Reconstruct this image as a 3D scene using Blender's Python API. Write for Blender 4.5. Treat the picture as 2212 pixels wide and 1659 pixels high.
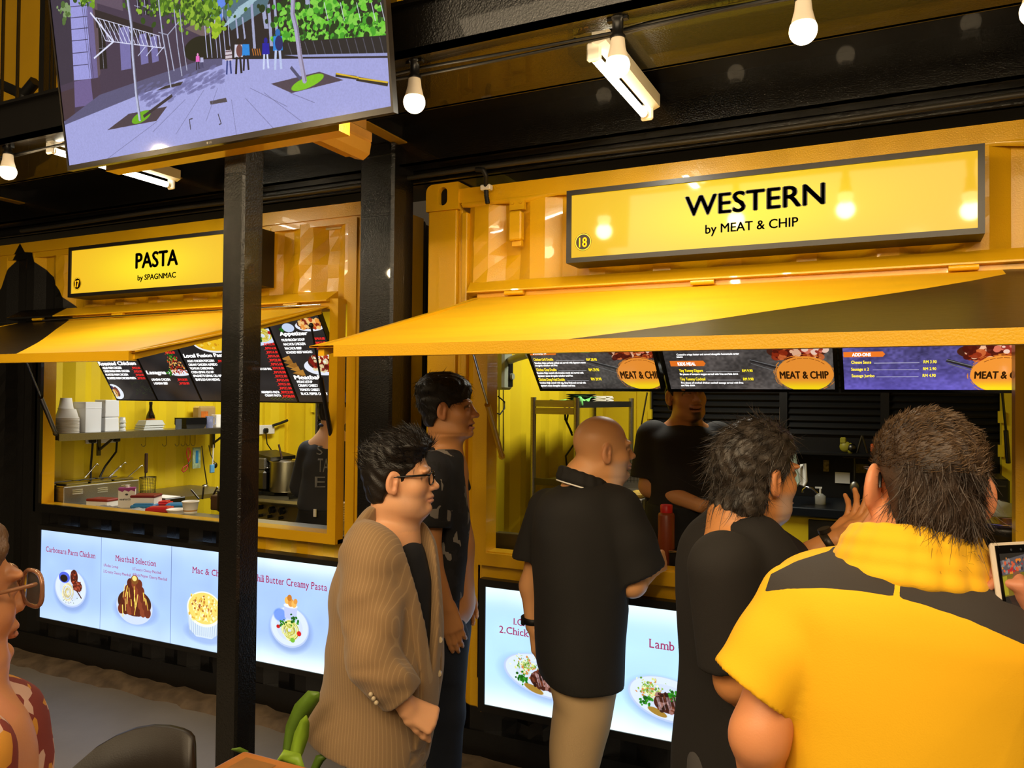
import bpy, math, random, zlib
import numpy as np
from mathutils import Vector, Matrix
for o in list(bpy.data.objects): bpy.data.objects.remove(o)
SC = bpy.context.scene; COL = SC.collection
PI = math.pi
# ---------------------------------------------------------------- camera
FPX = 1710.87; YAW, PITCH, ROLL = 0.453325532, 0.0180266826, 0.00905178
CAM = np.array([0.0, 0.0, 1.64])
def _rot():
    c, s = math.cos(YAW), math.sin(YAW)
    fwd = np.array([-s, c, 0.]); right = np.array([c, s, 0.]); up = np.array([0, 0, 1.])
    f2 = math.cos(PITCH)*fwd + math.sin(PITCH)*up; u2 = math.cos(PITCH)*up - math.sin(PITCH)*fwd
    r3 = math.cos(ROLL)*right + math.sin(ROLL)*u2; u3 = math.cos(ROLL)*u2 - math.sin(ROLL)*right
    return r3, u3, f2
CR, CU, CF = _rot()
cd = bpy.data.cameras.new('camera'); cam = bpy.data.objects.new('camera', cd); COL.objects.link(cam)
cd.sensor_width = 36; cd.lens = FPX/2212*36; cd.clip_start = 0.02
cam.matrix_world = Matrix(((CR[0], CU[0], -CF[0], 0), (CR[1], CU[1], -CF[1], 0), (CR[2], CU[2], -CF[2], CAM[2]), (0, 0, 0, 1)))
SC.camera = cam
def ray(px, py): return CR*((px-1106)/FPX) - CU*((py-829.5)/FPX) + CF
def at(px, py, ax, v):                       # point of the world plane axis ax = v that pixel shows
    d = ray(px, py); t = (v-CAM[ax])/d[ax]; return CAM + t*d
def aty(px, py, Y): return at(px, py, 1, Y)
def atd(px, py, Z): return CAM + ray(px, py)*Z  # at camera depth Z
# ---------------------------------------------------------------- world, lights, exposure
W = bpy.data.worlds.new('hall'); SC.world = W; W.use_nodes = True
W.node_tree.nodes['Background'].inputs[0].default_value = (1.0, 0.72, 0.42, 1); W.node_tree.nodes['Background'].inputs[1].default_value = 0.05
VS = SC.view_settings; VS.view_transform = 'Standard'; VS.look = 'None'; VS.gamma = 1; VS.use_curve_mapping = False; VS.exposure = 0.0
def light(name, kind, loc, energy, color, size=.1, size_y=None, rot=None, spread=None):
    l = bpy.data.lights.new(name, kind); l.energy = energy; l.color = color
    if kind == 'AREA':
        l.size = size
        if size_y: l.shape = 'RECTANGLE'; l.size_y = size_y
        if spread: l.spread = spread
    else: l.shadow_soft_size = size
    o = bpy.data.objects.new(name, l); COL.objects.link(o); o.location = loc
    if rot: o.rotation_euler = rot
    return o
WARM = (1.0, .74, .42); COOL = (.86, .93, 1.0)
# strings of warm bulbs hang over the aisle behind the photographer too
for k, (x, y, z, e) in enumerate([(-3.6, .7, 2.62, 16), (-2.5, .5, 2.6, 18), (-1.6, .35, 2.6, 20), (-.75, -.1, 2.62, 22), (.1, .5, 2.62, 20), (1.0, .2, 2.62, 20), (1.7, 1.1, 2.6, 14), (-1.3, -1.0, 2.7, 26), (.4, -1.2, 2.7, 26), (-3.4, -.9, 2.7, 22)]):
    light('aisle_bulb_light', 'POINT', (x, y, z), e, WARM, .035)
light('added_hall_fill', 'AREA', (-.6, -1.8, 3.6), 190, (1.0, .78, .5), 4.5, 2.5, (math.radians(38), 0, 0))  # added soft fill, unseen, standing in for the many bulbs of the hall
# ceiling lamps inside the two stalls
light('pasta_stall_lamp', 'AREA', (-3.75, 4.45, 2.46), 46, (1.0, .98, .90), .5, 1.6)
light('grill_stall_lamp', 'AREA', (-1.1, 4.2, 2.46), 26, (1.0, .97, .84), .35, .8)
# ---------------------------------------------------------------- object helpers
def lin(c):
    if isinstance(c, str):
        c = c.lstrip('#'); c = [int(c[i:i+2], 16)/255 for i in (0, 2, 4)]
    return tuple(((v/12.92) if v <= .04045 else ((v+.055)/1.055)**2.4) for v in c[:3])
MATS = {}
def mat(name, col='#808080', rough=.5, metal=0., bump=0., bscale=60., btype='noise', spec=.5, emit=0., ecol=None, alpha=1., trans=0., var=0., vscale=6., aniso=None, coat=0., ior=1.45, attr=None, var2=None, sheen=0., stretch=None, subs=0.):
    if name in MATS: return MATS[name]
    m = bpy.data.materials.new(name); m.use_nodes = True; nt = m.node_tree; N = nt.nodes; L = nt.links
    b = N['Principled BSDF']; c = lin(col)
    b.inputs['Base Color'].default_value = (*c, 1); b.inputs['Roughness'].default_value = rough; b.inputs['Metallic'].default_value = metal
    b.inputs['Specular IOR Level'].default_value = spec; b.inputs['IOR'].default_value = ior; b.inputs['Coat Weight'].default_value = coat
    b.inputs['Transmission Weight'].default_value = trans; b.inputs['Alpha'].default_value = alpha
    if sheen: b.inputs['Sheen Weight'].default_value = sheen
    if subs: b.inputs['Subsurface Weight'].default_value = subs; b.inputs['Subsurface Radius'].default_value = (.012, .004, .002); b.inputs['Subsurface Scale'].default_value = .35
    if emit: b.inputs['Emission Color'].default_value = (*lin(ecol or col), 1); b.inputs['Emission Strength'].default_value = emit
    tc = N.new('ShaderNodeTexCoord'); src = tc.outputs['Object']
    if stretch:
        mp = N.new('ShaderNodeMapping'); mp.inputs['Scale'].default_value = stretch; L.new(src, mp.inputs[0]); src = mp.outputs[0]
    base = None
    if attr:
        a = N.new('ShaderNodeAttribute'); a.attribute_name = attr; base = a.outputs['Color']; L.new(base, b.inputs['Base Color'])
    if var:
        nz = N.new('ShaderNodeTexNoise'); nz.inputs['Scale'].default_value = vscale; nz.inputs['Detail'].default_value = 5; L.new(src, nz.inputs['Vector'])
        mx = N.new('ShaderNodeMix'); mx.data_type = 'RGBA'; mr = N.new('ShaderNodeMapRange'); mr.inputs[1].default_value = .35; mr.inputs[2].default_value = .68
        L.new(nz.outputs['Fac'], mr.inputs[0]); L.new(mr.outputs[0], mx.inputs[0])
        if base: L.new(base, mx.inputs[6])
        else: mx.inputs[6].default_value = (*c, 1)
        mx.inputs[7].default_value = (*(lin(var2) if var2 else tuple(v*(1-var) for v in c)), 1); L.new(mx.outputs[2], b.inputs['Base Color'])
    if bump:
        bp = N.new('ShaderNodeBump'); bp.inputs['Strength'].default_value = min(1, bump); bp.inputs['Distance'].default_value = .002*max(1, bump)
        if btype == 'noise': t = N.new('ShaderNodeTexNoise'); t.inputs['Detail'].default_value = 4; ho = t.outputs['Fac']
        elif btype == 'vor': t = N.new('ShaderNodeTexVoronoi'); ho = t.outputs['Distance']
        else: t = N.new('ShaderNodeTexWave'); t.inputs['Distortion'].default_value = 1.0; ho = t.outputs['Fac']
        t.inputs['Scale'].default_value = bscale; L.new(src, t.inputs['Vector']); L.new(ho, bp.inputs['Height']); L.new(bp.outputs[0], b.inputs['Normal'])
    MATS[name] = m; return m
def setp(o, label=None, cat=None, group=None, kind=None):
    if label: o['label'] = label
    if cat: o['category'] = cat
    if group: o['group'] = group
    if kind: o['kind'] = kind
    return o
def thing(name, label, cat, loc=(0, 0, 0), rz=0, group=None):
    o = bpy.data.objects.new(name, None); COL.objects.link(o); o.empty_display_size = .05
    o.location = [float(v) for v in loc]; o.rotation_euler = (0, 0, rz)
    return setp(o, label, cat, group)
class MB:
    def __init__(s): s.v = []; s.f = []; s.sm = []; s.mi = []; s.m = 0
    def add(s, V, F, smooth=False, M=None):
        n = len(s.v)
        for p in V:
            p = Vector([float(q) for q in p]); s.v.append(tuple(M @ p) if M else tuple(p))
        for f in F: s.f.append([i+n for i in f]); s.sm.append(smooth); s.mi.append(s.m)
        return s
    def box(s, a, b, M=None, bev=0.):
        x0, y0, z0 = [min(float(p), float(q)) for p, q in zip(a, b)]; x1, y1, z1 = [max(float(p), float(q)) for p, q in zip(a, b)]
        if not bev:
            V = [(x0, y0, z0), (x1, y0, z0), (x1, y1, z0), (x0, y1, z0), (x0, y0, z1), (x1, y0, z1), (x1, y1, z1), (x0, y1, z1)]
            return s.add(V, [(0, 3, 2, 1), (4, 5, 6, 7), (0, 1, 5, 4), (1, 2, 6, 5), (2, 3, 7, 6), (3, 0, 4, 7)], False, M)
        c = [(x0+x1)/2, (y0+y1)/2, (z0+z1)/2]; h = [(x1-x0)/2, (y1-y0)/2, (z1-z0)/2]; bev = min(bev, *[q*.98 for q in h])
        V = []; idx = {}
        for sx in (-1, 1):
            for sy in (-1, 1):
                for sz in (-1, 1):
                    for ax in range(3):
                        q = [sx*h[0], sy*h[1], sz*h[2]]
                        for k in range(3):
                            if k != ax: q[k] -= (1 if q[k] > 0 else -1)*bev
                        idx[(sx, sy, sz, ax)] = len(V); V.append([c[k]+q[k] for k in range(3)])
        F = []
        for ax in range(3):
            u, w = (ax+1) % 3, (ax+2) % 3
            for sg in (-1, 1):
                f = []
                for su, sw in ((-1, -1), (1, -1), (1, 1), (-1, 1)):
                    k = [0, 0, 0]; k[ax] = sg; k[u] = su; k[w] = sw; f.append(idx[(*k, ax)])
                F.append(f if sg > 0 else f[::-1])
            for su in (-1, 1):
                for sw in (-1, 1):
                    k1 = [0, 0, 0]; k1[u] = su; k1[w] = sw; k1[ax] = -1; k2 = list(k1); k2[ax] = 1
                    f = [idx[(*k1, u)], idx[(*k1, w)], idx[(*k2, w)], idx[(*k2, u)]]
                    F.append(f if su*sw < 0 else f[::-1])
        for sx in (-1, 1):
            for sy in (-1, 1):
                for sz in (-1, 1):
                    f = [idx[(sx, sy, sz, k)] for k in range(3)]; F.append(f if sx*sy*sz > 0 else f[::-1])
        return s.add(V, F, False, M)
    def lathe(s, prof, n=24, M=None, caps=True, smooth=True, a0=0, a1=2*PI):
        full = abs(a1-a0-2*PI) < 1e-6; m = n if full else n+1; V = []; F = []
        for r, z in prof:
            for k in range(m):
                a = a0+(a1-a0)*k/n; V.append((r*math.cos(a), r*math.sin(a), z))
        for i in range(len(prof)-1):
            for k in range(n):
                k2 = (k+1) % m; F.append((i*m+k, i*m+k2, (i+1)*m+k2, (i+1)*m+k))
        s.add(V, F, smooth, M)
        if caps and full:
            if prof[0][0] > 1e-5: s.add([(prof[0][0]*math.cos(2*PI*k/n), prof[0][0]*math.sin(2*PI*k/n), prof[0][1]) for k in range(n)], [list(range(n))[::-1]], False, M)
            if prof[-1][0] > 1e-5: s.add([(prof[-1][0]*math.cos(2*PI*k/n), prof[-1][0]*math.sin(2*PI*k/n), prof[-1][1]) for k in range(n)], [list(range(n))], False, M)
        return s
    def cyl(s, a, b, r, r2=None, n=16, smooth=True):
        a = Vector([float(q) for q in a]); b = Vector([float(q) for q in b]); d = b-a; L = d.length
        M = Matrix.Translation(a) @ d.to_track_quat('Z', 'Y').to_matrix().to_4x4()
        return s.lathe([(r, 0), (r if r2 is None else r2, L)], n, M, True, smooth)
    def tube(s, pts, r, n=8, closed=False):
        P = [Vector([float(q) for q in p]) for p in pts]; m = len(P); rr = r if hasattr(r, '__len__') else [r]*m
        V = []; F = []; up = Vector((.31, .17, .93))
        for i, p in enumerate(P):
            t = (P[(i+1) % m]-P[i-1]) if closed else (P[min(i+1, m-1)]-P[max(i-1, 0)])
            t.normalize(); u = up-t*up.dot(t)
            if u.length < 1e-3: u = Vector((1, 0, 0))-t*t.x
            u.normalize(); up = u; w = t.cross(u)
            for k in range(n):
                a = 2*PI*k/n; V.append(p+(u*math.cos(a)+w*math.sin(a))*rr[i])
        for i in range(m if closed else m-1):
            j = (i+1) % m
            for k in range(n): k2 = (k+1) % n; F.append((i*n+k, i*n+k2, j*n+k2, j*n+k))
        s.add(V, F, True)
        if not closed: s.add(V[:n], [list(range(n))[::-1]], False); s.add(V[-n:], [list(range(n))], False)
        return s
    def prism(s, poly, d, M=None):          # poly: 3-d points (planar), d: extrusion vector
        n = len(poly); P = [Vector([float(q) for q in p]) for p in poly]; d = Vector([float(q) for q in d]); V = P+[p+d for p in P]
        nr = Vector((0, 0, 0))
        for i in range(n): nr += P[i].cross(P[(i+1) % n])
        F = [list(range(n)), list(range(2*n-1, n-1, -1))]+[(i, i+n, (i+1) % n+n, (i+1) % n) for i in range(n)]
        if nr.dot(d) > 0: F = [f[::-1] for f in F]
        return s.add(V, F, False, M)
    def sphere(s, c, r, n=16, sc=(1, 1, 1), m=None, M=None):
        m = m or n//2; V = []; F = []
        for i in range(m+1):
            t = PI*i/m
            for k in range(n): a = 2*PI*k/n; V.append((c[0]+r*sc[0]*math.sin(t)*math.cos(a), c[1]+r*sc[1]*math.sin(t)*math.sin(a), c[2]-r*sc[2]*math.cos(t)))
        for i in range(m):
            for k in range(n): k2 = (k+1) % n; F.append((i*n+k, i*n+k2, (i+1)*n+k2, (i+1)*n+k))
        return s.add(V, F, True, M)
    def quad(s, a, b, c, d): return s.add([a, b, c, d], [(0, 1, 2, 3)])
def obj(name, mb, mats, parent=None, off=None, label=None, bevel=0.):
    me = bpy.data.meshes.new(name)
    V = mb.v
    o = bpy.data.objects.new(name, me)
    if parent is not None:
        p = parent; base = Vector(p.location)
        while p.parent: p = p.parent; base = base+Vector(p.location)
        if off is None: V = [(v[0]-base.x, v[1]-base.y, v[2]-base.z) for v in V]   # vertices were given in world space
    me.from_pydata(V, [], mb.f)
    for m in (mats if isinstance(mats, (list, tuple)) else [mats]): me.materials.append(m)
    me.polygons.foreach_set('use_smooth', mb.sm); me.polygons.foreach_set('material_index', mb.mi)
    me.update(); COL.objects.link(o)
    if parent is not None: o.parent = parent
    if label: o['label'] = label
    if bevel:
        md = o.modifiers.new('edge', 'BEVEL'); md.width = bevel; md.segments = 2; md.limit_method = 'ANGLE'
    return o
def solo(name, mb, mats, label, cat, group=None, origin=None):      # a thing that is one mesh
    if origin is not None:
        mb.v = [(v[0]-origin[0], v[1]-origin[1], v[2]-origin[2]) for v in mb.v]
    o = obj(name, mb, mats)
    if origin is not None: o.location = [float(q) for q in origin]
    return setp(o, label, cat, group)
def copy_tree(o, loc=None, label=None, rz=None, parent=None):
    c = o.copy(); COL.objects.link(c)
    if parent: c.parent = parent
    if loc is not None: c.location = [float(q) for q in loc]
    if rz is not None: c.rotation_euler = (0, 0, rz)
    if label: c['label'] = label
    for ch in list(o.children): copy_tree(ch, parent=c)
    return c
# ---------------------------------------------------------------- lettering: font outlines turned to mesh
def text2d(body, bold=0.):
    cu = bpy.data.curves.new('t', 'FONT'); cu.body = body; cu.size = 1; cu.offset = bold; cu.resolution_u = 3
    o = bpy.data.objects.new('t', cu); me = bpy.data.meshes.new_from_object(o)
    V = np.array([v.co[:2] for v in me.vertices]) if len(me.vertices) else np.zeros((0, 2)); F = [tuple(p.vertices) for p in me.polygons]
    bpy.data.objects.remove(o); bpy.data.curves.remove(cu); bpy.data.meshes.remove(me)
    return V, F
def text2d_serif(body):
    """outlines with slab serifs added to every short horizontal stem end"""
    x = 0; V = []; F = []
    for ch in body:
        if ch == ' ': x += .26; continue
        A, G = text2d(ch)
        if not len(A): continue
        lo, hi = A[:, 0].min(), A[:, 0].max(); n = len(V); A = A-[lo-x-.03, 0]; cnt = {}
        for f in G:
            for i in range(len(f)): e = tuple(sorted((f[i], f[(i+1) % len(f)]))); cnt[e] = cnt.get(e, 0)+1
        V += [tuple(p) for p in A]; F += [tuple(i+n for i in f) for f in G]; top = A[:, 1].max()
        for (i, j), c in cnt.items():
            if c != 1 or abs(A[i, 1]-A[j, 1]) > .008: continue
            xa, xb = sorted((A[i, 0], A[j, 0])); y = A[i, 1]
            if xb-xa > .17 or xb-xa < .03 or ch in '.,&1234567890-': continue
            if abs(y) < .015: r = (xa-.055, xb+.055, 0, .055)
            elif abs(y-top) < .015 and ch.isupper(): r = (xa-.05, xb+.05, top-.05, top)
            elif y > .45: r = (xa-.055, xb, y-.05, y)
            else: continue
            m = len(V); V += [(r[0], r[2]), (r[1], r[2]), (r[1], r[3]), (r[0], r[3])]; F.append((m, m+1, m+2, m+3))
        x += hi-lo+.10
    return np.array(V), F
def letter(mb, body, O, U, Vv, width=None, height=None, bold=.0, align='l', mi=0, serif=False):
    """lay text with its lower left corner at O, along unit U, up unit Vv; width / cap height in metres"""
    V, F = text2d_serif(body) if serif else text2d(body)
    if not len(V): return
    lo = V.min(0); hi = V.max(0); ch = .73
    if height is None: height = width/(hi[0]-lo[0])*ch
    sy = height/ch; sx = width/(hi[0]-lo[0]) if width else sy
    w = (hi[0]-lo[0])*sx; sh = 0 if align == 'l' else (-w/2 if align == 'c' else -w)
    O = np.array(O, float); U = np.array(U, float); Vv = np.array(Vv, float); mb.m = mi
    for dx, dy in (((0, 0),) if not bold else ((-1, 0), (1, 0), (0, -.6), (0, .6))):
        mb.add([O+U*((p[0]-lo[0]+dx*bold)*sx+sh)+Vv*((p[1]+dy*bold)*sy) for p in V], F)
    mb.m = 0
    return w
# ---------------------------------------------------------------- flat prints: pictures painted with numpy
class Canvas:
    def __init__(s, w, h, col=(0, 0, 0)): s.w, s.h = w, h; s.a = np.ones((h, w, 3), np.float32)*np.array(col, np.float32); s.Y, s.X = np.mgrid[0:h, 0:w].astype(np.float32)
    def _paint(s, m, col, y0, y1, x0, x1, al=1.):
        a = s.a[y0:y1, x0:x1]; k = (m*al)[..., None]; a[:] = a*(1-k)+np.array(col, np.float32)*k
    def _win(s, x0, x1, y0, y1): return max(0, int(y0)), min(s.h, int(y1)+2), max(0, int(x0)), min(s.w, int(x1)+2)
    def poly(s, pts, col, al=1.):
        P = np.array(pts, np.float32); y0, y1, x0, x1 = s._win(P[:, 0].min()-1, P[:, 0].max()+1, P[:, 1].min()-1, P[:, 1].max()+1)
        if y1 <= y0 or x1 <= x0: return
        m = np.zeros((y1-y0, x1-x0), np.float32)
        for dx, dy in ((.25, .25), (.75, .25), (.25, .75), (.75, .75)):
            X = s.X[y0:y1, x0:x1]+dx; Y = s.Y[y0:y1, x0:x1]+dy; ins = np.zeros(X.shape, bool); n = len(P)
            for i in range(n):
                xa, ya = P[i]; xb, yb = P[(i+1) % n]
                if ya == yb: continue
                c = ((ya > Y) != (yb > Y)) & (X < (xb-xa)*(Y-ya)/(yb-ya)+xa); ins ^= c
            m += ins*.25
        s._paint(m, col, y0, y1, x0, x1, al)
    def ell(s, cx, cy, rx, ry, col, rot=0, al=1., soft=1.):
        R = max(rx, ry)+2*soft+1; y0, y1, x0, x1 = s._win(cx-R, cx+R, cy-R, cy+R)
        if y1 <= y0 or x1 <= x0: return
        X = s.X[y0:y1, x0:x1]+.5-cx; Y = s.Y[y0:y1, x0:x1]+.5-cy; c, n = math.cos(rot), math.sin(rot)
        q = np.sqrt(((X*c+Y*n)/rx)**2+((-X*n+Y*c)/ry)**2); m = np.clip((1-q)*min(rx, ry)/soft+.5, 0, 1); s._paint(m, col, y0, y1, x0, x1, al)
    def line(s, x0, y0, x1, y1, w, col, al=1.):
        d = math.hypot(x1-x0, y1-y0) or 1; nx, ny = -(y1-y0)/d*w/2, (x1-x0)/d*w/2
        s.poly([(x0+nx, y0+ny), (x1+nx, y1+ny), (x1-nx, y1-ny), (x0-nx, y0-ny)], col, al)
    def blobs(s, n, fx, r0, r1, cols, rnd, al=1., asp=.6):
        for _ in range(n):
            x, y = fx(rnd); r = rnd.uniform(r0, r1); s.ell(x, y, r, r*rnd.uniform(asp, 1), rnd.choice(cols), rnd.uniform(0, 3), al, .8)
    def noise(s, amp, sc, seed=0):
        r = np.random.RandomState(seed); h, w = max(2, int(s.h/sc)+2), max(2, int(s.w/sc)+2); g = r.rand(h, w).astype(np.float32)
        yi = s.Y/sc; xi = s.X/sc; y0 = yi.astype(int); x0 = xi.astype(int); fy = yi-y0; fx = xi-x0
        v = (g[y0, x0]*(1-fx)+g[y0, x0+1]*fx)*(1-fy)+(g[y0+1, x0]*(1-fx)+g[y0+1, x0+1]*fx)*fy
        s.a *= (1+amp*(v-.5)*2)[..., None]
    def image(s, name):
        im = bpy.data.images.new(name, s.w, s.h); px = np.ones((s.h, s.w, 4), np.float32); px[..., :3] = np.clip(s.a[::-1], 0, 1)
        im.pixels.foreach_set(px.ravel()); im.update(); im.pack(); return im
def printmat(name, im, emit=1., gloss=.25, base=.6, spec=.5):        # a lit print or screen: the picture is what it gives off
    m = bpy.data.materials.new(name); m.use_nodes = True; N = m.node_tree.nodes; L = m.node_tree.links; b = N['Principled BSDF']
    t = N.new('ShaderNodeTexImage'); t.image = im; t.extension = 'EXTEND'; u = N.new('ShaderNodeUVMap'); L.new(u.outputs[0], t.inputs[0])
    b.inputs['Base Color'].default_value = (.02, .02, .02, 1)
    if not emit: L.new(t.outputs[0], b.inputs['Base Color'])
    L.new(t.outputs[0], b.inputs['Emission Color']); b.inputs['Emission Strength'].default_value = emit
    b.inputs['Roughness'].default_value = gloss; b.inputs['Specular IOR Level'].default_value = spec
    return m
def picture(name, a, b, c, d, m, parent, th=None):                    # quad a(bottom left) b c d with full uv
    me = bpy.data.meshes.new(name); base = Vector(parent.location)
    me.from_pydata([tuple(Vector([float(q) for q in p])-base) for p in (a, b, c, d)], [], [(0, 1, 2, 3)]); uv = me.uv_layers.new()
    for i, q in enumerate(((0, 0), (1, 0), (1, 1), (0, 1))): uv.data[i].uv = q
    me.materials.append(m); o = bpy.data.objects.new(name, me); COL.objects.link(o); o.parent = parent; return o
rng = random.Random(7)
def lerp(a, b, t): return a+(b-a)*t
# ================================================================ materials of the place
D = 3.15                                   # street face of the two containers
M_YEL = mat('yellow_paint', '#E0AC10', .32, 0, .35, 190, var=.10, vscale=3, coat=.25)
M_YELIN = mat('yellow_paint_cool_lit', '#E8CB22', .38, 0, .2, 120, var=.06, vscale=4)  # same yellow paint, the cooler stall light put into a more lemon colour
M_BLK = mat('black_gloss_paint', '#0b0a09', .22, 0, 1.0, 170, coat=.3, spec=.6)
M_BLKM = mat('black_satin', '#100f0e', .45, 0, .2, 200)
M_DARK = mat('shade_and_seam_black', '#060606', .8)
M_FRAME = mat('sign_frame_black', '#1c1916', .38, 0, .1, 300)
M_STEEL = mat('brushed_steel', '#a9a69e', .34, 1, .15, 40, stretch=(1, 30, 30), var=.2, vscale=8)
M_STEELD = mat('dark_steel', '#5a5750', .38, 1, .2, 60, var=.3)
M_CHROME = mat('chrome', '#c9c9c9', .15, 1)
M_WHITE = mat('white_plastic', '#e4e1d8', .4)
M_BLKP = mat('black_plastic', '#0f0f10', .35)
M_RUB = mat('black_rubber', '#0a0a0a', .55)
# floor
fm = mat('concrete_floor', '#8d8578', .42, 0, .25, 35, var=.28, vscale=1.6)
mb = MB(); mb.quad((-9, -4, 0), (6, -4, 0), (6, 6.5, 0), (-9, 6.5, 0)); setp(obj('floor', mb, fm), kind='structure')
# rough concrete curb the containers sit on
cm = mat('rough_concrete', '#6d5c48', .9, 0, 1.0, 22, var=.5, vscale=12)
mb = MB(); r2 = random.Random(3); V = []; F = []; n = 150
for i in range(n+1):
    x = -8.5+i*11/n; j = r2.uniform(-.012, .012)
    V += [(x, 3.02+j*1.5, .0), (x, 3.05+j, .022+r2.uniform(-.008, .01)), (x, 3.13, .035+r2.uniform(-.01, .012)), (x, 3.4, .05)]
for i in range(n):
    for k in range(3): F.append((i*4+k, i*4+4+k, i*4+5+k, i*4+1+k))
mb.add(V, F, True); setp(obj('trim_1', mb, cm), kind='structure')
# ---- black / yellow colour fields of the two street faces: a paint plan in x, z
cv = Canvas(2400, 880, (1, 1, 1)); X0, X1, Z0, Z1 = -6.6, 1.4, -.1, 2.833
def pm(pts): cv.poly([((x-X0)/(X1-X0)*cv.w, (Z1-z)/(Z1-Z0)*cv.h) for x, z in pts], (0, 0, 0))
pm([(-7, -.2), (-7, 1.7), (-6.2, 1.95), (-5.42, 2.18), (-5.233, 2.325), (-5.17, 2.448), (-5.082, 2.546), (-5.036, 2.60), (-4.985, 2.54), (-4.925, 2.534), (-4.902, 2.474), (-4.80, 2.40), (-4.722, 2.347), (-4.66, 2.28), (-4.63, 2.242), (-4.55, 2.18), (-4.493, 2.142), (-4.42, 2.10), (-4.62, 2.04), (-4.655, 1.9), (-4.655, .985), (-4.5, .98), (-3.06, .98), (-3.0, .5), (-2.9, .27), (-1.7, .255), (-1.679, .232), (-1.74, .19), (-1.775, .15), (-1.825, .101), (-1.9, .05), (-2.0, -.2)])
pm([(-1.825, .101), (-1.775, .15), (-1.74, .19), (-1.679, .235), (-1.55, .262), (1.5, .262), (1.5, -.2), (-1.9, -.2)])
IM_PAINT = cv.image('paint_plan')
def paintmat(name, loc):
    m = mat(name, '#E9B80C', .3, 0, .45, 190, coat=.25); N = m.node_tree.nodes; L = m.node_tree.links; b = N['Principled BSDF']
    t = N.new('ShaderNodeTexImage'); t.image = IM_PAINT; t.extension = 'EXTEND'; tc = N.new('ShaderNodeTexCoord'); sx = N.new('ShaderNodeSeparateXYZ'); L.new(tc.outputs['Object'], sx.inputs[0])
    cb = N.new('ShaderNodeCombineXYZ')
    for i, (out, lo, hi, o) in enumerate((('X', X0, X1, loc[0]), ('Z', Z0, Z1, loc[2]))):
        q = N.new('ShaderNodeMapRange'); q.clamp = False; q.inputs[1].default_value = lo-o; q.inputs[2].default_value = hi-o; L.new(sx.outputs[out], q.inputs[0]); L.new(q.outputs[0], cb.inputs[i])
    L.new(cb.outputs[0], t.inputs[0]); mx = N.new('ShaderNodeMix'); mx.data_type = 'RGBA'; L.new(t.outputs[0], mx.inputs[0])
    mx.inputs[6].default_value = (*lin('#0c0b0a'), 1)
    nz = N.new('ShaderNodeTexNoise'); nz.inputs['Scale'].default_value = 2.5; nz.inputs['Detail'].default_value = 6; L.new(tc.outputs['Object'], nz.inputs['Vector'])
    m2 = N.new('ShaderNodeMix'); m2.data_type = 'RGBA'; m2.inputs[6].default_value = (*lin('#E2AF10'), 1); m2.inputs[7].default_value = (*lin('#CE9A0C'), 1); L.new(nz.outputs['Fac'], m2.inputs[0])
    L.new(m2.outputs[2], mx.inputs[7]); L.new(mx.outputs[2], b.inputs['Base Color']); return m
def corr(mb, x0, x1, yf, z0, z1, ph=0., dents=(), axis='y', sgn=1, dep=.036, dz=.06):
    """trapezoid corrugated sheet; outer crest at yf, depth goes sgn*dep"""
    p = .278; xs = []; k = math.floor((x0-ph)/p)-1
    while k*p+ph < x1+p:
        b = k*p+ph
        for dx, d in ((0, 0), (.072, 0), (.14, 1), (.21, 1)): xs.append((b+dx, d))
        k += 1
    xs = [(x, d) for x, d in xs]; out = []
    def dval(x):
        for (xa, da), (xb, db) in zip(xs, xs[1:]):
            if xa <= x <= xb: return da+(db-da)*(x-xa)/(xb-xa)
        return 0
    pts = sorted(set([round(x0, 5), round(x1, 5)]+[round(x, 5) for x, d in xs if x0 < x < x1]))
    nz = max(1, int((z1-z0)/dz)) if dents else 1
    V = []; F = []
    for x in pts:
        for j in range(nz+1):
            z = z0+(z1-z0)*j/nz; y = yf+sgn*dep*dval(x)
            for cx, cz, rr, am in dents:
                q = ((x-cx)/rr)**2+((z-cz)/(rr*1.8))**2
                if q < 1: y += sgn*am*(1-q)**2*(1+.6*math.sin(40*z+17*x))
            V.append((x, y, z) if axis == 'y' else (y, x, z))
    m = nz+1
    for i in range(len(pts)-1):
        for j in range(nz):
            f = (i*m+j, i*m+m+j, i*m+m+j+1, i*m+j+1)
            F.append(f if (axis == 'y') == (sgn > 0) else f[::-1])
    mb.add(V, F, False)
def slot_block(mb, x0, x1, z0, z1, y0, y1, sx, sz, sw, sh, rc=.035):
    """corner casting: block with an oval hole through the front and a rounded top left corner"""
    n = 32; O = []; I = []
    for k in range(n):
        a = 2*PI*k/n+PI/4; c, s_ = math.cos(a), math.sin(a); t = 1/max(abs(c), abs(s_)); hx, hz = (x1-x0)/2, (z1-z0)/2
        ox, oz = (x0+x1)/2+hx*c*t, (z0+z1)/2+hz*s_*t
        if ox < x0+rc and oz > z1-rc:
            vx, vz = ox-(x0+rc), oz-(z1-rc); l = math.hypot(vx, vz) or 1; ox, oz = x0+rc+vx/l*rc, z1-rc+vz/l*rc
        O.append((ox, oz)); hh = (sh-sw)/2
        I.append((sx+sw/2*c, sz+sw/2*s_+(hh if s_ > 0 else -hh)))
    V = [(x, y0, z) for x, z in O]+[(x, y0, z) for x, z in I]+[(x, y1, z) for x, z in O]+[(x, y0+.03, z) for x, z in I]
    F = []
    for k in range(n):
        j = (k+1) % n; F += [(k, n+k, n+j, j), (k, j, 2*n+j, 2*n+k), (n+k, 3*n+k, 3*n+j, n+j)]
    F.append([2*n+k for k in range(n)]); mb.add(V, [f[::-1] for f in F], False)
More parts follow.
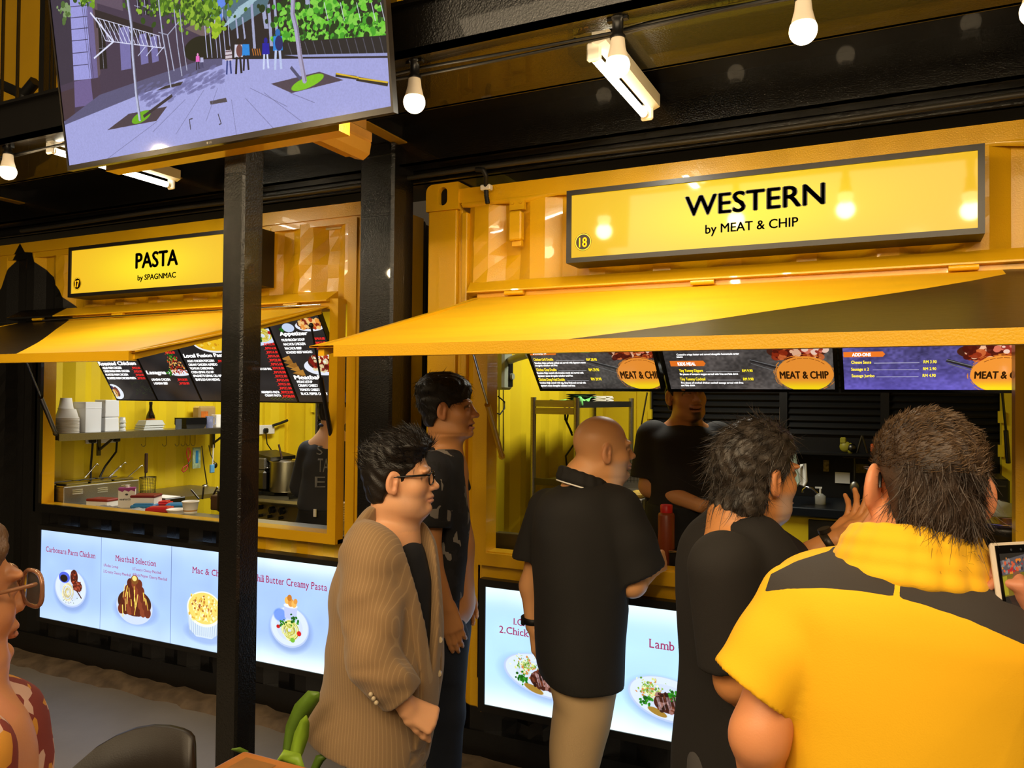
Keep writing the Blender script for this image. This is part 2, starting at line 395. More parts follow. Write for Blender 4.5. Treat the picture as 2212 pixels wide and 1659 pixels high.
def fr(mb, x0, x1, z0, z1, w, y0, y1):     # rectangular frame of four bars lying in a y slab
    mb.box((x0, y0, z0), (x1, y1, z0+w)); mb.box((x0, y0, z1-w), (x1, y1, z1)); mb.box((x0, y0, z0+w), (x0+w, y1, z1-w)); mb.box((x1-w, y0, z0+w), (x1, y1, z1-w))
YF = 3.09; YI = 3.19                        # window frames stand 6 cm proud
# ================================================================ PASTA stall container (left)
LC = (-3.9, D, .03); T = thing('shipping_container', 'black and yellow corrugated shipping container stall under the PASTA sign', 'container', LC)
MP = paintmat('container_paint_left', LC)
mb = MB(); mb.box((-8.2, D, 2.534), (-2.2, D+.06, 2.60)); mb.box((-8.2, D+.01, 2.50), (-2.2, D+.05, 2.534)); obj('top_rail', mb, MP, T)
mb = MB(); mb.box((-8.2, D, .03), (-2.2, D+.06, .15)); obj('bottom_rail', mb, MP, T)
mb = MB(); corr(mb, -8.2, -2.36, D+.008, 2.10, 2.52, -3.86, ((-2.62, 2.42, .2, .022), (-2.75, 2.3, .25, -.015), (-3.3, 2.2, .3, .01), (-4.5, 2.4, .3, .012)))
corr(mb, -8.2, -4.74, D+.008, .14, 2.10, -3.86, ((-5.3, 1.5, .5, .008),)); corr(mb, -4.74, -2.4, D+.008, .14, .93, -3.86, ((-4.2, .12, .3, .01), (-3.2, .15, .4, -.01)))
obj('corrugated_panel', mb, MP, T)
mb = MB(); mb.box((-2.44, D-.004, .1), (-2.2, D+.05, 2.52)); mb.box((-2.40, D-.014, .1), (-2.38, D, 2.52)); obj('corner_post', mb, MP, T)
mb = MB(); corr(mb, D+.2, 5.55, -2.2, .1, 2.55, 3.4, axis='x', sgn=-1); obj('end_panel', mb, M_BLKM, T)
mb = MB(); mb.box((-2.36, D+.03, .05), (-2.195, D+.2, 2.6)); mb.box((-2.3, D+.2, .05), (-2.195, D+.30, 2.56)); obj('end_post', mb, M_YEL, T)
wx0, wx1, wz0, wz1 = -4.76, -2.452, .922, 2.12
mb = MB(); fr(mb, wx0, wx1, wz0, wz1, .05, YF, YF+.02); mb.box((wx0, YF, wz0), (wx0+.02, D, wz1)); mb.box((wx1-.02, YF+.02, wz0), (wx1, D, wz1)); mb.box((wx0, YF+.02, wz0), (wx1, D, wz0+.02)); obj('window_frame', mb, MP, T)
mb = MB(); fr(mb, wx0+.03, wx1-.03, wz0+.03, wz1-.03, .02, YF+.0185, YI); obj('window_reveal', mb, M_YEL, T)
mb = MB(); mb.prism([(-5.0, D, 2.165), (-5.0, YF-.03, 2.112), (-5.0, YF-.03, 2.106), (-5.0, D, 2.10)], (2.50, 0, 0)); obj('drip_ledge', mb, [M_YEL], T)
mb = MB(); mb.prism([(-5.005, D-.002, 2.168), (-5.005, YF-.034, 2.113), (-5.005, YF-.034, 2.103), (-5.005, D-.002, 2.097)], (.44, 0, 0)); obj('drip_ledge', mb, [M_BLK], T)
# inside of the left stall
mb = MB(); corr(mb, 3.19, 5.59, -4.95, .05, 2.5, 3.21, axis='x', sgn=-1); obj('inner_wall', mb, M_YELIN, T)
mb = MB(); mb.box((-5.0, 5.59, .05), (-2.25, 5.62, .95)); mb.box((-5.0, 5.59, 2.15), (-2.25, 5.62, 2.5)); mb.box((-5.0, 5.585, .05), (-4.7, 5.62, 2.5)); obj('back_wall', mb, M_YELIN, T)
mb = MB()
for k in range(26): mb.box((-4.68, 5.63, .97+k*.046), (-2.25, 5.655, .97+k*.046+.034))
mb.box((-4.7, 5.66, .9), (-2.2, 5.68, 2.3)); obj('back_shutter', mb, M_BLKM, T)
mb = MB(); mb.box((-4.76, 5.56, .05), (-4.68, 5.60, 2.5)); 
for z in (1.50, 1.62): mb.box((-4.69, 5.545, z), (-4.66, 5.57, z+.06))
obj('door_hinge_post', mb, M_YELIN, T)
mb = MB(); mb.box((-8.2, 3.2, 2.49), (-2.25, 5.62, 2.53)); obj('roof_panel', mb, mat('stall_ceiling', '#cfc7a4', .6), T)
mb = MB(); mb.box((-5, 3.2, .05), (-2.25, 5.62, .12)); obj('floor_panel', mb, mat('stall_floor', '#4b463f', .7), T)
mb = MB(); corr(mb, 3.19, 5.59, -2.26, .05, 2.5, 3.21, axis='x', sgn=1); obj('inner_wall', mb, M_YELIN, T)
# ================================================================ WESTERN stall container (right)
RC = (-.4, D, .03); T2 = thing('shipping_container', 'yellow corrugated shipping container stall under the WESTERN sign', 'container', RC); MR = paintmat('container_paint_right', RC)
mb = MB(); mb.box((-1.812, D, 2.534), (2.6, D+.06, 2.60)); V = []; F = []; nn = 120; r3 = random.Random(5)
for i in range(nn+1):
    x = -1.8+4.4*i/nn; w = .006*math.sin(x*9)+.005*math.sin(x*23+1); V += [(x, D+.002, 2.536), (x, D-.004+w*.4, 2.526+w), (x, D+.012, 2.515+w)]
for i in range(nn): F += [(i*3, i*3+1, i*3+4, i*3+3), (i*3+1, i*3+2, i*3+5, i*3+4)]
mb.add(V, F, True); obj('top_rail', mb, MR, T2)
mb = MB(); mb.box((-1.98, D, .03), (2.6, D+.06, .15)); obj('bottom_rail', mb, MR, T2)
mb = MB(); slot_block(mb, -1.985, -1.812, 2.507, 2.632, D-.012, D+.16, -1.895, 2.572, .05, .085); obj('corner_casting', mb, M_YEL, T2)
mb = MB(); mb.box((-1.93, D+.02, 2.52), (-1.86, D+.1, 2.62)); obj('casting_shade_block', mb, M_DARK, T2)  # solid near-black block stands in for the shade inside the casting hole
mb = MB(); mb.box((-1.975, D-.006, .1), (-1.822, D+.1, 2.507)); mb.box((-1.822, D+.012, .1), (-1.80, D+.05, 2.507)); mb.box((-1.80, D-.002, .1), (-1.768, D+.05, 2.49)); obj('corner_post', mb, MR, T2, bevel=.006)
mb = MB(); corr(mb, -1.768, 2.6, D+.008, 2.10, 2.535, -1.735, ((-1.58, 2.3, .14, .02), (-1.66, 2.2, .2, -.012), (-.6, 2.15, .3, .012), (.1, 2.18, .3, -.012)))
corr(mb, -1.768, -1.69, D+.008, .14, 2.12, -1.735); corr(mb, -1.7, 2.6, D+.008, .14, .92, -1.735, ((-1.4, .15, .3, .02), (-.6, .2, .3, -.015))); obj('corrugated_panel', mb, MR, T2)
mb = MB(); mb.box((-1.665, D-.02, .80), (2.4, D+.01, .91)); obj('sill_panel', mb, MR, T2)
vx0, vx1, vz0, vz1 = -1.682, .405, .905, 2.12
mb = MB(); fr(mb, vx0, vx1, vz0, vz1, .055, YF, YF+.02); mb.box((vx0, YF+.02, vz0), (vx0+.02, D, vz1)); mb.box((vx1-.02, YF+.02, vz0), (vx1, D, vz1)); mb.box((vx0, YF+.02, vz0), (vx1, D, vz0+.02)); obj('window_frame', mb, MR, T2)
mb = MB(); fr(mb, vx0+.034, vx1-.034, vz0+.04, vz1-.034, .02, YF+.0185, YI); obj('window_reveal', mb, M_YEL, T2)
mb = MB(); mb.prism([(-1.75, D, 2.165), (-1.72, YF-.03, 2.112), (-1.72, YF-.03, 2.106), (-1.75, D, 2.10)], (4.2, 0, 0)); obj('drip_ledge', mb, M_YEL, T2)
mb = MB(); mb.box((-1.552, D-.006, 2.475), (-1.478, D+.01, 2.525)); mb.box((-1.545, D-.03, 2.335), (-1.485, D+.01, 2.465), bev=.006); mb.box((-1.535, D-.012, 2.312), (-1.49, D+.01, 2.335))
for x in (-1.535, -1.495): mb.cyl((x, D-.012, 2.505), (x, D, 2.505), .006, n=8)
obj('air_vent', mb, M_YEL, T2)
# inside of the right stall
mb = MB(); corr(mb, 3.19, 5.59, -1.93, .05, 2.5, 3.25, axis='x', sgn=-1); obj('inner_wall', mb, M_YELIN, T2)
mb = MB(); mb.box((-1.95, 5.59, .05), (.7, 5.62, .9)); mb.box((-1.95, 5.59, 2.15), (.7, 5.62, 2.5)); mb.box((-1.95, 5.585, .05), (-1.65, 5.62, 2.5)); obj('back_wall', mb, M_YELIN, T2)
mb = MB(); mb.box((-1.70, 5.56, .05), (-1.605, 5.60, 2.5)); mb.box((.555, 5.5, .05), (.66, 5.60, 2.5))
for z in (1.30, 1.50): mb.box((-1.615, 5.54, z), (-1.585, 5.57, z+.07)); mb.box((.535, 5.48, z+.02), (.565, 5.51, z+.09))
obj('door_hinge_post', mb, M_YELIN, T2)
M_SHUT = mat('shutter_black', '#0d0c0b', .4)
mb = MB()
for k in range(20): mb.prism([(-1.6, 5.63, 1.42+k*.045), (-1.6, 5.655, 1.425+k*.045), (-1.6, 5.655, 1.455+k*.045)], (2.16, 0, 0))
obj('shutter_slats', mb, M_SHUT, T2); setp(COL.objects[-1] if False else T2.children[-1])
mb = MB(); mb.box((-1.62, 5.66, .7), (.58, 5.68, 2.3)); 
for x in (-1.28, -.72, -.1): mb.box((x, 5.61, .9), (x+.05, 5.66, 2.2))
mb.box((-1.62, 5.6, .85), (.58, 5.64, 1.40)); obj('back_shutter', mb, M_SHUT, T2)
mb = MB(); mb.box((-1.75, 3.2, 2.49), (2.6, 5.62, 2.53)); obj('roof_panel', mb, MATS['stall_ceiling'], T2)
mb = MB(); mb.box((-1.75, 3.2, .05), (2.6, 5.62, .12)); obj('floor_panel', mb, MATS['stall_floor'], T2)
mb = MB(); corr(mb, 3.19, 5.59, .68, .05, 2.5, 3.25, axis='x', sgn=1); obj('inner_wall', mb, M_YELIN, T2)
# ================================================================ awning flaps
def awning(label, xl, xr, pts_black, hz, strutcol, strs, lipin=(.03, .03), slant=(0, 0)):
    yh, zh, yf, zf = 3.10, 2.088, 2.0, 1.802
    T = thing('awning_flap', label, 'awning', ((xl+xr)/2, yh, zh))
    def S(x, s): return (x, yh+(yf-yh)*s, zh+(zf-zh)*s-.012*math.sin(PI*s))
    n = 10; V = []; F = []; mb = MB(); m = 40
    def under(x, s):                        # black field of the flap
        c = False; P = pts_black
        for i in range(len(P)):
            (xa, ya), (xb, yb) = P[i], P[(i+1) % len(P)]
            if (ya > s) != (yb > s) and x < (xb-xa)*(s-ya)/(yb-ya)+xa: c = not c
        return c
    for i in range(n):
        s0, s1 = i/n, (i+1)/n
        def cross(s):                       # where the colour boundary meets this row
            r = []; P = pts_black
            for k in range(len(P)):
                (xa, ya), (xb, yb) = P[k], P[(k+1) % len(P)]
                if (ya > s) != (yb > s): r.append((xb-xa)*(s-ya)/(yb-ya)+xa)
            return sorted(min(max(q, xl), xr) for q in r)
        e = 1e-4; c0, c1 = cross(s0+e), cross(s1-e)
        a0, b0 = (c0[0], c0[-1]) if len(c0) > 1 else (xr, xr); a1, b1 = (c1[0], c1[-1]) if len(c1) > 1 else (a0, b0)
        if len(c0) < 2: a0, b0 = a1, a1
        for (p0, p1, q0, q1, mi) in ((xl, a0, xl, a1, 0), (a0, b0, a1, b1, 1), (b0, xr, b1, xr, 0)):
            if p1-p0 < 1e-5 and q1-q0 < 1e-5: continue
            mb.m = mi; k = 14
            for j in range(k): mb.quad(S(lerp(q0, q1, j/k), s1), S(lerp(q0, q1, (j+1)/k), s1), S(lerp(p0, p1, (j+1)/k), s0), S(lerp(p0, p1, j/k), s0))
    mb.m = 0
    for i in range(n):
        a, b = S(xl, i/n), S(xl, (i+1)/n); c, d = S(xr, i/n), S(xr, (i+1)/n)
        dn = lambda p: (p[0], p[1], p[2]-.006)
        mb.quad(dn(a), dn(c), dn(d), dn(b))
        mb.quad(a, b, dn(b), dn(a)); mb.quad(c, dn(c), dn(d), d)
    obj('flap_panel', mb, [mat('awning_yellow', '#EDB70F', .5, 0, .35, 25, var=.12, vscale=2.2, stretch=(1, 4, 4)), mat('awning_black', '#1d1810', .34, 0, .25, 30, var=.3, vscale=4, stretch=(1, 3, 3))], T)
    mb = MB(); mb.box((xl+lipin[0], yf-.004, zf-.036), (xr-lipin[1], yf+.03, zf-.0005)); obj('front_lip', mb, M_YEL, T)
    mb = MB()
    for x in (xl+.035, xr-.035): mb.prism([S(x-.012, .03), S(x+.012, .03), S(x+.012, .985), S(x-.012, .985)], (0, 0, -.035))
    obj('side_bar', mb, M_YEL, T)
    for x in hz:
        mb = MB(); mb.cyl((x-.045, yh-.028, 2.097), (x+.045, yh-.028, 2.097), .011, n=8); mb.box((x-.04, yh-.03, 2.09), (x+.04, yh+.01, 2.094)); obj('hinge', mb, M_YEL, T)
    if strutcol == 'rod':
        mb = MB(); mb.cyl((xl+.3, yh-.045, 2.086), (xr-.02, yh-.045, 2.088), .005, n=8); obj('hinge_rod', mb, M_CHROME, T)
    for a, b, mcol in strs:
        a, b = Vector([float(q) for q in a]), Vector([float(q) for q in b]); mid = a.lerp(b, .45)
        mb = MB(); mb.m = 0; mb.cyl(mid, b, .012, n=10); mb.m = 1; mb.cyl(a, mid, .005, n=8); mb.m = 0; mb.sphere(b, .016, 10); mb.sphere(a, .012, 8); obj('gas_strut', mb, [mcol, M_CHROME if mcol is M_YEL else M_BLKP], T)
    return T
def plane_pt(px, py):                       # pixel -> (x, s) on the flap plane
    A = np.array([0, 3.10, 2.088]); n_ = np.cross([1, 0, 0], [0, -1.1, -.286]); d = ray(px, py); t = ((A-CAM)@n_)/(d@n_); p = CAM+t*d; return (p[0], (3.10-p[1])/1.1)
bl = [plane_pt(*q) for q in ((36, 764), (84, 734), (120, 708), (151, 690), (200, 676))]
awning('yellow awning flap with black left corner propped open below the PASTA sign', -4.95, -2.51, [(-9, 1.2), (bl[0][0]-.03, 1.2)]+bl+[(bl[-1][0]+.05, -.2), (-9, -.2)], (-4.72, -4.0, -2.73), 'rod',
       ((aty(52, 770, 2.2), aty(120, 936, YF-.01), M_BLKP), (aty(672, 703, 2.75), aty(716, 945, YF+.02), M_BLKP)))
bl = [plane_pt(*q) for q in ((1122, 748), (1300, 722), (1500, 690), (1700, 657), (1900, 630), (2060, 608), (2212, 583))]
awning('wide yellow awning flap with black sweep propped open below the WESTERN sign', -1.70, .62, [(-9+8.4, 1.2)]+[bl[0]]+bl[1:]+[(2.5, .1), (2.5, 1.2)], (-1.49, -.68, .2), '',
       ((aty(1020, 755, 2.35), aty(1084, 985, YF+.03), M_YEL),), (.1, .02))
# ================================================================ posts, beams, ceiling
mb = MB(); mb.box((-2.141, 2.05, 0), (-2.041, 2.15, 2.72), bev=.008); solo('steel_post', mb, M_BLK, 'slim square black steel post standing in front of the pasta stall', 'post', origin=(-2.09, 2.1, 0))
mb = MB(); mb.box((-2.228, 2.95, 0), (-2.04, 3.125, 2.80), bev=.012); mb.box((-2.236, 2.94, 2.735), (-2.03, 3.13, 2.75)); solo('steel_column', mb, M_BLK, 'thick black steel column in the gap between the two containers', 'column', origin=(-2.13, 3.03, 0))
mb = MB(); mb.box((-7, 2.05, 2.708), (3, 2.075, 2.86)); mb.box((-7, 2.05, 2.708), (3, 2.155, 2.722)); mb.box((-7, 2.03, 2.855), (3, 2.16, 2.868)); solo('steel_beam', mb, M_BLK, 'long black front beam with the bulb string fixed beneath', 'beam', origin=(-1, 2.1, 2.708))
mb = MB(); mb.box((-7, 2.64, 2.87), (3, 3.6, 2.90)); mb.box((-7, 2.16, 2.775), (3, 2.64, 2.80)); mb.box((-7, 2.625, 2.775), (3, 2.645, 2.88)); CE = setp(obj('ceiling', mb, M_BLK), kind='structure')
mb = MB(); mb.box((-7, 3.0, 2.692), (3, 3.015, 2.87)); mb.box((-7, 3.0, 2.692), (3, 3.09, 2.70)); obj('ceiling_joist', mb, M_BLK, CE, off=1)
mb = MB(); mb.box((-7, 3.12, 2.638), (3, 3.14, 2.87)); mb.box((-7, 3.1, 2.638), (3, 3.4, 2.645)); obj('ceiling_joist', mb, M_BLK, CE, off=1)
M_FL = mat('yellow_lit_flange', '#8a6b12', .35, 0, .3, 60)  # yellow light reflected on the black flanges, put into their colour
for p, q in (((800, 270.5), (971, 364)), ((1352, 160), (1452, 269)), ((0, 423), (187, 474)), ((366, 378), (468, 411))):
    x = (at(*p, 2, 2.80)[0]+at(*q, 2, 2.80)[0])/2
    mb = MB(); mb.box((x-.005, 2.64, 2.80), (x+.005, 3.0, 2.87)); mb.m = 1; mb.box((x-.03, 2.62, 2.793), (x+.03, 3.02, 2.80)); obj('cross_beam', mb, [M_BLK, M_FL], CE, off=1)
# upper storey glimpsed over the beam: yellow cabin wall and black railing
mb = MB(); mb.box((-7, 3.05, 2.91), (3, 3.1, 4.6)); solo('upper_cabin', mb, M_YEL, 'yellow upper storey wall seen over the black front beam', 'wall', origin=(-2, 3.05, 2.9))
R_ = thing('railing', 'black metal balustrade of the upper storey beside the television', 'railing', (-4.3, 2.2, 2.868))
z0 = 2.868
mb = MB(); mb.box((-6, 2.2, 2.94), (-2.6, 2.225, 2.965)); obj('bottom_rail', mb, M_BLK, R_)
for px in (8, 41, 95, 113, 121, -25, -60):
    x = aty(px, 100, 2.2)[0]; w = .035 if px == 95 else .008
    mb = MB(); mb.box((x-w/2, 2.19, 2.868 if px == 95 else 2.95), (x+w/2, 2.19+max(w, .012), 4.2)); obj('baluster', mb, M_BLK, R_)
mb = MB()
for a, b in (((0, 182), (52, 205)), ((52, 205), (76, 176)), ((52, 205), (52, 222))):
    mb.cyl(aty(*a, 2.6), aty(*b, 2.6), .03, n=6)
obj('bracket', mb, M_BLKM, R_)
x = aty(836, 10, 2.4)[0]; mb = MB(); mb.box((x-.025, 2.36, 2.868), (x+.03, 2.42, 4.2)); solo('upper_post', mb, M_BLK, 'short black post end above the beam right of the television', 'post', origin=(x, 2.4, 2.868))
# conduit along the top of the right container and the hose that hooks over it
mb = MB(); pts = [(x, 3.07, 2.655+.004*math.sin(3*x)) for x in np.linspace(-4.9, 2.4, 60)]; mb.tube(pts, .011, 8); solo('conduit_pipe', mb, mat('conduit', '#2b2822', .45), 'thin dark conduit pipe running along the ceiling edge', 'pipe')
pp = [aty(1028, 366, 3.06), aty(1044, 367, 3.06), aty(1050, 380, 3.07), aty(1050, 405, 3.10), aty(1051, 425, 3.11), aty(1054, 442, 3.11)]
T = thing('cable_hose', 'black corrugated hose end hanging over the top edge of the yellow container', 'hose', pp[4]); mb = MB()
P = [Vector(q).lerp(Vector(r), t) for q, r in zip(pp, pp[1:]) for t in np.linspace(0, 1, 8)[:-1]]; mb.tube(P, [.0105+.0012*(i % 2) for i in range(len(P))], 8); obj('hose', mb, M_RUB, T)
mb = MB(); q = aty(1050, 405, 3.10); mb.box((q[0]-.025, q[1]-.012, q[2]-.012), (q[0]+.025, q[1]+.02, q[2]+.012), bev=.004); obj('clip', mb, M_WHITE, T)
# ================================================================ lamps
M_GLOW = mat('bulb_glow', '#fff1d8', .3, emit=14, ecol='#ffe2b4')
M_BULBN = mat('bulb_neck', '#d9cdbb', .45)
M_TUBE = mat('tube_glow', '#fffef0', .3, emit=16, ecol='#fff6dc')
def bulb(px, py, label, r=22.5):
    c = aty(px, py, 2.105); x, y, z = c; R0 = .0345
    T = thing('light_bulb', label, 'bulb', (x, y, z+.17), group='warm bulbs of the string under the beam')
    mb = MB(); mb.lathe([(R0*math.sin(t), z-R0*math.cos(t)) for t in np.linspace(.02, 2.05, 14)], 20, Matrix.Translation((x, y, 0)), False); obj('globe', mb, M_GLOW, T)
    mb = MB(); mb.lathe([(.030, z+.0165), (.029, z+.022), (.022, z+.05), (.0195, z+.075), (.018, z+.08)], 20, Matrix.Translation((x, y, 0))); obj('neck', mb, M_BULBN, T)
    mb = MB(); mb.lathe([(.022, z+.074), (.022, z+.082), (.0155, z+.088), (.0155, z+.125), (.019, z+.128), (.019, 2.708)], 16, Matrix.Translation((x, y, 0))); mb.box((x-.03, y-.008, 2.700), (x+.03, y+.008, 2.708)); obj('socket', mb, M_BLKP, T)
    light('bulb_light', 'POINT', (x, y, z-.06), 5, WARM, .04)
bulb(17, 371, 'glowing warm bulb at the far left, left of the television')
bulb(895, 221, 'glowing warm bulb hanging just right of the television')
bulb(1334, 141, 'glowing warm bulb hanging in front of a lit tube')
bulb(1735, 66, 'glowing warm bulb above the WESTERN sign, near the picture top')
bulb(2240, 22, 'warm bulb at the far right end of the string, half out of view')
mb = MB(); r4 = random.Random(11)
for k, off in enumerate((0, .012)):
    P = []
    for x in np.linspace(-5.2, 2.2, 90): P.append((x, 2.14+.012*k, 2.700-.006*k-.014*abs(math.sin(x*2.3+k))))
    mb.tube(P, .0055, 6)
solo('power_cable', mb, M_RUB, 'pair of black cables running along the underside of the beam', 'cable')
mb = MB(); P = [aty(*q, 2.17) for q in ((1240, 85), (1262, 90), (1290, 84), (1330, 70), (1420, 44), (1500, 28), (1600, 12), (1700, -6))]; mb.tube(P, .006, 6); solo('power_cable', mb, M_RUB, 'loose black cable looping behind the bulb beside the lit tube', 'cable')
def tube_light(a, b, label, ceil):
    x = (a[0]+b[0])/2; y0, y1 = a[1], b[1]; z = a[2]
    T = thing('tube_light', label, 'lamp', (x, (y0+y1)/2, z+.08))
    mb = MB(); mb.prism([(x+.005, y0-.01, z+.075), (x+.05, y0-.01, z+.075), (x+.05, y0-.01, z+.03), (x+.025, y0-.01, z+.02), (x+.005, y0-.01, z+.03)], (0, y1-y0+.02, 0)); obj('batten', mb, M_WHITE, T)
    mb = MB(); mb.cyl((x, y0+.02, z), (x, y1-.02, z), .0135, n=14); obj('tube', mb, M_TUBE, T)
    for y in (y0, y1):
        s_ = 1 if y == y0 else -1
        mb = MB(); mb.box((x-.016, y, z-.02), (x+.03, y+.016*s_, z+.04), bev=.006); mb.cyl((x, y+.015*s_, z), (x, y+.03*s_, z), .0145, n=12); obj('lamp_holder', mb, M_WHITE, T)
    light('tube_lamp_light', 'AREA', (x-.03, (y0+y1)/2, z-.03), 7, (1, .95, .80), .03, y1-y0-.06)
tube_light(at(1271, 118, 2, 2.68), at(1400, 250, 2, 2.68), 'lit white tube lamp on the ceiling above the WESTERN stall', 2.77)
a, b = at(112, 320, 2, 2.68), at(362, 403, 2, 2.68); tube_light(a, b, 'lit white tube lamp half hidden behind the television', 2.77)
# emergency light box with yellowed cover, and the grey loop of conduit beside it
a, b = at(668, 292, 2, 2.60), at(778, 341, 2, 2.60); x = (a[0]+b[0])/2
T = thing('emergency_light', 'yellowed plastic emergency light box under the ceiling right of the post', 'lamp', (x, (a[1]+b[1])/2, 2.75))
mb = MB(); mb.box((x-.05, a[1]-.02, 2.655), (x+.055, b[1]+.01, 2.70), bev=.006); mb.cyl((x+.055, a[1]+.1, 2.675), (x+.058, a[1]+.1, 2.675), .014, n=14); mb.box((x-.03, a[1], 2.70), (x+.03, b[1], 2.77)); obj('housing', mb, mat('aged_plastic', '#b98b45', .5, 0, .3, 40, var=.3), T)
mb = MB(); mb.prism([(x-.045, 0, 2.655), (x-.03, 0, 2.602), (x+.01, 0, 2.592), (x+.04, 0, 2.612), (x+.048, 0, 2.655)], (0, b[1]-a[1]+.02, 0), Matrix.Translation((0, a[1]-.01, 0)))
for k in range(9): mb.box((x-.03+k*.004, a[1], 2.593+.0), (x-.029+k*.004, b[1]-.05, 2.60))
obj('diffuser', mb, mat('aged_diffuser', '#c9993f', .4, 0, .2, 60, trans=.2), T)
mb = MB(); P = [aty(*q, 2.2) for q in ((590, 292), (597, 303), (607, 311), (620, 313), (632, 306), (640, 293), (644, 284))]; mb.tube(P, .008, 8); solo('conduit_loop', mb, mat('grey_conduit', '#9a9184', .5), 'grey flexible conduit looping under the television corner', 'pipe')
# ================================================================ flat prints, signs, screens
class Plane:                                # a printed face: bottom left corner, unit right, unit up, size
    def __init__(s, O, U, V, w, h): s.O, s.U, s.V, s.w, s.h = np.array(O, float), np.array(U, float), np.array(V, float), w, h; s.n = np.cross(s.U, s.V)
    def uv(s, px, py):
        d = ray(px, py); t = ((s.O-CAM)@s.n)/(d@s.n); p = CAM+t*d-s.O; return p@s.U, p@s.V
    def pt(s, u, v, off=0.): return s.O+s.U*u+s.V*v+s.n*(off if (s.n@(CAM-s.O)) > 0 else -off)
    def cmap(s, cv): return lambda px, py: (lambda q: (q[0]/s.w*cv.w, (1-q[1]/s.h)*cv.h))(s.uv(px, py))
    def text(s, mb, body, x0, y0, x1, hpx, bold=.0, mi=0, off=.002, serif=False):
        u0, v0 = s.uv(x0, y0); u1, _ = s.uv(x1, y0); _, v1 = s.uv(x0, y0-hpx)
        letter(mb, body, s.pt(u0, v0, off), s.U, s.V, abs(u1-u0), abs(v1-v0), bold, mi=mi, serif=serif)
    def quad(s, off=0., m=0.): return s.pt(m, m, off), s.pt(s.w-m, m, off), s.pt(s.w-m, s.h-m, off), s.pt(m, s.h-m, off)
M_LET = mat('sign_black_letter', '#15110a', .4)
def sign(label, x0, x1, z0, z1, Yf, head, sub, num, numc, paint):
    T = thing('sign_box', label, 'sign', ((x0+x1)/2, D, (z0+z1)/2))
    mb = MB(); w = .02
    fr(mb, x0, x1, z0, z1, w, Yf, Yf+.03); mb.box((x0, Yf+.03, z0), (x1, D, z0+.004)); mb.box((x0, Yf+.03, z1-.004), (x1, D, z1)); mb.box((x0, Yf+.03, z0+.004), (x0+.004, D, z1-.004)); mb.box((x1-.004, Yf+.03, z0+.004), (x1, D, z1-.004)); obj('sign_frame', mb, M_FRAME, T)
    P = Plane((x0+w, Yf+.008, z0+w), (1, 0, 0), (0, 0, 1), x1-x0-2*w, z1-z0-2*w)
    cv = Canvas(360, 80, (.93, .72, .13)); q = ((cv.X/cv.w-.47)/.30)**2+((cv.Y/cv.h-.5)/.55)**2; g = np.exp(-q)[..., None]; cv.a = cv.a*(1-g)+np.array((1.0, .90, .14), np.float32)*g
    m = printmat('lit_sign_face', cv.image('sign_face'), 1.05, .06, spec=.35); picture('lit_face', *P.quad(), m, T)
    mb = MB()
    for t in (head, sub): P.text(mb, *t)
    obj('lettering', mb, M_LET, T)
    nx, ny, nr = numc; c = P.uv(nx, ny); r = nr; mb = MB(); mb.m = 0
    def ringf(r0, r1, off): 
        n = 40; V = []; F = []
        for k in range(n):
            a = 2*PI*k/n; V += [P.pt(c[0]+r0*math.cos(a), c[1]+r0*math.sin(a), off), P.pt(c[0]+r1*math.cos(a), c[1]+r1*math.sin(a), off)]
        for k in range(n): j = (k+1) % n; F.append((2*k, 2*k+1, 2*j+1, 2*j))
        mb.add(V, F)
    ringf(0.0005, r*.86, .002); ringf(r*.95, r, .002); mb.m = 1; ringf(r*.86, r*.95, .002)
    letter(mb, num, P.pt(c[0], c[1]-r*.56, .004), P.U, P.V, r*.92, r*1.12, .02, 'c', 1); obj('number_badge', mb, [M_LET, mat('badge_yellow', '#f0c020', .4, emit=.8)], T)
    return T
Ys = 3.0
a = aty(1224, 412.5, Ys); b = aty(2127.7, 505, Ys); c = aty(2127.7, 308.8, Ys)
sign('illuminated yellow sign box reading WESTERN by MEAT & CHIP', a[0], c[0], (b[2]+aty(1221.7, 567.8, Ys)[2])/2, (a[2]+c[2])/2, Ys, ('WESTERN', 1481, 468, 1781, 45, .035), ('by MEAT & CHIP', 1524, 505, 1724, 20, .022), '18', (1260, 523, .036), 0)
a = aty(148, 534.9, Ys); c = aty(546, 618, Ys)
sign('illuminated yellow sign box reading PASTA by SPAGNMAC', a[0], c[0], 2.203, a[2], Ys, ('PASTA', 294, 580, 384, 34, .04), ('by SPAGNMAC', 298, 606, 380, 12, .035), '17', (167.5, 613, .036), 0)
# ---------------------------------------------------------------- food pictures
def F_leaf(cv, cx, cy, r, rnd, n=14, cols=((.1, .42, .08), (.2, .55, .12), (.08, .33, .06))):
    cv.blobs(n, lambda q: (cx+q.gauss(0, r*.5), cy+q.gauss(0, r*.5)), r*.15, r*.35, cols, rnd)
def F_noodle(cv, cx, cy, rx, ry, rnd, cols, n=40, w=2.):
    for k in range(n):
        f = rnd.uniform(.15, 1); a0 = rnd.uniform(0, 6.3); pr = None
        for j in range(9):
            a = a0+j*.28; p = (cx+rx*f*math.cos(a), cy+ry*f*math.sin(a)+rnd.uniform(-1, 1)); 
            if pr: cv.line(*pr, *p, w, cols[k % len(cols)])
            pr = p
def F_plate(cv, cx, cy, rx, ry, rot=0):
    cv.ell(cx+rx*.06, cy+ry*.16, rx*1.08, ry*1.08, (.45, .55, .78), rot, .55, rx*.2)
    cv.ell(cx, cy, rx, ry, (.70, .77, .90), rot); cv.ell(cx, cy-ry*.03, rx*.95, ry*.94, (.82, .87, .95), rot); cv.ell(cx, cy, rx*.68, ry*.66, (.78, .83, .93), rot)
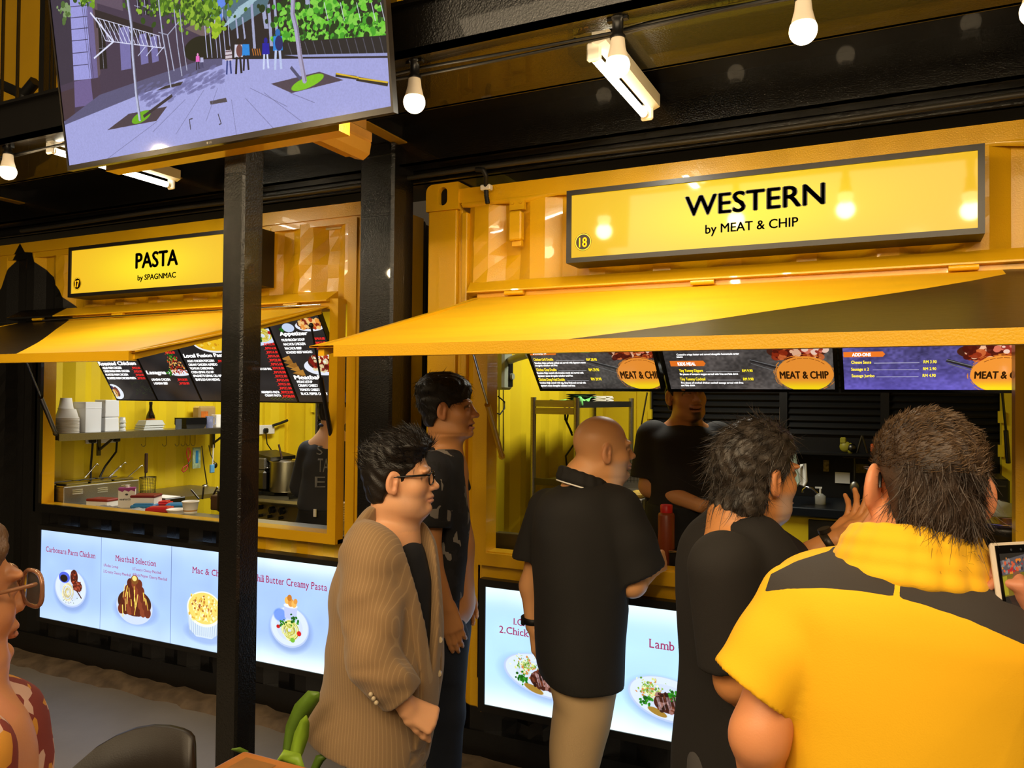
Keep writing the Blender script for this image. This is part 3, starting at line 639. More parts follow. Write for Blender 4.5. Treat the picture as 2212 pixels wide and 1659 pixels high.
def F_meat(cv, cx, cy, rx, ry, rnd, cols=((.25, .10, .06), (.42, .20, .12), (.16, .07, .05), (.6, .42, .38)), n=60):
    cv.ell(cx, cy, rx, ry, (.28, .12, .08)); cv.blobs(n, lambda q: (cx+rx*.85*q.uniform(-1, 1)*.9, cy+ry*.85*q.uniform(-1, 1)), rx*.07, rx*.2, cols, rnd, .9)
M_CRIM = mat('crimson_print', '#9c3f66', .5, emit=.75, ecol='#a3456e')
def lightbox(label, x0, x1, z0, z1, Yf, w, base, edge, draw, texts, divs):
    T = thing('light_box', label, 'light box', ((x0+x1)/2, D, z0))
    mb = MB(); fr(mb, x0, x1, z0, z1, w, Yf, Yf+.02); mb.box((x0, Yf+.02, z0), (x1, D+.008, z0+.006)); mb.box((x0, Yf+.02, z1-.006), (x1, D+.008, z1)); mb.box((x0, Yf+.02, z0+.006), (x0+.006, D+.008, z1-.006)); mb.box((x1-.006, Yf+.02, z0+.006), (x1, D+.008, z1-.006)); obj('box_frame', mb, mat('light_box_frame', '#1b1917', .42), T)
    P = Plane((x0+w, Yf+.006, z0+w), (1, 0, 0), (0, 0, 1), x1-x0-2*w, z1-z0-2*w); cv = Canvas(1720, int(1720*P.h/P.w), base); mp = P.cmap(cv)
    yy = cv.Y/cv.h; xx = cv.X/cv.w
    g = np.clip(np.exp(-(yy/.12)**2)*.8+np.exp(-((1-yy)/.16)**2)*.9, 0, 1)*(edge(xx)); cv.a = cv.a*(1-g[..., None])+g[..., None]*np.array((.93, 1, 1), np.float32)
    cv.noise(.035, 70, 2)
    for d in divs: xx_ = mp(d, 1240)[0]; cv.line(xx_, 0, xx_, cv.h, 2.2, (.35, .42, .62))
    draw(cv, mp); m = printmat('lit_menu_print', cv.image('menu_print'), 1.25, .3, spec=.3); picture('lit_print', *P.quad(), m, T)
    mb = MB()
    for t in texts: P.text(mb, *t, serif=True)
    obj('lettering', mb, M_CRIM, T); return T
def drawL(cv, mp):
    rd = random.Random(4); k = 1.0
    def S(px, py): return mp(px, py)
    s1 = (mp(180, 1270)[0]-mp(120, 1270)[0])/60; v1 = (mp(150, 1300)[1]-mp(150, 1240)[1])/60
    x, y = S(152, 1271); F_plate(cv, x, y, 34*s1, 41*v1); cv.ell(*S(139, 1247), 12*s1, 12*v1, (.30, .38, .85)); cv.ell(*S(138, 1249), 8*s1, 8*v1, (.12, .08, .06))
    F_noodle(cv, *S(146, 1279), 13*s1, 20*v1, rd, ((.93, .9, .72), (.85, .8, .55), (.75, .68, .42)), 34, 3); F_meat(cv, *S(160, 1247), 8*s1, 16*v1, rd, ((.5, .16, .08), (.7, .3, .15), (.3, .08, .04))); F_meat(cv, *S(167, 1267), 10*s1, 11*v1, rd, ((.5, .16, .08), (.65, .3, .2), (.35, .1, .06))); cv.line(*S(165, 1275), *S(176, 1293), 6, (.25, .1, .06))
    cv.blobs(22, lambda q: S(150+q.gauss(0, 12), 1297+q.gauss(0, 4)), 1.2, 3, ((.6, .5, .6), (.4, .5, .3), (.85, .85, .8)), rd)
    s2 = (mp(320, 1290)[0]-mp(260, 1290)[0])/60
    x, y = S(290, 1305); cv.ell(x+8, y+26, 48*s2, 22*s2, (.5, .6, .82), 0, .5, 14); cv.ell(x, y+4*s2, 39*s2, 26*s2, (.78, .83, .93)); cv.ell(x, y-2*s2, 36*s2, 20*s2, (.25, .12, .07))
    for r in range(5):
        for c in range(7-r):
            cv.ell(x+(c-(6-r)/2)*9.5*s2, y+(10-r*10)*s2, 7*s2, 7.5*s2, ((.42, .17, .10), (.33, .12, .07), (.52, .24, .14))[(r+c) % 3])
    for c in range(16): a = x+rd.uniform(-26, 26)*s2; t = y+rd.uniform(-32, 4)*s2; cv.line(a, t, a+rd.uniform(-5, 5)*s2, t+rd.uniform(10, 20)*s2, rd.uniform(3, 6), ((.96, .85, .40), (.93, .78, .3))[c % 2])
    cv.ell(x, y-36*s2, 8*s2, 7*s2, (.5, .3, .12)); cv.ell(x-1, y-38*s2, 5*s2, 4*s2, (.95, .85, .5))
    x, y = S(441, 1330); s3 = s2*1.0
    cv.ell(x+6, y+24*s3, 40*s3, 16*s3, (.5, .6, .82), 0, .5, 12); cv.poly([(x-34*s3, y-8*s3), (x+34*s3, y-8*s3), (x+29*s3, y+22*s3), (x+15*s3, y+31*s3), (x-15*s3, y+31*s3), (x-29*s3, y+22*s3)], (.80, .86, .92))
    for j in range(-7, 8): cv.line(x+j*4.4*s3, y+2*s3, x+j*3.9*s3, y+29*s3, 2.5, (.62, .70, .80))
    cv.ell(x, y-9*s3, 34*s3, 25*s3, (.9, .92, .88)); cv.ell(x, y-10*s3, 31*s3, 22*s3, (.92, .82, .42)); cv.blobs(150, lambda q: (x+29*s3*math.sqrt(q.random())*math.cos(q.random()*6.28), y-10*s3+20*s3*q.uniform(-1, 1)*.9), 3, 7, ((.97, .93, .62), (.95, .85, .42), (.85, .68, .25), (.99, .96, .75)), rd); cv.blobs(26, lambda q: (x+q.gauss(0, 13)*s3, y-14*s3+q.gauss(0, 9)*s3), 2, 6, ((.55, .22, .1), (.7, .35, .15)), rd, .8)
    s4 = (mp(660, 1350)[0]-mp(590, 1350)[0])/70; v4 = (mp(620, 1390)[1]-mp(620, 1330)[1])/60; x, y = S(625, 1355); F_plate(cv, x, y, 42*s4, 44*v4)
    cv.ell(*S(605, 1328), 14*s4, 14*v4, (.35, .52, .92), 0, .8, 6); p = S(628, 1322); cv.poly([(p[0]-15*s4, p[1]-16*v4), (p[0]+14*s4, p[1]-10*v4), (p[0]+12*s4, p[1]+18*v4), (p[0]-13*s4, p[1]+14*v4)], (.72, .76, .93)); cv.ell(p[0]-1, p[1]-13*v4, 15*s4, 5*v4, (.88, .9, .97))
    for dx, dy, rr in ((-8, -24, 8), (0, -20, 9), (7, -18, 8), (-3, -30, 7), (10, -24, 6)): cv.ell(p[0]+dx*s4, p[1]+dy*v4, rr*.7*s4, rr*v4, ((.85, .58, .25), (.75, .45, .15), (.93, .7, .35))[rr % 3], .3)
    F_noodle(cv, *S(627, 1362), 19*s4, 22*v4, rd, ((.86, .86, .48), (.75, .74, .32), (.62, .6, .22), (.92, .92, .6)), 60, 3); F_noodle(cv, *S(626, 1350), 11*s4, 9*v4, rd, ((.9, .9, .55), (.7, .7, .3)), 20, 3)
    cv.ell(*S(601, 1353), 4*s4, 4*v4, (.75, .1, .1)); cv.ell(*S(646, 1369), 4.5*s4, 5.5*v4, (.8, .1, .1)); F_leaf(cv, *S(634, 1338), 9*s4, rd); F_leaf(cv, *S(610, 1345), 7*s4, rd); cv.ell(*S(632, 1383), 5*s4, 5*v4, (.45, .7, .2))
tL = [('Carbonara Parm Chicken', 100, 1191, 207, 12, .012), ('Meatball Selection', 250, 1211, 338, 13, .012), ('1.Pedas Letup', 225, 1223, 256, 6, .01), ('2.Creamy Cheezy Meatball', 224, 1236, 283, 6, .01), ('3.Tomato Cheezy Meatball', 287, 1231, 349, 6, .01), ('4.Black Pepper Cheezy Meatball', 287, 1243, 362, 6, .01), ('Mac & Cheese', 416, 1237, 502, 14, .012), ('Chili Butter Creamy Pasta', 547, 1254, 707, 16, .012)]
YB = 3.085
a = aty(82, 1134, YB); b = aty(77.5, 1341, YB)
lightbox('pasta dishes light box with white print below the left counter', a[0], -2.36, b[2], a[2], YB, .026, (.64, .76, .95), lambda x: .35+.65*np.clip((x-.6)/.2, 0, 1), drawL, tL, (218, 370))
def drawR(cv, mp):
    rd = random.Random(8)
    for (cx, cy, rx, ry, kind) in ((1175, 1462, 90, 44, 0), (1442, 1512, 88, 47, 1)):
        s = (mp(cx+30, cy)[0]-mp(cx-30, cy)[0])/60; v = (mp(cx, cy+30)[1]-mp(cx, cy-30)[1])/60; x, y = mp(cx, cy); F_plate(cv, x, y, rx*s, ry*v, .14)
        sx, sy = mp(cx-38, cy-22); cv.blobs(170, lambda q: (sx+q.gauss(0, 12)*s, sy+q.gauss(0, 11)*v), 1.5, 5, ((.82, .85, .55), (.55, .7, .3), (.9, .92, .75), (.8, .5, .25), (.35, .55, .2)), rd, 1, .3)
        F_leaf(cv, *mp(cx-48, cy+4), 12*s, rd, 24); cv.ell(*mp(cx-22, cy+26), 22*s, 7*v, (.62, .48, .18), .3)
        F_meat(cv, *mp(cx+4, cy+8), 34*s, 22*v, rd, n=110); F_leaf(cv, *mp(cx+14, cy-12), 12*s, rd, 24)
        for k in range(14): px = cx+rd.uniform(-25, 30); cv.line(*mp(px, cy-6), *mp(px+7, cy+22), 3, (.75, .7, .75), .5)
        if kind: F_meat(cv, *mp(cx+40, cy+6), 16*s, 30*v, rd, n=70); cv.line(*mp(cx+34, cy-10), *mp(cx+48, cy-38), 7, (.5, .38, .2)); cv.ell(*mp(cx+48, cy-38), 5*s, 6*v, (.8, .75, .6)); cv.ell(*mp(cx+56, cy-18), 8*s, 13*v, (.93, .8, .3), .3)
        else: cv.ell(*mp(cx+42, cy-24), 12*s, 9*v, (.95, .8, .3), .3)
tR = [('1.Chicken Grill', 1110, 1349, 1222, 15, .012), ('2.Chicken Chop', 1079, 1366, 1218, 16, .012), ('Lamb Chop', 1402, 1398, 1522, 20, .012)]
a = aty(1034.5, 1250, YB); b = aty(1031, 1535, YB)
lightbox('grilled meat plates light box with white print below the right counter', a[0], .62, b[2], a[2], YB, .032, (.70, .86, 1.0), lambda x: 1.0, drawR, tR, (1300,))
# ---------------------------------------------------------------- menu screens
def tilted(bl, top, Yb):                    # plane through the bottom left pixel at depth Yb, leaning so that the side passes through the pixel top
    p = aty(*bl, Yb); d = ray(*top); t = p[0]/d[0]; q = CAM+t*d; v = q-p; v[0] = 0; return p, v/np.linalg.norm(v)
M_TXW = mat('screen_white_text', '#ffffff', .5, emit=.95); M_TXY = mat('screen_yellow_text', '#f2e22a', .5, emit=.85); M_TXR = mat('screen_red_text', '#e0302a', .5, emit=.85); M_TXK = mat('screen_dark_text', '#4a2c10', .5, emit=.35)
M_BEZ = mat('screen_bezel', '#050505', .25)
def screen(T, P, cv, name, em=1., bz=.012, th=.03):
    m = printmat(name, cv.image(name), em, .12, spec=.4); picture('display', *P.quad(.0), m, T)
    mb = MB(); s = -1 if (P.n@(CAM-P.O)) > 0 else 1; B = [P.pt(-bz, -bz, .003), P.pt(P.w+bz, -bz, .003), P.pt(P.w+bz, P.h+bz, .003), P.pt(-bz, P.h+bz, .003)]; I = [P.pt(0, 0, .003), P.pt(P.w, 0, .003), P.pt(P.w, P.h, .003), P.pt(0, P.h, .003)]; K = [P.pt(-bz, -bz, -th), P.pt(P.w+bz, -bz, -th), P.pt(P.w+bz, P.h+bz, -th), P.pt(-bz, P.h+bz, -th)]
    mb.add(B+I+K, [(k, (k+1) % 4, 4+(k+1) % 4, 4+k) for k in range(4)]+[(k, 8+k, 8+(k+1) % 4, (k+1) % 4) for k in range(4)]+[(11, 10, 9, 8)]); obj('bezel', mb, M_BEZ, T)
    mb = MB(); c0 = P.pt(P.w/2, P.h*.75, -th); mb.cyl(c0, c0+np.array([0, .05, .0]), .02, n=8); mb.box((c0[0]-.015, c0[1]+.03, c0[2]), (c0[0]+.015, c0[1]+.06, 2.49)); obj('mount_arm', mb, M_BLKP, T)
xb = [252, 340.5, 436, 540, 645, 757]; YbL = 3.5; p0, VL = tilted((252, 863), (207, 775), YbL)
bx = [aty(x, 863+(x-252)*.0187, YbL)[0] for x in xb]
boards = [('left menu screen headed Roasted Chicken over the pasta stall shelf', 0), ('menu screen with a lasagna slice picture over the pasta stall shelf', 1), ('menu screen headed Local Fusion Pasta left of the slim black post', 2), ('menu screen mostly hidden behind the slim black post, with red price column', 3), ('menu screen headed Appetizer at the right end of the pasta stall', 4)]
MENU = {0: ([('Roasted Chicken', 215, 789, 295, 8, .05), ('AGLIO PARM CHICKEN', 223, 797, 264, 5, .03), ('CARBONARA PARM CHICKEN', 226, 804, 281, 5, .03), ('ROASTED PARM CHICKEN', 230, 811.5, 278, 5, .03), ('ROASTED PARM CHICKEN PASTA', 234, 819, 295, 5, .03)], [('_RM22.00', 285, 797, 304, 5, .03), ('_RM24.00', 289, 804.5, 308, 5, .03), ('_RM28.00', 293, 812, 312, 5, .03), ('_RM30.00', 297, 819, 315, 5, .03)]),
 1: ([('Lasagna', 319, 808, 360, 8, .05), ('LASAGNA CHICKEN', 329, 822, 369, 5, .03), ('LASAGNA BEEF', 334, 830, 364, 5, .03)], [('_RM20.00', 356, 764, 379, 5, .03), ('_RM18.00', 383, 822, 406, 5, .03), ('_RM20.00', 387, 830, 410, 5, .03)]),
 2: ([('Local Fusion Pasta', 399, 772, 490, 8, .05), ('AGLIO CHICKEN POPCORN', 406, 782, 464, 5, .03), ('CREAMY CHICKEN ALFREDO', 409, 790, 471, 5, .03), ('TOMYAM CARBONARA', 412, 798, 463, 5, .03), ("C'KEN LEMAK CILI API", 415, 806, 463, 5, .03), ('SPAGHETTI LEMAK CILI API', 419, 814, 480, 5, .03), ('SEAFOOD KAM HEONG', 424, 822, 476, 5, .03)], [('_RM18.00', 470, 782, 492, 5, .03)]),
 3: ([('AGLIO OLIO BALL', 556, 799, 588, 5, .03), ('ARRABIATA PASTA', 566, 849, 605, 5, .03), ('CREAMY PASTA', 574, 856, 608, 5, .03)], [('_RM%s.00' % v, 568+i*3.15, 746+i*8.6, 596.5+i*3.15, 5.5, .03) for i, v in enumerate('12 14 16 16 22 15 18 18 22 25 25 22 22 28'.split())]),
 4: ([('Appetizer', 606, 725, 666, 8.5, .05), ('MUSHROOM SOUP', 610, 737, 660, 5.5, .03), ('NACHOS CHICKEN', 614, 746, 661, 5.5, .03), ('NACHOS BEEF', 617, 755, 653, 5.5, .03), ('LOADED BEEF NACHO', 620, 763.5, 676, 5.5, .03), ('Meatball', 638, 819, 694, 9, .05), ('PEDAS LETUP', 643, 827, 676, 5.5, .03), ('CREAMY CHEEZY', 646, 835, 688, 5.5, .03), ('TOMATO CHEEZY', 649, 844, 692, 5.5, .03), ('BLACK PEPPER CHEEZY', 652, 852.5, 709, 5.5, .03)], [('_RM10.00', 678, 734, 703, 5.5, .03), ('_RM12.00', 680, 743, 705, 5.5, .03), ('_RM12.00', 684, 753, 708, 5.5, .03), ('_RM15.00', 687, 761.5, 711, 5.5, .03), ('_RM15.00', 710, 826, 735, 5.5, .03), ('_RM18.00', 713, 835, 738, 5.5, .03)])}
for lab, i in boards:
    w = bx[i+1]-bx[i]-.012; P = Plane((bx[i]+.006, YbL, p0[2]), (1, 0, 0), VL, w, w*1.5); T = thing('menu_screen', lab, 'screen', P.pt(w/2, 0), group='slanted menu screens of the pasta stall')
    cv = Canvas(260, 390, (.16, .15, .15)); mp = P.cmap(cv); rd = random.Random(20+i); s = (mp(300, 800)[0]-mp(280, 800)[0])/20; v = (mp(300, 810)[1]-mp(300, 790)[1])/20
    cv.noise(.25, 60, i)
    if i == 0:
        c = mp(250, 846); cv.ell(*c, 16*s, 17*v, (.93, .96, 1), .25); cv.ell(c[0]-5*s, c[1]-9*v, 5*s, 5*v, (.2, .15, .3)); F_meat(cv, c[0]+3*s, c[1], 5*s, 11*v, rd, ((.7, .2, .1), (.85, .4, .25), (.5, .1, .06))); F_noodle(cv, c[0]-3*s, c[1]+4*v, 6*s, 9*v, rd, ((.95, .8, .35), (.85, .6, .2)), 20, 2)
        for k in range(40): x = 140+rd.uniform(0, 110); y = 300+rd.uniform(0, 70); cv.line(x, y, x+rd.uniform(-26, 26), y-rd.uniform(5, 14), 1.5, (.22, .26, .16))
    if i == 1:
        c = mp(384, 798); cv.ell(c[0], c[1]+7*v, 24*s, 7*v, (.95, .96, 1))
        for k in range(7):
            y = c[1]+(6-k*5)*v
            cv.blobs(22, lambda q: (c[0]+q.uniform(-17+k, 17-k)*s, y+q.gauss(0, 1.5)*v), 2, 5, ((.75, .15, .08), (.95, .75, .4), (.9, .5, .25), (.55, .1, .06)), rd)
        F_leaf(cv, c[0]-4*s, c[1]-26*v, 7*s, rd); F_leaf(cv, c[0]-18*s, c[1]+6*v, 6*s, rd)
    if i == 2: c = mp(462, 738); cv.ell(*c, 42*s, 22*v, (.95, .95, .97)); cv.ell(c[0], c[1]-2, 39*s, 19*v, (.95, .75, .12)); cv.blobs(30, lambda q: (c[0]+q.uniform(-30, 30)*s, c[1]+q.uniform(-12, 14)*v), 2, 8, ((.85, .6, .1), (.98, .85, .35)), rd)
    if i == 3: c = mp(566, 724); cv.poly([mp(545, 715), mp(588, 708), mp(598, 738), mp(560, 748)], (.85, .9, 1)); F_noodle(cv, c[0], c[1], 16*s, 13*v, rd, ((.9, .85, .3), (.75, .65, .15), (.95, .9, .5)), 50, 2.5); F_leaf(cv, c[0]-6*s, c[1]+6*v, 6*s, rd); cv.ell(c[0]+14*s, c[1]-4*v, 3*s, 3*v, (.7, .1, .1)); [cv.line(*mp(585+k*4, 862), *mp(590+k*4, 858+(k % 2)*6), 1.6, (.4, .5, .15)) for k in range(12)]
    if i == 4:
        c = mp(668, 700); cv.ell(c[0], c[1]+3*v, 24*s, 10*v, (.93, .95, 1)); F_meat(cv, c[0], c[1], 20*s, 9*v, rd, ((.75, .25, .1), (.95, .6, .25), (.5, .12, .06), (.98, .8, .5)), 70); c = mp(622, 708); cv.ell(*c, 10*s, 8*v, (.8, .86, .97)); F_leaf(cv, *mp(607, 713), 5*s, rd)
        for k in range(7): x, y = mp(618+k*5, 775+k*5+(k % 3)*3); cv.poly([(x-9*s, y), (x+7*s, y-6*v), (x+8*s, y+7*v)], ((.72, .5, .2), (.6, .4, .15))[k % 2])
        c = mp(696, 788); cv.ell(c[0], c[1]+4*v, 31*s, 16*v, (.93, .95, 1)); F_meat(cv, c[0]+2*s, c[1]-4*v, 24*s, 16*v, rd, ((.5, .08, .06), (.7, .18, .1), (.93, .85, .65), (.35, .06, .04)), 80); cv.blobs(24, lambda q: (c[0]+q.gauss(0, 9)*s, c[1]+q.gauss(-10, 6)*v), 3, 7, ((.97, .9, .65), (.95, .95, .9)), rd)
    screen(T, P, cv, 'menu_picture', .95, .006)
    mb = MB()
    for t in MENU[i][0]: P.text(mb, *t)
    mb2 = [mb]
    for t in MENU[i][1]: P.text(mb, *t, mi=1)
    obj('menu_text', mb, [M_TXW, M_TXR], T)
YbR = 3.5; p0, VR = tilted((1168, 842), (1140, 765), YbR)
edges = [(1168, 1430), (1446, 1806), (1820, 2255)]
labs = ['left menu screen listing chicken double plates in the WESTERN stall', 'middle menu screen with the KIDS MEAL heading', 'right purple menu screen with the ADD-ONS heading']
TX = {0: dict(tab=[(1135, 768, 1200, 757)], tabt=[('DOUBLE UP', 1152, 765, 1182, 6, .03)], y=[('Chicken Grill Double', 1154, 779, 1196, 6, .03), ('RM 28.90', 1268, 779, 1290, 6, .03), ('Chicken Chop Double', 1160, 801, 1203, 6, .03), ('RM 29.90', 1273, 801, 1295, 6, .03), ('Chicken Deep Fried Double', 1165, 822, 1221, 6, .03), ('RM 29.90', 1278, 821, 1300, 6, .03)], w=[('Boneless thigh perfectly grilled and served with signature sauce', 1156, 785.5, 1266, 4, .02), ('alongside coleslaw and fries', 1157, 791, 1205, 4, .02), ('Boneless thigh coated with breaded crumb and served with', 1161, 807, 1261, 4, .02), ('signature sauce alongside coleslaw and fries', 1163, 813, 1238, 4, .02), ('Boneless thigh coated with egg, deep fried and served with', 1166, 828, 1266, 4, .02), ('signature sauce alongside coleslaw and fries', 1168, 834, 1243, 4, .02)], ln=[(1201, 779, 1262), (1206, 801, 1267), (1225, 822, 1272)], logo=(1385, 808, 1341, 1431), bg=(.27, .25, .24)),
 1: dict(tab=[(1449, 791.5, 1523, 779)], tabt=[('KIDS MEAL', 1465, 789, 1503, 7, .03)], y=[('Tiny Tummy Dippers', 1468, 803, 1519, 6, .03), ('RM 9.90', 1604, 803, 1626, 6, .03), ('Tiny Tummy Cocktail', 1470, 821, 1524, 6, .03), ('RM 9.90', 1606, 821, 1628, 6, .03)], w=[('Coated in crispy batter and served alongside homemade tartar', 1462, 767.5, 1597, 4, .02), ('sauce', 1462, 772, 1475, 4, .02), ('Six pieces of tempura nugget served with fries and kids drink', 1469, 809.5, 1595, 4, .02), ('Five pieces of smoked chicken cocktail sausage served with fries', 1472, 828, 1606, 4, .02), ('and kids drink', 1472, 833.5, 1502, 4, .02)], ln=[(1525, 803, 1598), (1530, 821, 1600)], logo=(1740, 808, 1684, 1794), bg=(.29, .27, .26)),
 2: dict(tab=[(1822, 772, 1912, 759)], tabt=[('ADD-ONS', 1841, 769, 1881, 7, .03)], y=[('Cheese Sauce', 1839, 785, 1882, 6.5, .03), ('RM 3.90', 1995, 784, 2023, 6.5, .03), ('Sausage x 2', 1839, 800, 1877, 6.5, .03), ('RM 2.90', 1994, 799, 2022, 6.5, .03), ('Sausage Jumbo', 1840, 814, 1889, 6.5, .03), ('RM 4.90', 1993, 813.5, 2021, 6.5, .03)], w=[], ln=[(1888, 784.5, 1986), (1885, 799, 1985), (1893, 814, 1984)], logo=(2165, 808, 2103, 2230), bg=(.34, .31, .55))}
for i, (e0, e1) in enumerate(edges):
    x0 = aty(e0, 842, YbR)[0]+.008; x1 = aty(e1, 845, YbR)[0]-.004; w = x1-x0; P = Plane((x0, YbR, p0[2]+.006), (1, 0, 0), VR, w, w*.5625); t = TX[i]
    T = thing('menu_screen', labs[i], 'screen', P.pt(w/2, 0), group='landscape menu screens of the grill stall')
    cv = Canvas(640, 360, t['bg']); mp = P.cmap(cv); rd = random.Random(40+i); cv.noise(.3, 90, i); cv.noise(.22, 9, i+5)
    if i == 2:
        g = np.clip((cv.Y/cv.h-.55)*2, 0, 1)[..., None]; cv.a = cv.a*(1-g*.5)+g*.5*np.array((.42, .36, .85), np.float32)
    for k in range(240):
        x, y = rd.uniform(0, 640), rd.uniform(0, 360); cv.line(x, y, x+rd.uniform(6, 30), y-rd.uniform(2, 10), 1.2, (.42, .40, .40) if i < 2 else (.5, .46, .75), .35)
    s = (mp(1320, 800)[0]-mp(1300, 800)[0])/20
    lx, ly, l0, l1 = t['logo']; c0, c1 = mp(l0, ly), mp(l1, ly)
    gr = (lx-70, 770) if i < 2 else (2165, 752)
    cv.line(*mp(lx-120, 778), *mp(lx-40, 800), 14, (.16, .15, .15)); cv.line(*mp(lx-120, 777), *mp(lx-40, 797), 3, (.5, .5, .5)); cv.line(*mp(lx-118, 785), *mp(lx-50, 806), 3, (.45, .45, .45))
    F_meat(cv, *mp(lx-20, 758), 52*s, 20*s, rd, ((.55, .16, .06), (.8, .4, .2), (.3, .07, .04), (.95, .75, .6)), 160); cv.blobs(24, lambda q: (mp(lx+18, 752)[0]+q.uniform(-20, 20)*s, mp(lx+18, 752)[1]+q.uniform(-9, 9)*s), 5, 16, ((.85, .45, .35), (.95, .8, .72), (.6, .2, .15)), rd)
    cy = mp(lx, 806)[1]+4; R = abs(c1[0]-c0[0])*.56
    for k in range(70):
        a = rd.uniform(0, 6.28); q = rd.uniform(1, 1.12); cv.line((c0[0]+c1[0])/2+R*q*math.cos(a), cy+R*.86*q*math.sin(a), (c0[0]+c1[0])/2+R*q*math.cos(a+.2), cy+R*.86*q*math.sin(a+.2), 2, (.93, .55, .18), .8)
    cv.ell((c0[0]+c1[0])/2, cy, R, R*.86, (.94, .58, .20)); g = np.clip((cv.Y-cy-R*.25)/(R*.4), 0, 1)*(((cv.X-(c0[0]+c1[0])/2)/R)**2+((cv.Y-cy)/(R*.86))**2 < 1); cv.a = cv.a*(1-g[..., None])+g[..., None]*np.array((1, .86, .1), np.float32)
    for k in range(7): a = -2.3+k*.24; cv.line((c0[0]+c1[0])/2+R*.9*math.cos(a), cy+R*.76*math.sin(a), (c0[0]+c1[0])/2+R*.9*math.cos(a+.2), cy+R*.76*math.sin(a+.2), 2.5, (.45, .22, .05), .8)
    for (a0, b0, a1, b1) in t['tab']: p, q = mp(a0, b0), mp(a1, b1); cv.poly([p, (q[0]-8, p[1]), (q[0], (p[1]+q[1])/2), (q[0]-8, q[1]), (p[0], q[1])], (.93, .47, .14))
    for a0, b0, a1 in t['ln']: p, q = mp(a0, b0), mp(a1, b0); cv.line(p[0], p[1], q[0], p[1], 1.6, (.9, .9, .92))
    screen(T, P, cv, 'menu_picture', .9 if i < 2 else 1.05, .014)
    mb = MB()
    for q in t['w']+t['tabt']: P.text(mb, *q)
    for q in t['y']: P.text(mb, *q, mi=1)
    P.text(mb, 'MEAT & CHIP', l0+2, 817, l1-4, 16, .05, mi=2)
    obj('menu_text', mb, [M_TXW, M_TXY, M_TXK], T)
# ---------------------------------------------------------------- television under the beam
YT = 1.9; bl, br = aty(150, 352, YT), aty(846, 238, YT); zb = (bl[2]+br[2])/2
q = at(102, 20, 0, bl[0]); v1 = q-bl; q = at(834, 0, 0, br[0]); v2 = q-br; VT = v1/np.linalg.norm(v1)*.5+v2/np.linalg.norm(v2)*.5; VT[0] = 0; VT /= np.linalg.norm(VT)
wT = br[0]-bl[0]; P = Plane((bl[0], YT, zb), (1, 0, 0), VT, wT, wT*.5625); T = thing('television', 'large television showing a sunny tree-lined street, hung under the beam', 'television', P.pt(wT/2, 0))
cv = Canvas(1280, 720, (.63, .64, .86)); mp = P.cmap(cv); rd = random.Random(77)
def po(pts, col, al=1.): cv.poly([mp(*p) for p in pts], col, al)
def li(a, b, w, col, al=1.): cv.line(*mp(*a), *mp(*b), w*1.8, col, al)
def pl(pts, w, col):
    for k, (a, b) in enumerate(zip(pts, pts[1:])): li(a, b, w, col); cv.ell(*mp(*b), w*.9, w*.9, col)
def fo(cx, cy, rx, ry, n, cols, r=(2.5, 7)): cv.blobs(n, lambda q: mp(cx+q.gauss(0, rx*.5), cy+q.gauss(0, ry*.5)), r[0]*1.6, r[1]*1.6, cols, rd)
GR = ((.25, .42, .08), (.42, .60, .12), (.14, .28, .05), (.55, .70, .2)); GB = ((.25, .62, .14), (.42, .78, .2), (.1, .34, .08), (.5, .8, .28), (.05, .18, .06))
po([(60, -400), (900, -400), (840, 125), (480, 128), (440, 132), (140, 262)], (.11, .09, .12))                     # shade behind everything
po([(90, -250), (395, -150), (440, 60), (440, 132), (300, 188), (200, 232), (135, 264)], (.25, .20, .29))           # left facades
po([(97, -60), (148, -60), (158, 176), (118, 190)], (.20, .17, .25)); po([(142, -160), (176, -160), (198, 170), (160, 174)], (.60, .60, .86))
for y in (14, 38, 63, 88, 115, 142): li((150, y+1), (190, y-3), 1.2, (.2, .18, .3))
po([(176, -160), (190, -160), (212, 168), (198, 170)], (.42, .38, .58)); po([(190, -100), (205, -100), (217, 160), (212, 168)], (.36, .29, .33))
for x in (180, 184, 188): li((x-4, 0), (x+14, 168), .8, (.2, .17, .28))
po([(160, 176), (196, 170), (202, 226), (162, 232)], (.42, .36, .56)); po([(196, 172), (216, 166), (218, 222), (202, 226)], (.26, .2, .28)); po([(130, 200), (160, 190), (162, 250), (138, 260)], (.25, .18, .22))
po([(204, 20), (330, 60), (330, 88), (208, 60)], (.14, .11, .14)); po([(200, -60), (262, -40), (266, 24), (206, 6)], (.36, .3, .38))
for x, y0, y1, w in ((257, 60, 152, 22), (300, 75, 140, 16), (324, 80, 136, 14)): po([(x, y0), (x+w, y0-4), (x+w+5, y1-4), (x+5, y1)], (.45, .43, .66))
po([(212, 60), (226, 62), (232, 148), (216, 150)], (.07, .06, .08)); li((219, 62), (224, 148), 1, (.6, .6, .7)); li((214, 105), (228, 103), 1, (.5, .5, .6))
for x in (290, 306, 322, 336): po([(x, -60), (x+11, -60), (x+16, 34), (x+6, 30)], (.08, .08, .14)); li((x+4, -20), (x+9, 32), 1.2, (.75, .75, .9)); li((x, 12), (x+14, 16), 1, (.7, .7, .85))
po([(215, 205), (330, 165), (440, 128), (480, 126), (480, 140), (300, 205), (140, 270), (140, 262)], (.34, .33, .47))
for a, b, w in (((195, 27), (245, 90), 3.2), ((245, 90), (203, 126), 3.2), ((207, 38), (228, 88), 1.5), ((207, 38), (345, 78), 1.2), ((228, 88), (354, 104), 1.6)): li(a, b, w, (.86, .87, .97))
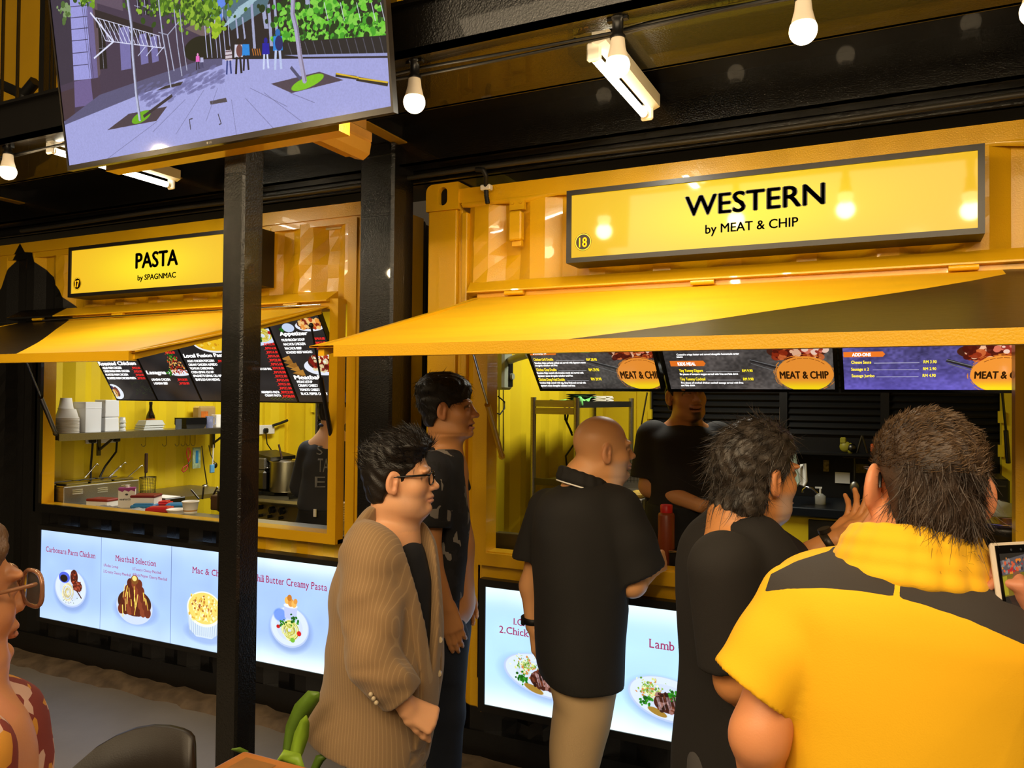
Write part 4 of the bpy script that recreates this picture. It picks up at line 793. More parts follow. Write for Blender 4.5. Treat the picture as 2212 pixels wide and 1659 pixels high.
for k in range(13):
    t = k/12; a = (212+t*130, 39+t*38); b = (238+t*110, 90+t*14); c = (225+t*120, 43+t*36); li(a, b, 1.5, (.86, .87, .97)); li(c, (232+t*112, 89+t*14), .9, (.7, .72, .9))
for k in (300, 318, 340): li((k+14, 101), (k-2, 121), 1.6, (.8, .82, .95))
po([(430, -120), (520, -120), (478, 45), (440, 40)], (.36, .52, .90)); po([(436, 40), (470, 62), (478, 45), (466, 36)], (.62, .55, .55)); po([(400, 62), (440, 38), (470, 62), (440, 80)], (.42, .36, .36)); cv.ell(*mp(430, 105), 60, 34, (.05, .08, .04))
po([(474, 20), (560, -40), (600, -60), (575, 20), (500, 66)], (.30, .42, .48))
for k in range(10): li((478+k*4, 62-k*5), (520+k*7, 34-k*7), 1.6, (.62, .74, .80))
for x, y0, y1, w in ((541, 10, 105, 5), (565, 20, 62, 8), (577, 10, 100, 6), (590, 0, 80, 5), (655, -60, 28, 9), (508, 40, 100, 3), (522, 38, 90, 3)): po([(x, y0), (x+w, y0-2), (x+w+7, y1), (x+6, y1)], (.62, .64, .78))
for x in (440, 450, 462, 470, 480, 491): pl([(x, 20), (x+4, 80), (x+8, 124)], 1.6, (.72, .74, .90))
for cx, cy, rx, ry, n in ((700, 20, 110, 24, 200), (640, 44, 50, 20, 70), (760, -10, 90, 26, 160), (740, 52, 90, 13, 150), (790, 40, 50, 12, 90), (720, 78, 110, 11, 170), (800, 72, 40, 14, 80), (625, 80, 30, 16, 60)): fo(cx, cy, rx, ry, n, GB)
for x in (700, 735, 770, 802, 822): li((x, 5), (x+9, 45), 1.2, (.8, .84, .88))
po([(606, 92), (836, 76), (836, 118), (612, 122)], (.10, .10, .13))
for k in range(12): x = 622+k*18; li((x, 92-k*1.1), (x+9, 120-k*.4), 1.3, (.32, .32, .38))
po([(612, 119), (838, 114), (838, 121), (650, 123)], (.58, .6, .8))
fo(400, 12, 95, 40, 260, GR); fo(440, 30, 40, 30, 130, GR); fo(380, -20, 100, 40, 200, GR); fo(470, 62, 10, 24, 40, ((.5, .65, .1), (.62, .75, .15))); fo(140, 26, 14, 22, 22, ((.5, .6, .4), (.3, .42, .2))); fo(187, 2, 20, 12, 40, GR)
for k in range(150): x = 300+rd.random()*180; y = 212-(x-300)*.26+rd.gauss(0, 9); cv.ell(*mp(x, y), rd.uniform(6, 20), rd.uniform(2, 5), (.42, .42, .62), -.2, .6)
po([(232, 281), (278, 246), (361, 230), (338, 261)], (.28, .23, .27)); po([(585, 181), (690, 155), (742, 173), (630, 201)], (.30, .25, .30)); po([(338, 196), (356, 186), (396, 176), (390, 184)], (.2, .17, .17))
cv.ell(*mp(305, 253), 44, 15, (.42, .68, .10), -.2); cv.ell(*mp(664, 178), 58, 15, (.48, .75, .12), -.15); li((310, 252), (372, 206), 5, (.2, .17, .2))
li((725, 162), (770, 168), 5, (.15, .13, .12)); li((770, 170), (838, 182), 6, (.17, .14, .13)); li((726, 159), (775, 168), 2.4, (.85, .70, .15)); li((775, 169), (838, 178), 2.4, (.85, .70, .15))
po([(453, 219), (488, 211), (491, 220), (455, 226)], (.30, .27, .30)); li((650, 172), (628, 145), 5, (.3, .3, .42))
for a, b in (((440, 195), (380, 290)), ((470, 190), (445, 262)), ((530, 212), (595, 282)), ((570, 200), (664, 272)), ((625, 200), (680, 222)), ((400, 215), (330, 285)), ((500, 215), (512, 300)), ((340, 262), (220, 352)), ((540, 190), (620, 230))): li(a, b, .7, (.42, .42, .58))
for a, b in (((409, 258), (412, 280)), ((409, 258), (416, 256)), ((471, 246), (478, 267)), ((478, 267), (473, 269))): li(a, b, 1.6, (.22, .2, .24))
for pts, w in (([(276, -90), (276, 0), (284, 55), (287, 120), (294, 200), (302, 258)], 6.0), ([(340, -40), (344, 15), (351, 75), (361, 130), (369, 187)], 3.0), ([(376, 20), (384, 100), (393, 163)], 2.3), ([(388, 20), (395, 90), (404, 151)], 2.0), ([(362, 75), (376, 152)], 2.6), ([(362, 75), (343, 70)], 1.5), ([(362, 76), (386, 48)], 2.0)): pl(pts, w, (.72, .74, .86)); pl([(x+w*.35, y) for x, y in pts], w*.35, (.42, .42, .50))
pts = [(628, -80), (633, 0), (632, 30), (640, 62), (648, 120), (658, 174)]; pl(pts, 8.6, (.66, .64, .78)); pl([(x+3, y) for x, y in pts], 2.6, (.50, .46, .56))
def walker(x, y0, y1, top, leg, head=(.12, .08, .08), pack=None, wd=1.):
    h = y1-y0; c = mp; R = 1.75*h/60
    cv.ell(*c(x, y0+h*.06), 3.6*R, 4.4*R, head); po([(x-h*.11*wd, y0+h*.14), (x+h*.11*wd, y0+h*.14), (x+h*.13*wd, y0+h*.5), (x-h*.12*wd, y0+h*.52)], top)
    li((x-h*.05, y0+h*.5), (x-h*.07, y1), 3.3*h/60, leg); li((x+h*.05, y0+h*.5), (x+h*.09, y1-2), 3.3*h/60, leg)
    if pack: cv.ell(*c(x+h*.03, y0+h*.32), 7*R*.8, 10*R*.8, pack)
walker(494, 100, 161, (.80, .76, .80), (.16, .22, .48)); li((487, 112), (501, 110), 1.5, (.35, .25, .3)); li((486, 120), (502, 118), 1.5, (.35, .25, .3)); li((486, 128), (502, 126), 1.5, (.35, .25, .3))
walker(515, 86, 160, (.82, .82, .9), (.08, .07, .1), pack=(.42, .25, .25)); walker(531, 86, 153, (.10, .52, .85), (.10, .09, .13)); walker(574, 84, 150, (.06, .06, .62), (.80, .84, .97), (.05, .05, .55)); walker(600, 66, 151, (.10, .50, .85), (.72, .77, .92), (.1, .4, .7), (.10, .13, .38)); walker(427, 116, 151, (.9, .4, .75), (.08, .06, .1), (.9, .6, .8)); walker(436, 120, 149, (.7, .7, .85), (.2, .2, .35))
for k in range(4): li((545+k*5, 105), (548+k*5, 120), 2, (.72, .42, .15))
cv.noise(.03, 3, 3); m = printmat('tv_picture', cv.image('tv_picture'), 1.0, .05, spec=.6); picture('screen', *P.quad(), m, T)
mb = MB(); b0, b1, b2 = .006, .012, .05
def rim(mb, P, bl_, bb, th):
    o = [P.pt(-bl_, -bb, .004), P.pt(P.w+bl_, -bb, .004), P.pt(P.w+bl_, P.h+bl_, .004), P.pt(-bl_, P.h+bl_, .004)]; i_ = [P.pt(0, 0, .004), P.pt(P.w, 0, .004), P.pt(P.w, P.h, .004), P.pt(0, P.h, .004)]; k = [P.pt(-bl_, -bb, -th), P.pt(P.w+bl_, -bb, -th), P.pt(P.w+bl_, P.h+bl_, -th), P.pt(-bl_, P.h+bl_, -th)]
    mb.add(o+i_+k, [(q, (q+1) % 4, 4+(q+1) % 4, 4+q) for q in range(4)]+[(q, 8+q, 8+(q+1) % 4, (q+1) % 4) for q in range(4)]+[(11, 10, 9, 8)])
rim(mb, P, .008, .018, .02); obj('bezel', mb, mat('tv_bezel', '#2a2520', .3), T)
mb = MB(); rim(mb, Plane(P.pt(.05, .02, -.02), P.U, P.V, wT-.1, .35), 0, 0, .035); obj('back_cover', mb, M_BLKP, T)
mb = MB(); c = P.pt(wT*.5, -.0145, .006); n = 16; mb.add([c+P.U*(.004*math.cos(2*PI*k/n)-.012)+P.V*(.004*math.sin(2*PI*k/n)+.005) for k in range(n)], [list(range(n))]); letter(mb, 'LG', P.pt(wT*.5-.004, -.0125, .006), P.U, P.V, None, .007, .02); obj('logo', mb, mat('logo_grey', '#b5b0a6', .4), T)
mb = MB(); c = P.pt(wT*.5, .12, -.06); mb.box((c[0]-.3, c[1], zb+.06), (c[0]+.3, c[1]+.03, zb+.12)); mb.box((c[0]-.1, c[1]+.03, zb+.07), (c[0]+.1, 2.05, zb+.20)); mb.box((bl[0]+.1, YT+.075, zb-.012), (br[0]-.25, YT+.13, zb+.03)); obj('wall_bracket', mb, M_YEL, T)
# ================================================================ things inside the pasta stall
def ix(px, py, X): return at(px, py, 0, X)
def sc(p): return float((np.array(p)-CAM)@CF)/FPX          # metres per photo pixel at that point
XW = -4.95
M_PAPER = mat('white_paper', '#e9e6de', .7); M_FOAM = mat('white_foam', '#e3e6ea', .6); M_CLEAR = mat('clear_plastic', '#eef0ee', .15, trans=.55, ior=1.3)
M_RED = mat('red_plastic', '#b01a22', .35); M_BLUE = mat('blue_plastic', '#2b6f9c', .35); M_DKRED = mat('dark_red_lid', '#6e1519', .35); M_WOODD = mat('dark_wood', '#3a2213', .5)
p0_, p1_ = ix(128, 938, -4.70), ix(474, 924, -4.70); zs = (p0_[2]+p1_[2])/2
T = thing('wall_shelf', 'stainless steel wall shelf along the left wall of the pasta stall', 'shelf', (-4.8, 3.9, zs))
mb = MB(); mb.box((XW+.01, p0_[1], zs-.005), (-4.70, 4.62, zs)); mb.box((-4.705, p0_[1], zs-.045), (-4.70, 4.62, zs-.005)); mb.box((XW+.01, p0_[1], zs-.04), (-4.705, p0_[1]+.006, zs-.005)); obj('shelf_board', mb, M_STEEL, T)
for px in (215, 462):
    y = ix(px, 960, XW+.03)[1]; mb = MB(); mb.box((XW+.015, y-.012, zs-.17), (XW+.03, y+.012, zs-.006)); mb.cyl((XW+.03, y, zs-.13), (-4.74, y, zs-.02), .009, n=6); obj('bracket', mb, M_STEELD, T)
def bowlprof(r, h): return [(r*.72, h), (r*.74, h-.001), (r*.97, .006), (r*1.03, .006), (r*1.04, .003), (r*1.03, 0), (r*.97, 0)]
b0 = ix(144, 931, -4.82); k = sc(b0); r = 23.5*k; h = .062
proto = None
for i in range(11):
    lab = 'white paper bowl turned over in the stack at the left shelf end'
    if i == 0:
        proto = thing('paper_bowl', lab, 'bowl', (b0[0], b0[1], zs), group='paper bowls stacked upside down on the shelf'); mb = MB(); mb.lathe(bowlprof(r, h), 22, Matrix.Translation((b0[0], b0[1], zs)), True); obj('bowl_shell', mb, M_PAPER, proto)
    else: copy_tree(proto, (b0[0], b0[1], zs+i*3.05*k))
q = (b0[0], b0[1], zs+10*3.05*k+h); mb = MB(); mb.lathe(bowlprof(15*k, 24*k), 20, Matrix.Translation((q[0]-4*k, q[1], q[2]))); solo('paper_bowl', mb, M_PAPER, 'smaller paper bowl upside down on top of the bowl stack', 'bowl', origin=q)
def foam(label, pxc, py0, py1, w, d, X, seam=None):
    c = ix(pxc, py0, X); hh = (py0-py1)*sc(c); mb = MB(); M = Matrix.Translation((c[0], c[1], zs)) @ Matrix.Rotation(.12, 4, 'Z')
    def tp(z0, z1, a, b):
        V = [(sx*w/2*f, sy*d/2*f, z) for z, f in ((z0, a), (z1, b)) for sx, sy in ((-1, -1), (1, -1), (1, 1), (-1, 1))]
        mb.add(V, [(3, 2, 1, 0), (4, 5, 6, 7)]+[(i, (i+1) % 4, 4+(i+1) % 4, 4+i) for i in range(4)], False, M)
    if seam: tp(0, hh*seam-.001, 1, .96); tp(hh*seam+.001, hh, 1, .95)
    else: tp(0, hh, .97, 1.0); tp(hh*.78, hh*.80, 1.03, 1.03)
    T = thing('foam_box_stack', label, 'container', (c[0], c[1], zs)); obj('foam_box', mb, M_FOAM, T, bevel=.006)
foam('tall white foam container beside the paper bowl stack', 188, 930, 865, .11, .13, -4.82)
foam('two white foam boxes stacked on the shelf, taller pair on the right', 230, 928, 860, .10, .12, -4.82, .45)
def cupstack(label, px, py, X, r, n, z=None, dz=.006, h=.05, m=None, flip=False, name='cup'):
    c = ix(px, py, X); z = zs if z is None else z
    for i in range(n):
        mb = MB(); P = [(r*.75, 0), (r*.95, h), (r*1.03, h), (r*1.03, h+.004), (r*.95, h+.004), (r*.73, .004)]; 
        if flip: P = [(a, h+.004-b) for a, b in P]
        mb.lathe(P, 16, Matrix.Translation((0, 0, 0)), False); o = obj(name, mb, m or M_CLEAR); o.location = (c[0], c[1], z+i*dz); setp(o, label, 'cup', 'cups of '+label[:40])
cupstack('small clear sauce cup upside down in a pile on the steel shelf', 264, 926, -4.80, .024, 3, h=.035, dz=.028, flip=True, m=mat('milky_plastic', '#dfe3e0', .3, trans=.3))
c = ix(322, 925, -4.80)
for i in range(3):
    mb = MB(); w, d = .10, .17; z = i*.016; V = []
    for (a, zz) in ((1.0, z), (1.03, z+.003), (.97, z+.004), (.80, z+.035), (.78, z+.036)):
        V += [(sx*w/2*a, sy*d/2*a, zz) for sx, sy in ((-1, -1), (1, -1), (1, 1), (-1, 1))]
    F = [(3, 2, 1, 0), (16, 17, 18, 19)]+[(r_*4+i_, r_*4+(i_+1) % 4, r_*4+4+(i_+1) % 4, r_*4+4+i_) for r_ in range(4) for i_ in range(4)]
    mb.add(V, F); o = obj('takeaway_lid', mb, MATS['milky_plastic']); o.location = (c[0], c[1]+i*.006, zs+.001); setp(o, 'translucent takeaway lid in the low pile in front of the sauce bottle', 'lid', 'takeaway lids on the shelf')
c = ix(325, 916, -4.88); k = sc(c); T = thing('sauce_bottle', 'dark soy sauce bottle with orange label on the steel shelf', 'bottle', (c[0], c[1], zs)); M = Matrix.Translation((c[0], c[1], zs))
mb = MB(); mb.lathe([(9*k, 0), (9.3*k, .01), (9.3*k, .085), (8*k, .105), (4*k, .135), (3.2*k, .155), (3.2*k, .182)], 18, M); obj('glass', mb, mat('soy_glass', '#140b06', .08, coat=.5), T)
mb = MB(); mb.lathe([(9.5*k, .025), (9.5*k, .078)], 18, M, False); obj('label', mb, mat('orange_label', '#d8741c', .6, var=.5, vscale=60), T); mb = MB(); mb.lathe([(3.6*k, .178), (3.6*k, .20)], 12, M); obj('cap', mb, M_BLKP, T)
c = ix(412, 922, -4.80)
for i in range(8):
    mb = MB(); w, d = .12, .19; z = 0; V = [(sx*w/2*a, sy*d/2*a, zz) for a, zz in ((.85, 0), (1, .028), (1.03, .03), (1.03, .034)) for sx, sy in ((-1, -1), (1, -1), (1, 1), (-1, 1))]
    mb.add(V, [(3, 2, 1, 0), (12, 13, 14, 15)]+[(r_*4+i_, r_*4+(i_+1) % 4, r_*4+4+(i_+1) % 4, r_*4+4+i_) for r_ in range(3) for i_ in range(4)]); o = obj('food_tray', mb, M_BLKP); o.location = (c[0], c[1], zs+.001+i*.0065); setp(o, 'black plastic food tray in the stack on the steel shelf', 'tray', 'black food trays stacked on the shelf')
mb = MB(); a = ix(386, 921, -4.72); mb.box((a[0]-.004, a[1]-.028, zs), (a[0], a[1]+.028, zs+.075), bev=.003); mb.box((a[0]-.006, a[1]-.014, zs), (a[0]+.001, a[1]+.014, zs+.03)); solo('bulldog_clip', mb, mat('grey_plastic', '#4a4e52', .4), 'grey clip leaning on the stack of black trays', 'clip', origin=a)
c = ix(442, 915, -4.90); k = sc(c); T = thing('plastic_tub', 'translucent plastic tub with an orange label at the right shelf end', 'tub', (c[0], c[1], zs)); mb = MB(); mb.box((c[0]-.04, c[1]-.09, zs), (c[0]+.04, c[1]+.08, zs+.165), bev=.012); obj('tub_shell', mb, mat('cloudy_tub', '#cdb07c', .3, trans=.5), T)
mb = MB(); mb.box((c[0]+.0405, c[1]-.075, zs+.055), (c[0]+.042, c[1]-.005, zs+.125)); obj('label', mb, MATS['orange_label'], T)
c = ix(452, 924, -4.75); T = thing('measuring_jug', 'small clear measuring jug with a handle on the shelf', 'jug', (c[0], c[1], zs)); M = Matrix.Translation((c[0], c[1], zs)); mb = MB(); mb.lathe([(.026, 0), (.03, .09), (.028, .09), (.024, .004)], 18, M, False); obj('jug_wall', mb, mat('jug_plastic', '#b9bfe0', .1, trans=.7, ior=1.2), T); mb = MB(); mb.tube([(c[0]+.01, c[1]+.028, zs+.08), (c[0]+.01, c[1]+.05, zs+.075), (c[0]+.01, c[1]+.05, zs+.03), (c[0]+.01, c[1]+.027, zs+.022)], .004, 6); obj('handle', mb, MATS['jug_plastic'], T)
c = ix(470, 924, -4.80); mb = MB(); mb.box((c[0]-.03, c[1]-.04, zs), (c[0]+.03, c[1]+.06, zs+.10), bev=.004); solo('white_carton', mb, M_PAPER, 'white carton at the far right end of the steel shelf, by the black post', 'box', origin=c)
# sockets, plugs, hooks and hanging tools under the shelf
c = ix(225, 946, XW+.02); T = thing('socket_strip', 'white double socket with two black plugs under the steel shelf', 'socket', c); mb = MB(); mb.box((XW, c[1]-.13, c[2]-.035), (XW+.02, c[1]+.10, c[2]+.03), bev=.004); obj('face_plate', mb, M_WHITE, T)
for dy, dst in ((-.10, (196, 1052)), (.085, (205, 1052))):
    y = c[1]+dy; mb = MB(); mb.box((XW+.02, y-.022, c[2]-.03), (XW+.055, y+.022, c[2]+.02), bev=.008); obj('plug', mb, M_BLKP, T)
    e = ix(dst[0], dst[1], XW+.08); mb = MB(); mid = [(XW+.04, y, c[2]-.03), (XW+.04, y-.005, c[2]-.10), (XW+.05, lerp(y, e[1], .5), lerp(c[2], e[2], .6)), tuple(e)]; mb.tube(mid, .007, 8); obj('cable', mb, M_RUB, T)
for i, px in enumerate((312, 357, 384, 397, 408, 419)):
    a = ix(px, 945, -4.78); mb = MB(); P = [(a[0], a[1]+.012*math.cos(t)*(1), a[2]+.02+.010*math.sin(t)) for t in np.linspace(PI, 0, 6)]+[(a[0], a[1]+.012, a[2]-.035)]+[(a[0], a[1]-.006+.018*math.cos(t), a[2]-.045-.018*math.sin(t)) for t in np.linspace(0, PI, 8)]; mb.tube(P, .0018, 6); o = solo('wire_hook', mb, M_STEELD, 'thin wire S hook hanging in the row under the steel shelf', 'hook', 'hooks under the steel shelf', origin=a)
def hang(px, py, X=-4.80): return ix(px, py, X)
a, b, c2 = hang(316, 985), hang(314, 1022), hang(314, 1048); k = sc(a); T = thing('noodle_strainer', 'mesh noodle strainer with a dark wooden handle hanging on the yellow wall', 'strainer', a)
mb = MB(); mb.box((a[0]-.008, a[1]-.012, b[2]), (a[0]+.008, a[1]+.012, a[2]+.02), bev=.005); obj('handle', mb, M_WOODD, T); mb = MB(); c3 = hang(319, 1060); R_ = 18*k; zt, zb_ = hang(319, 1031)[2], hang(319, 1066)[2]
mb.tube([(c3[0]+R_*math.cos(t)*.8, c3[1]+R_*math.sin(t), zt) for t in np.linspace(0, 2*PI, 25)[:-1]], .003, 6, True); mb.cyl((b[0], b[1], zt), (b[0], b[1], b[2]+.01), .005, n=6)
for t in np.linspace(0, 2*PI, 30)[:-1]: mb.tube([(c3[0]+R_*math.cos(t)*.8, c3[1]+R_*math.sin(t), zt), (c3[0]+R_*.9*math.cos(t)*.8, c3[1]+R_*.9*math.sin(t), zb_)], .0011, 3)
for z in np.linspace(zb_, zt, 12): mb.tube([(c3[0]+R_*math.cos(t)*.78, c3[1]+R_*.97*math.sin(t), z) for t in np.linspace(0, 2*PI, 25)[:-1]], .0011, 3, True)
obj('mesh_basket', mb, M_STEELD, T)
a = hang(407, 968); T = thing('scissors', 'open red-handled kitchen scissors hanging from a hook', 'scissors', a); k = sc(a)
def hp(px, py): return hang(px, py)
mb = MB(); mb.tube([hp(*q) for q in ((405, 968), (403, 978), (405, 990), (410, 990), (411, 976), (408, 967))], .004, 6, True); mb.tube([hp(*q) for q in ((405, 1004), (396, 1010), (393, 1016), (396, 1020), (402, 1015), (406, 1006))], .004, 6, True); mb.tube([hp(407, 990), hp(407, 998)], .005, 6); obj('handles', mb, M_RED, T)
mb = MB(); mb.cyl(hp(406, 1002), hp(417, 990), .004, .001, 6); mb.cyl(hp(407, 996), hp(409, 1020), .004, .001, 6); obj('blades', mb, M_STEELD, T)
a, b = hp(420, 967), hp(436, 1011); mb = MB(); mb.box((-4.82, a[1], b[2]), (-4.815, b[1], a[2])); mb.m = 1; mb.box((-4.8149, lerp(a[1], b[1], .35), lerp(a[2], b[2], .75)), (-4.813, lerp(a[1], b[1], .7), lerp(a[2], b[2], .15))); solo('packet', mb, [mat('packet_card', '#9fb38c', .5, var=.5, vscale=30), M_BLUE], 'green and blue card packet hanging beside the red scissors', 'packet')
T = thing('soup_ladle', 'long steel ladle hanging from the bracket near the black post', 'ladle', hp(438, 965)); mb = MB(); mb.tube([hp(436, 963), hp(440, 1000), hp(447, 1046)], [.004, .004, .005], 6); obj('handle', mb, M_STEELD, T); mb = MB(); q = hp(443, 1052); mb.sphere(q, .03, 14, (.8, 1, .75)); obj('bowl', mb, M_STEEL, T)
T = thing('pastry_brush', 'white brush with a blue silicone head hanging near the black post', 'brush', hp(460, 960)); mb = MB(); mb.tube([hp(461, 960), hp(459, 1004)], .006, 6); obj('handle', mb, M_WHITE, T); a, b = hp(454, 1004), hp(462, 1021); mb = MB(); mb.box((-4.81, a[1], b[2]), (-4.79, b[1], a[2]), bev=.004); obj('head', mb, mat('sky_blue_silicone', '#5fa4d6', .5), T)
T = thing('serving_spoon', 'steel spoon with a round bowl hanging behind the blue brush', 'spoon', hp(453, 962)); mb = MB(); mb.tube([hp(451, 962), hp(455, 982), hp(463, 998)], .0035, 6); mb.sphere(hp(465, 1005), .02, 12, (.6, 1, 1.2)); obj('spoon', mb, M_STEELD, T)
# counter, food warmer and ingredients behind the left sill
ZC = .945
mb = MB(); mb.box((XW+.01, YI, ZC-.03), (-2.32, 3.42, ZC)); mb.box((XW+.01, 3.42, ZC-.03), (-4.38, 4.45, ZC)); mb.box((XW+.02, 3.22, .1), (-2.34, 3.40, ZC-.03)); solo('steel_counter', mb, M_STEEL, 'stainless steel worktop behind the pasta window sill', 'counter', origin=(-3.6, 3.4, .1))
q0, q1 = ix(136, 1052, -4.64), ix(301, 1037, -4.64); zt = (q0[2]+q1[2])/2
T = thing('food_warmer', 'stainless food warmer with louvred front and open wells on the pasta counter', 'food warmer', (-4.77, 3.5, ZC)); y0, y1 = max(q0[1], 3.205), q1[1]
mb = MB(); mb.box((XW+.03, y0, ZC), (-4.64, y1, zt), bev=.004); obj('body', mb, M_STEEL, T)
mb = MB(); mb.box((XW+.03, y0, zt), (-4.645, y1, zt+.006))
for i in range(3):
    for j in range(2):
        a = y0+.03+i*(y1-y0-.04)/3; x = -4.80+j*.0+(.03 if j else -.13); mb.box((x, a, zt+.006), (x+.11, a+(y1-y0)/3-.03, zt+.018), bev=.004)
obj('well_lids', mb, M_CHROME, T)
mb = MB()
for (lx, ly, tx, ty) in ((183, 1032, 207, 1003), (230, 1035, 258, 1008), (233, 1035, 268, 1000), (272, 1034, 305, 1006)):
    a, b = ix(lx, ly, -4.78), ix(tx, ty, -4.75); mb.tube([a, b, b+np.array([0, .01, .004]), b+np.array([0, .018, -.008])], .004, 6)
obj('ladle_handles', mb, M_CHROME, T); setp(T.children[-1], kind='stuff')
for i, (lx, ly) in enumerate(((167, 1062), (221, 1058), (271, 1052))):
    for kx in range(3):
        a = ix(lx, ly+(kx-1)*4, -4.638); mb = MB(); mb.box((-4.641, a[1]-.037, a[2]-.003), (-4.632, a[1]+.037, a[2]+.003), bev=.002); obj('louvre', mb, mat('bright_slot', '#e6e6e0', .2, 1), T)
def onc(px, py, z=ZC): return at(px, py, 2, z)
c = onc(262, 1097); T = thing('cream_carton', 'white whipping cream carton with a purple top reading WHIP & COOK', 'carton', (c[0], c[1], ZC)); k = sc(c); w = 33*k; hh = 42*k; M = Matrix.Translation((c[0], c[1]+.04, ZC)) @ Matrix.Rotation(YAW+.35, 4, 'Z')
mb = MB(); mb.box((-w/2, -.03, 0), (w/2, .03, hh), M); obj('carton_body', mb, mat('carton_white', '#d8d4cc', .5), T); mb = MB(); n = 8
pts = [(-w/2, -.0305, hh)]+[(lerp(-w/2, w/2, i/n), -.0305, hh-(.012+.010*((i*7) % 3)/2)) for i in range(n+1)]+[(w/2, -.0305, hh)]; mb.add(pts[::-1], [list(range(len(pts)))], False, M); mb.box((-w/2-.0004, -.0304, hh-.008), (w/2+.0004, .0304, hh+.001), M); obj('purple_band', mb, mat('carton_purple', '#8a2a74', .5), T)
mb = MB(); mb.lathe([(.012, hh), (.012, hh+.016)], 14, M); obj('cap', mb, M_WHITE, T); mb = MB(); O = M @ Vector((-w*.42, -.0315, hh*.38)); U = M.to_3x3() @ Vector((1, 0, 0)); letter(mb, 'WHIP & COOK', O, U, (0, 0, 1), w*.84, .011, .03); mb.add([tuple(M @ Vector((.009*math.cos(t), -.0316, hh*.68+.006*math.sin(t)))) for t in np.linspace(0, 2*PI, 13)[:-1]], [list(range(12))]); obj('lettering', mb, mat('label_black', '#2a2a26', .5), T)
def tub(label, px, py, w, d, h, body, lid, lidlab, rot=.3, z=ZC):
    c = onc(px, py, z); T = thing('food_tub', label, 'tub', (c[0], c[1], z)); M = Matrix.Translation((c[0], c[1], z)) @ Matrix.Rotation(rot, 4, 'Z'); mb = MB(); mb.box((-w/2*.95, -d/2*.95, 0), (w/2*.95, d/2*.95, h), M); obj('tub_body', mb, body, T); mb = MB(); mb.box((-w/2, -d/2, h), (w/2, d/2, h+.016), M, bev=.005); obj('lid', mb, lid, T, label=lidlab)
tub('white food tub with a dark red lid behind the cream carton', 316, 1094, .15, .13, .06, M_PAPER, M_DKRED, 'dark red lid', .5)
tub('flat white tub with a brick red lid left of the cream carton', 222, 1092, .16, .11, .03, M_PAPER, mat('brick_lid', '#8a2a1c', .4), 'brick red lid', .2)
i = 0
for px, py, m, lab, rt in ((345, 1092, M_RED, 'red rubber pan cover, rear one on the counter', .6), (385, 1097, M_BLUE, 'blue pan cover at the right, beside the white deli cups', .7), (312, 1097, M_BLUE, 'blue pan cover on the left, half under a clear lid', .6), (345, 1105, M_RED, 'red rubber pan cover, front one by the sill', .6)):
    c = onc(px, py); mb = MB(); M = Matrix.Rotation(rt, 4, 'Z'); mb.box((-.07, -.05, 0), (.07, .05, .022+.004*(i % 2)), M, bev=.006); mb.box((-.055, -.04, .02), (.055, .04, .03), M, bev=.004); i += 1; o = solo('pan_cover', mb, m, lab, 'lid'); o.location = (c[0], c[1], ZC)
for px, py, lab in ((225, 1098, 'clear plastic sachet lying behind the sill in front of the brick red lid'), (300, 1104, 'clear film packet lying by the sill below the cream carton')):
    c = onc(px, py); mb = MB(); V = []; n = 8
    for a in range(n+1):
        for b in range(n+1): u, v = a/n-.5, b/n-.5; V.append((u*.17, v*.1, .004+.014*(1-abs(2*u))*(1-abs(2*v))+.004*math.sin(a*2.1+b*1.7)))
    mb.add(V, [(a*(n+1)+b, (a+1)*(n+1)+b, (a+1)*(n+1)+b+1, a*(n+1)+b+1) for a in range(n) for b in range(n)], True); o = solo('plastic_sachet', mb, mat('cellophane', '#c9ccce', .15, trans=.4), lab, 'sachet'); o.location = (c[0], c[1], ZC+.002)
c = onc(411, 1112); 
for lab, dx, r, h, z in (('low white deli tub lying at the sill beneath the deli cup', -.10, .055, .022, ZC), ('white deli cup with a brown band by the pasta sill', .0, .046, .062, ZC+.012)):
    mb = MB(); mb.lathe([(r*.8, 0), (r*.98, h), (r*1.06, h), (r*1.06, h+.006), (r*.95, h+.006), (r*.78, .004)], 24, None, False); mb.m = 1; mb.lathe([(r*.81, .006), (r*.87, h*.3)], 24, None, False); o = solo('deli_cup', mb, [M_PAPER, mat('brown_band', '#b98d52', .6) if h > .03 else M_PAPER], lab, 'cup'); o.location = (c[0]+dx, c[1]+dx*.1, z)
mb = MB(); c = onc(352, 1086); mb.box((c[0]-.11, c[1]-.06, ZC), (c[0]+.09, c[1]+.1, ZC+.035), bev=.004); mb.m = 1; mb.box((c[0]-.09, c[1]-.04, ZC+.035), (c[0]+.07, c[1]+.08, ZC+.038)); solo('scale_tray', mb, [M_BLKP, M_PAPER], 'black tray box with white sheet behind the red lids', 'tray', origin=c)
c = onc(462, 1106); T = thing('stock_pot', 'dark steel pot full of ladles on the pasta counter, left of the black post', 'pot', (c[0]+.05, c[1]+.1, ZC)); M = Matrix.Translation((c[0]+.05, c[1]+.1, ZC)); mb = MB(); mb.lathe([(.085, 0), (.09, .005), (.09, .115), (.097, .12), (.097, .126), (.085, .126), (.085, .02)], 26, M, False); obj('pot_wall', mb, M_STEELD, T); mb = MB()
for a, b in (((430, 1078), (413, 1058)), ((437, 1078), (440, 1052)), ((456, 1078), (470, 1052))): mb.cyl(aty(*a, c[1]+.1), aty(*b, c[1]+.1), .006, n=6)
obj('utensil_handles', mb, M_STEELD, T)
mb = MB(); c = onc(452, 1072, ZC+.1); mb.box((c[0]-.1, c[1]+.1, ZC), (c[0]+.1, c[1]+.3, ZC+.09), bev=.006); solo('wooden_board_stack', mb, mat('dark_board', '#4c3415', .6), 'dark wooden box behind the steel pot of ladles', 'box', origin=c)
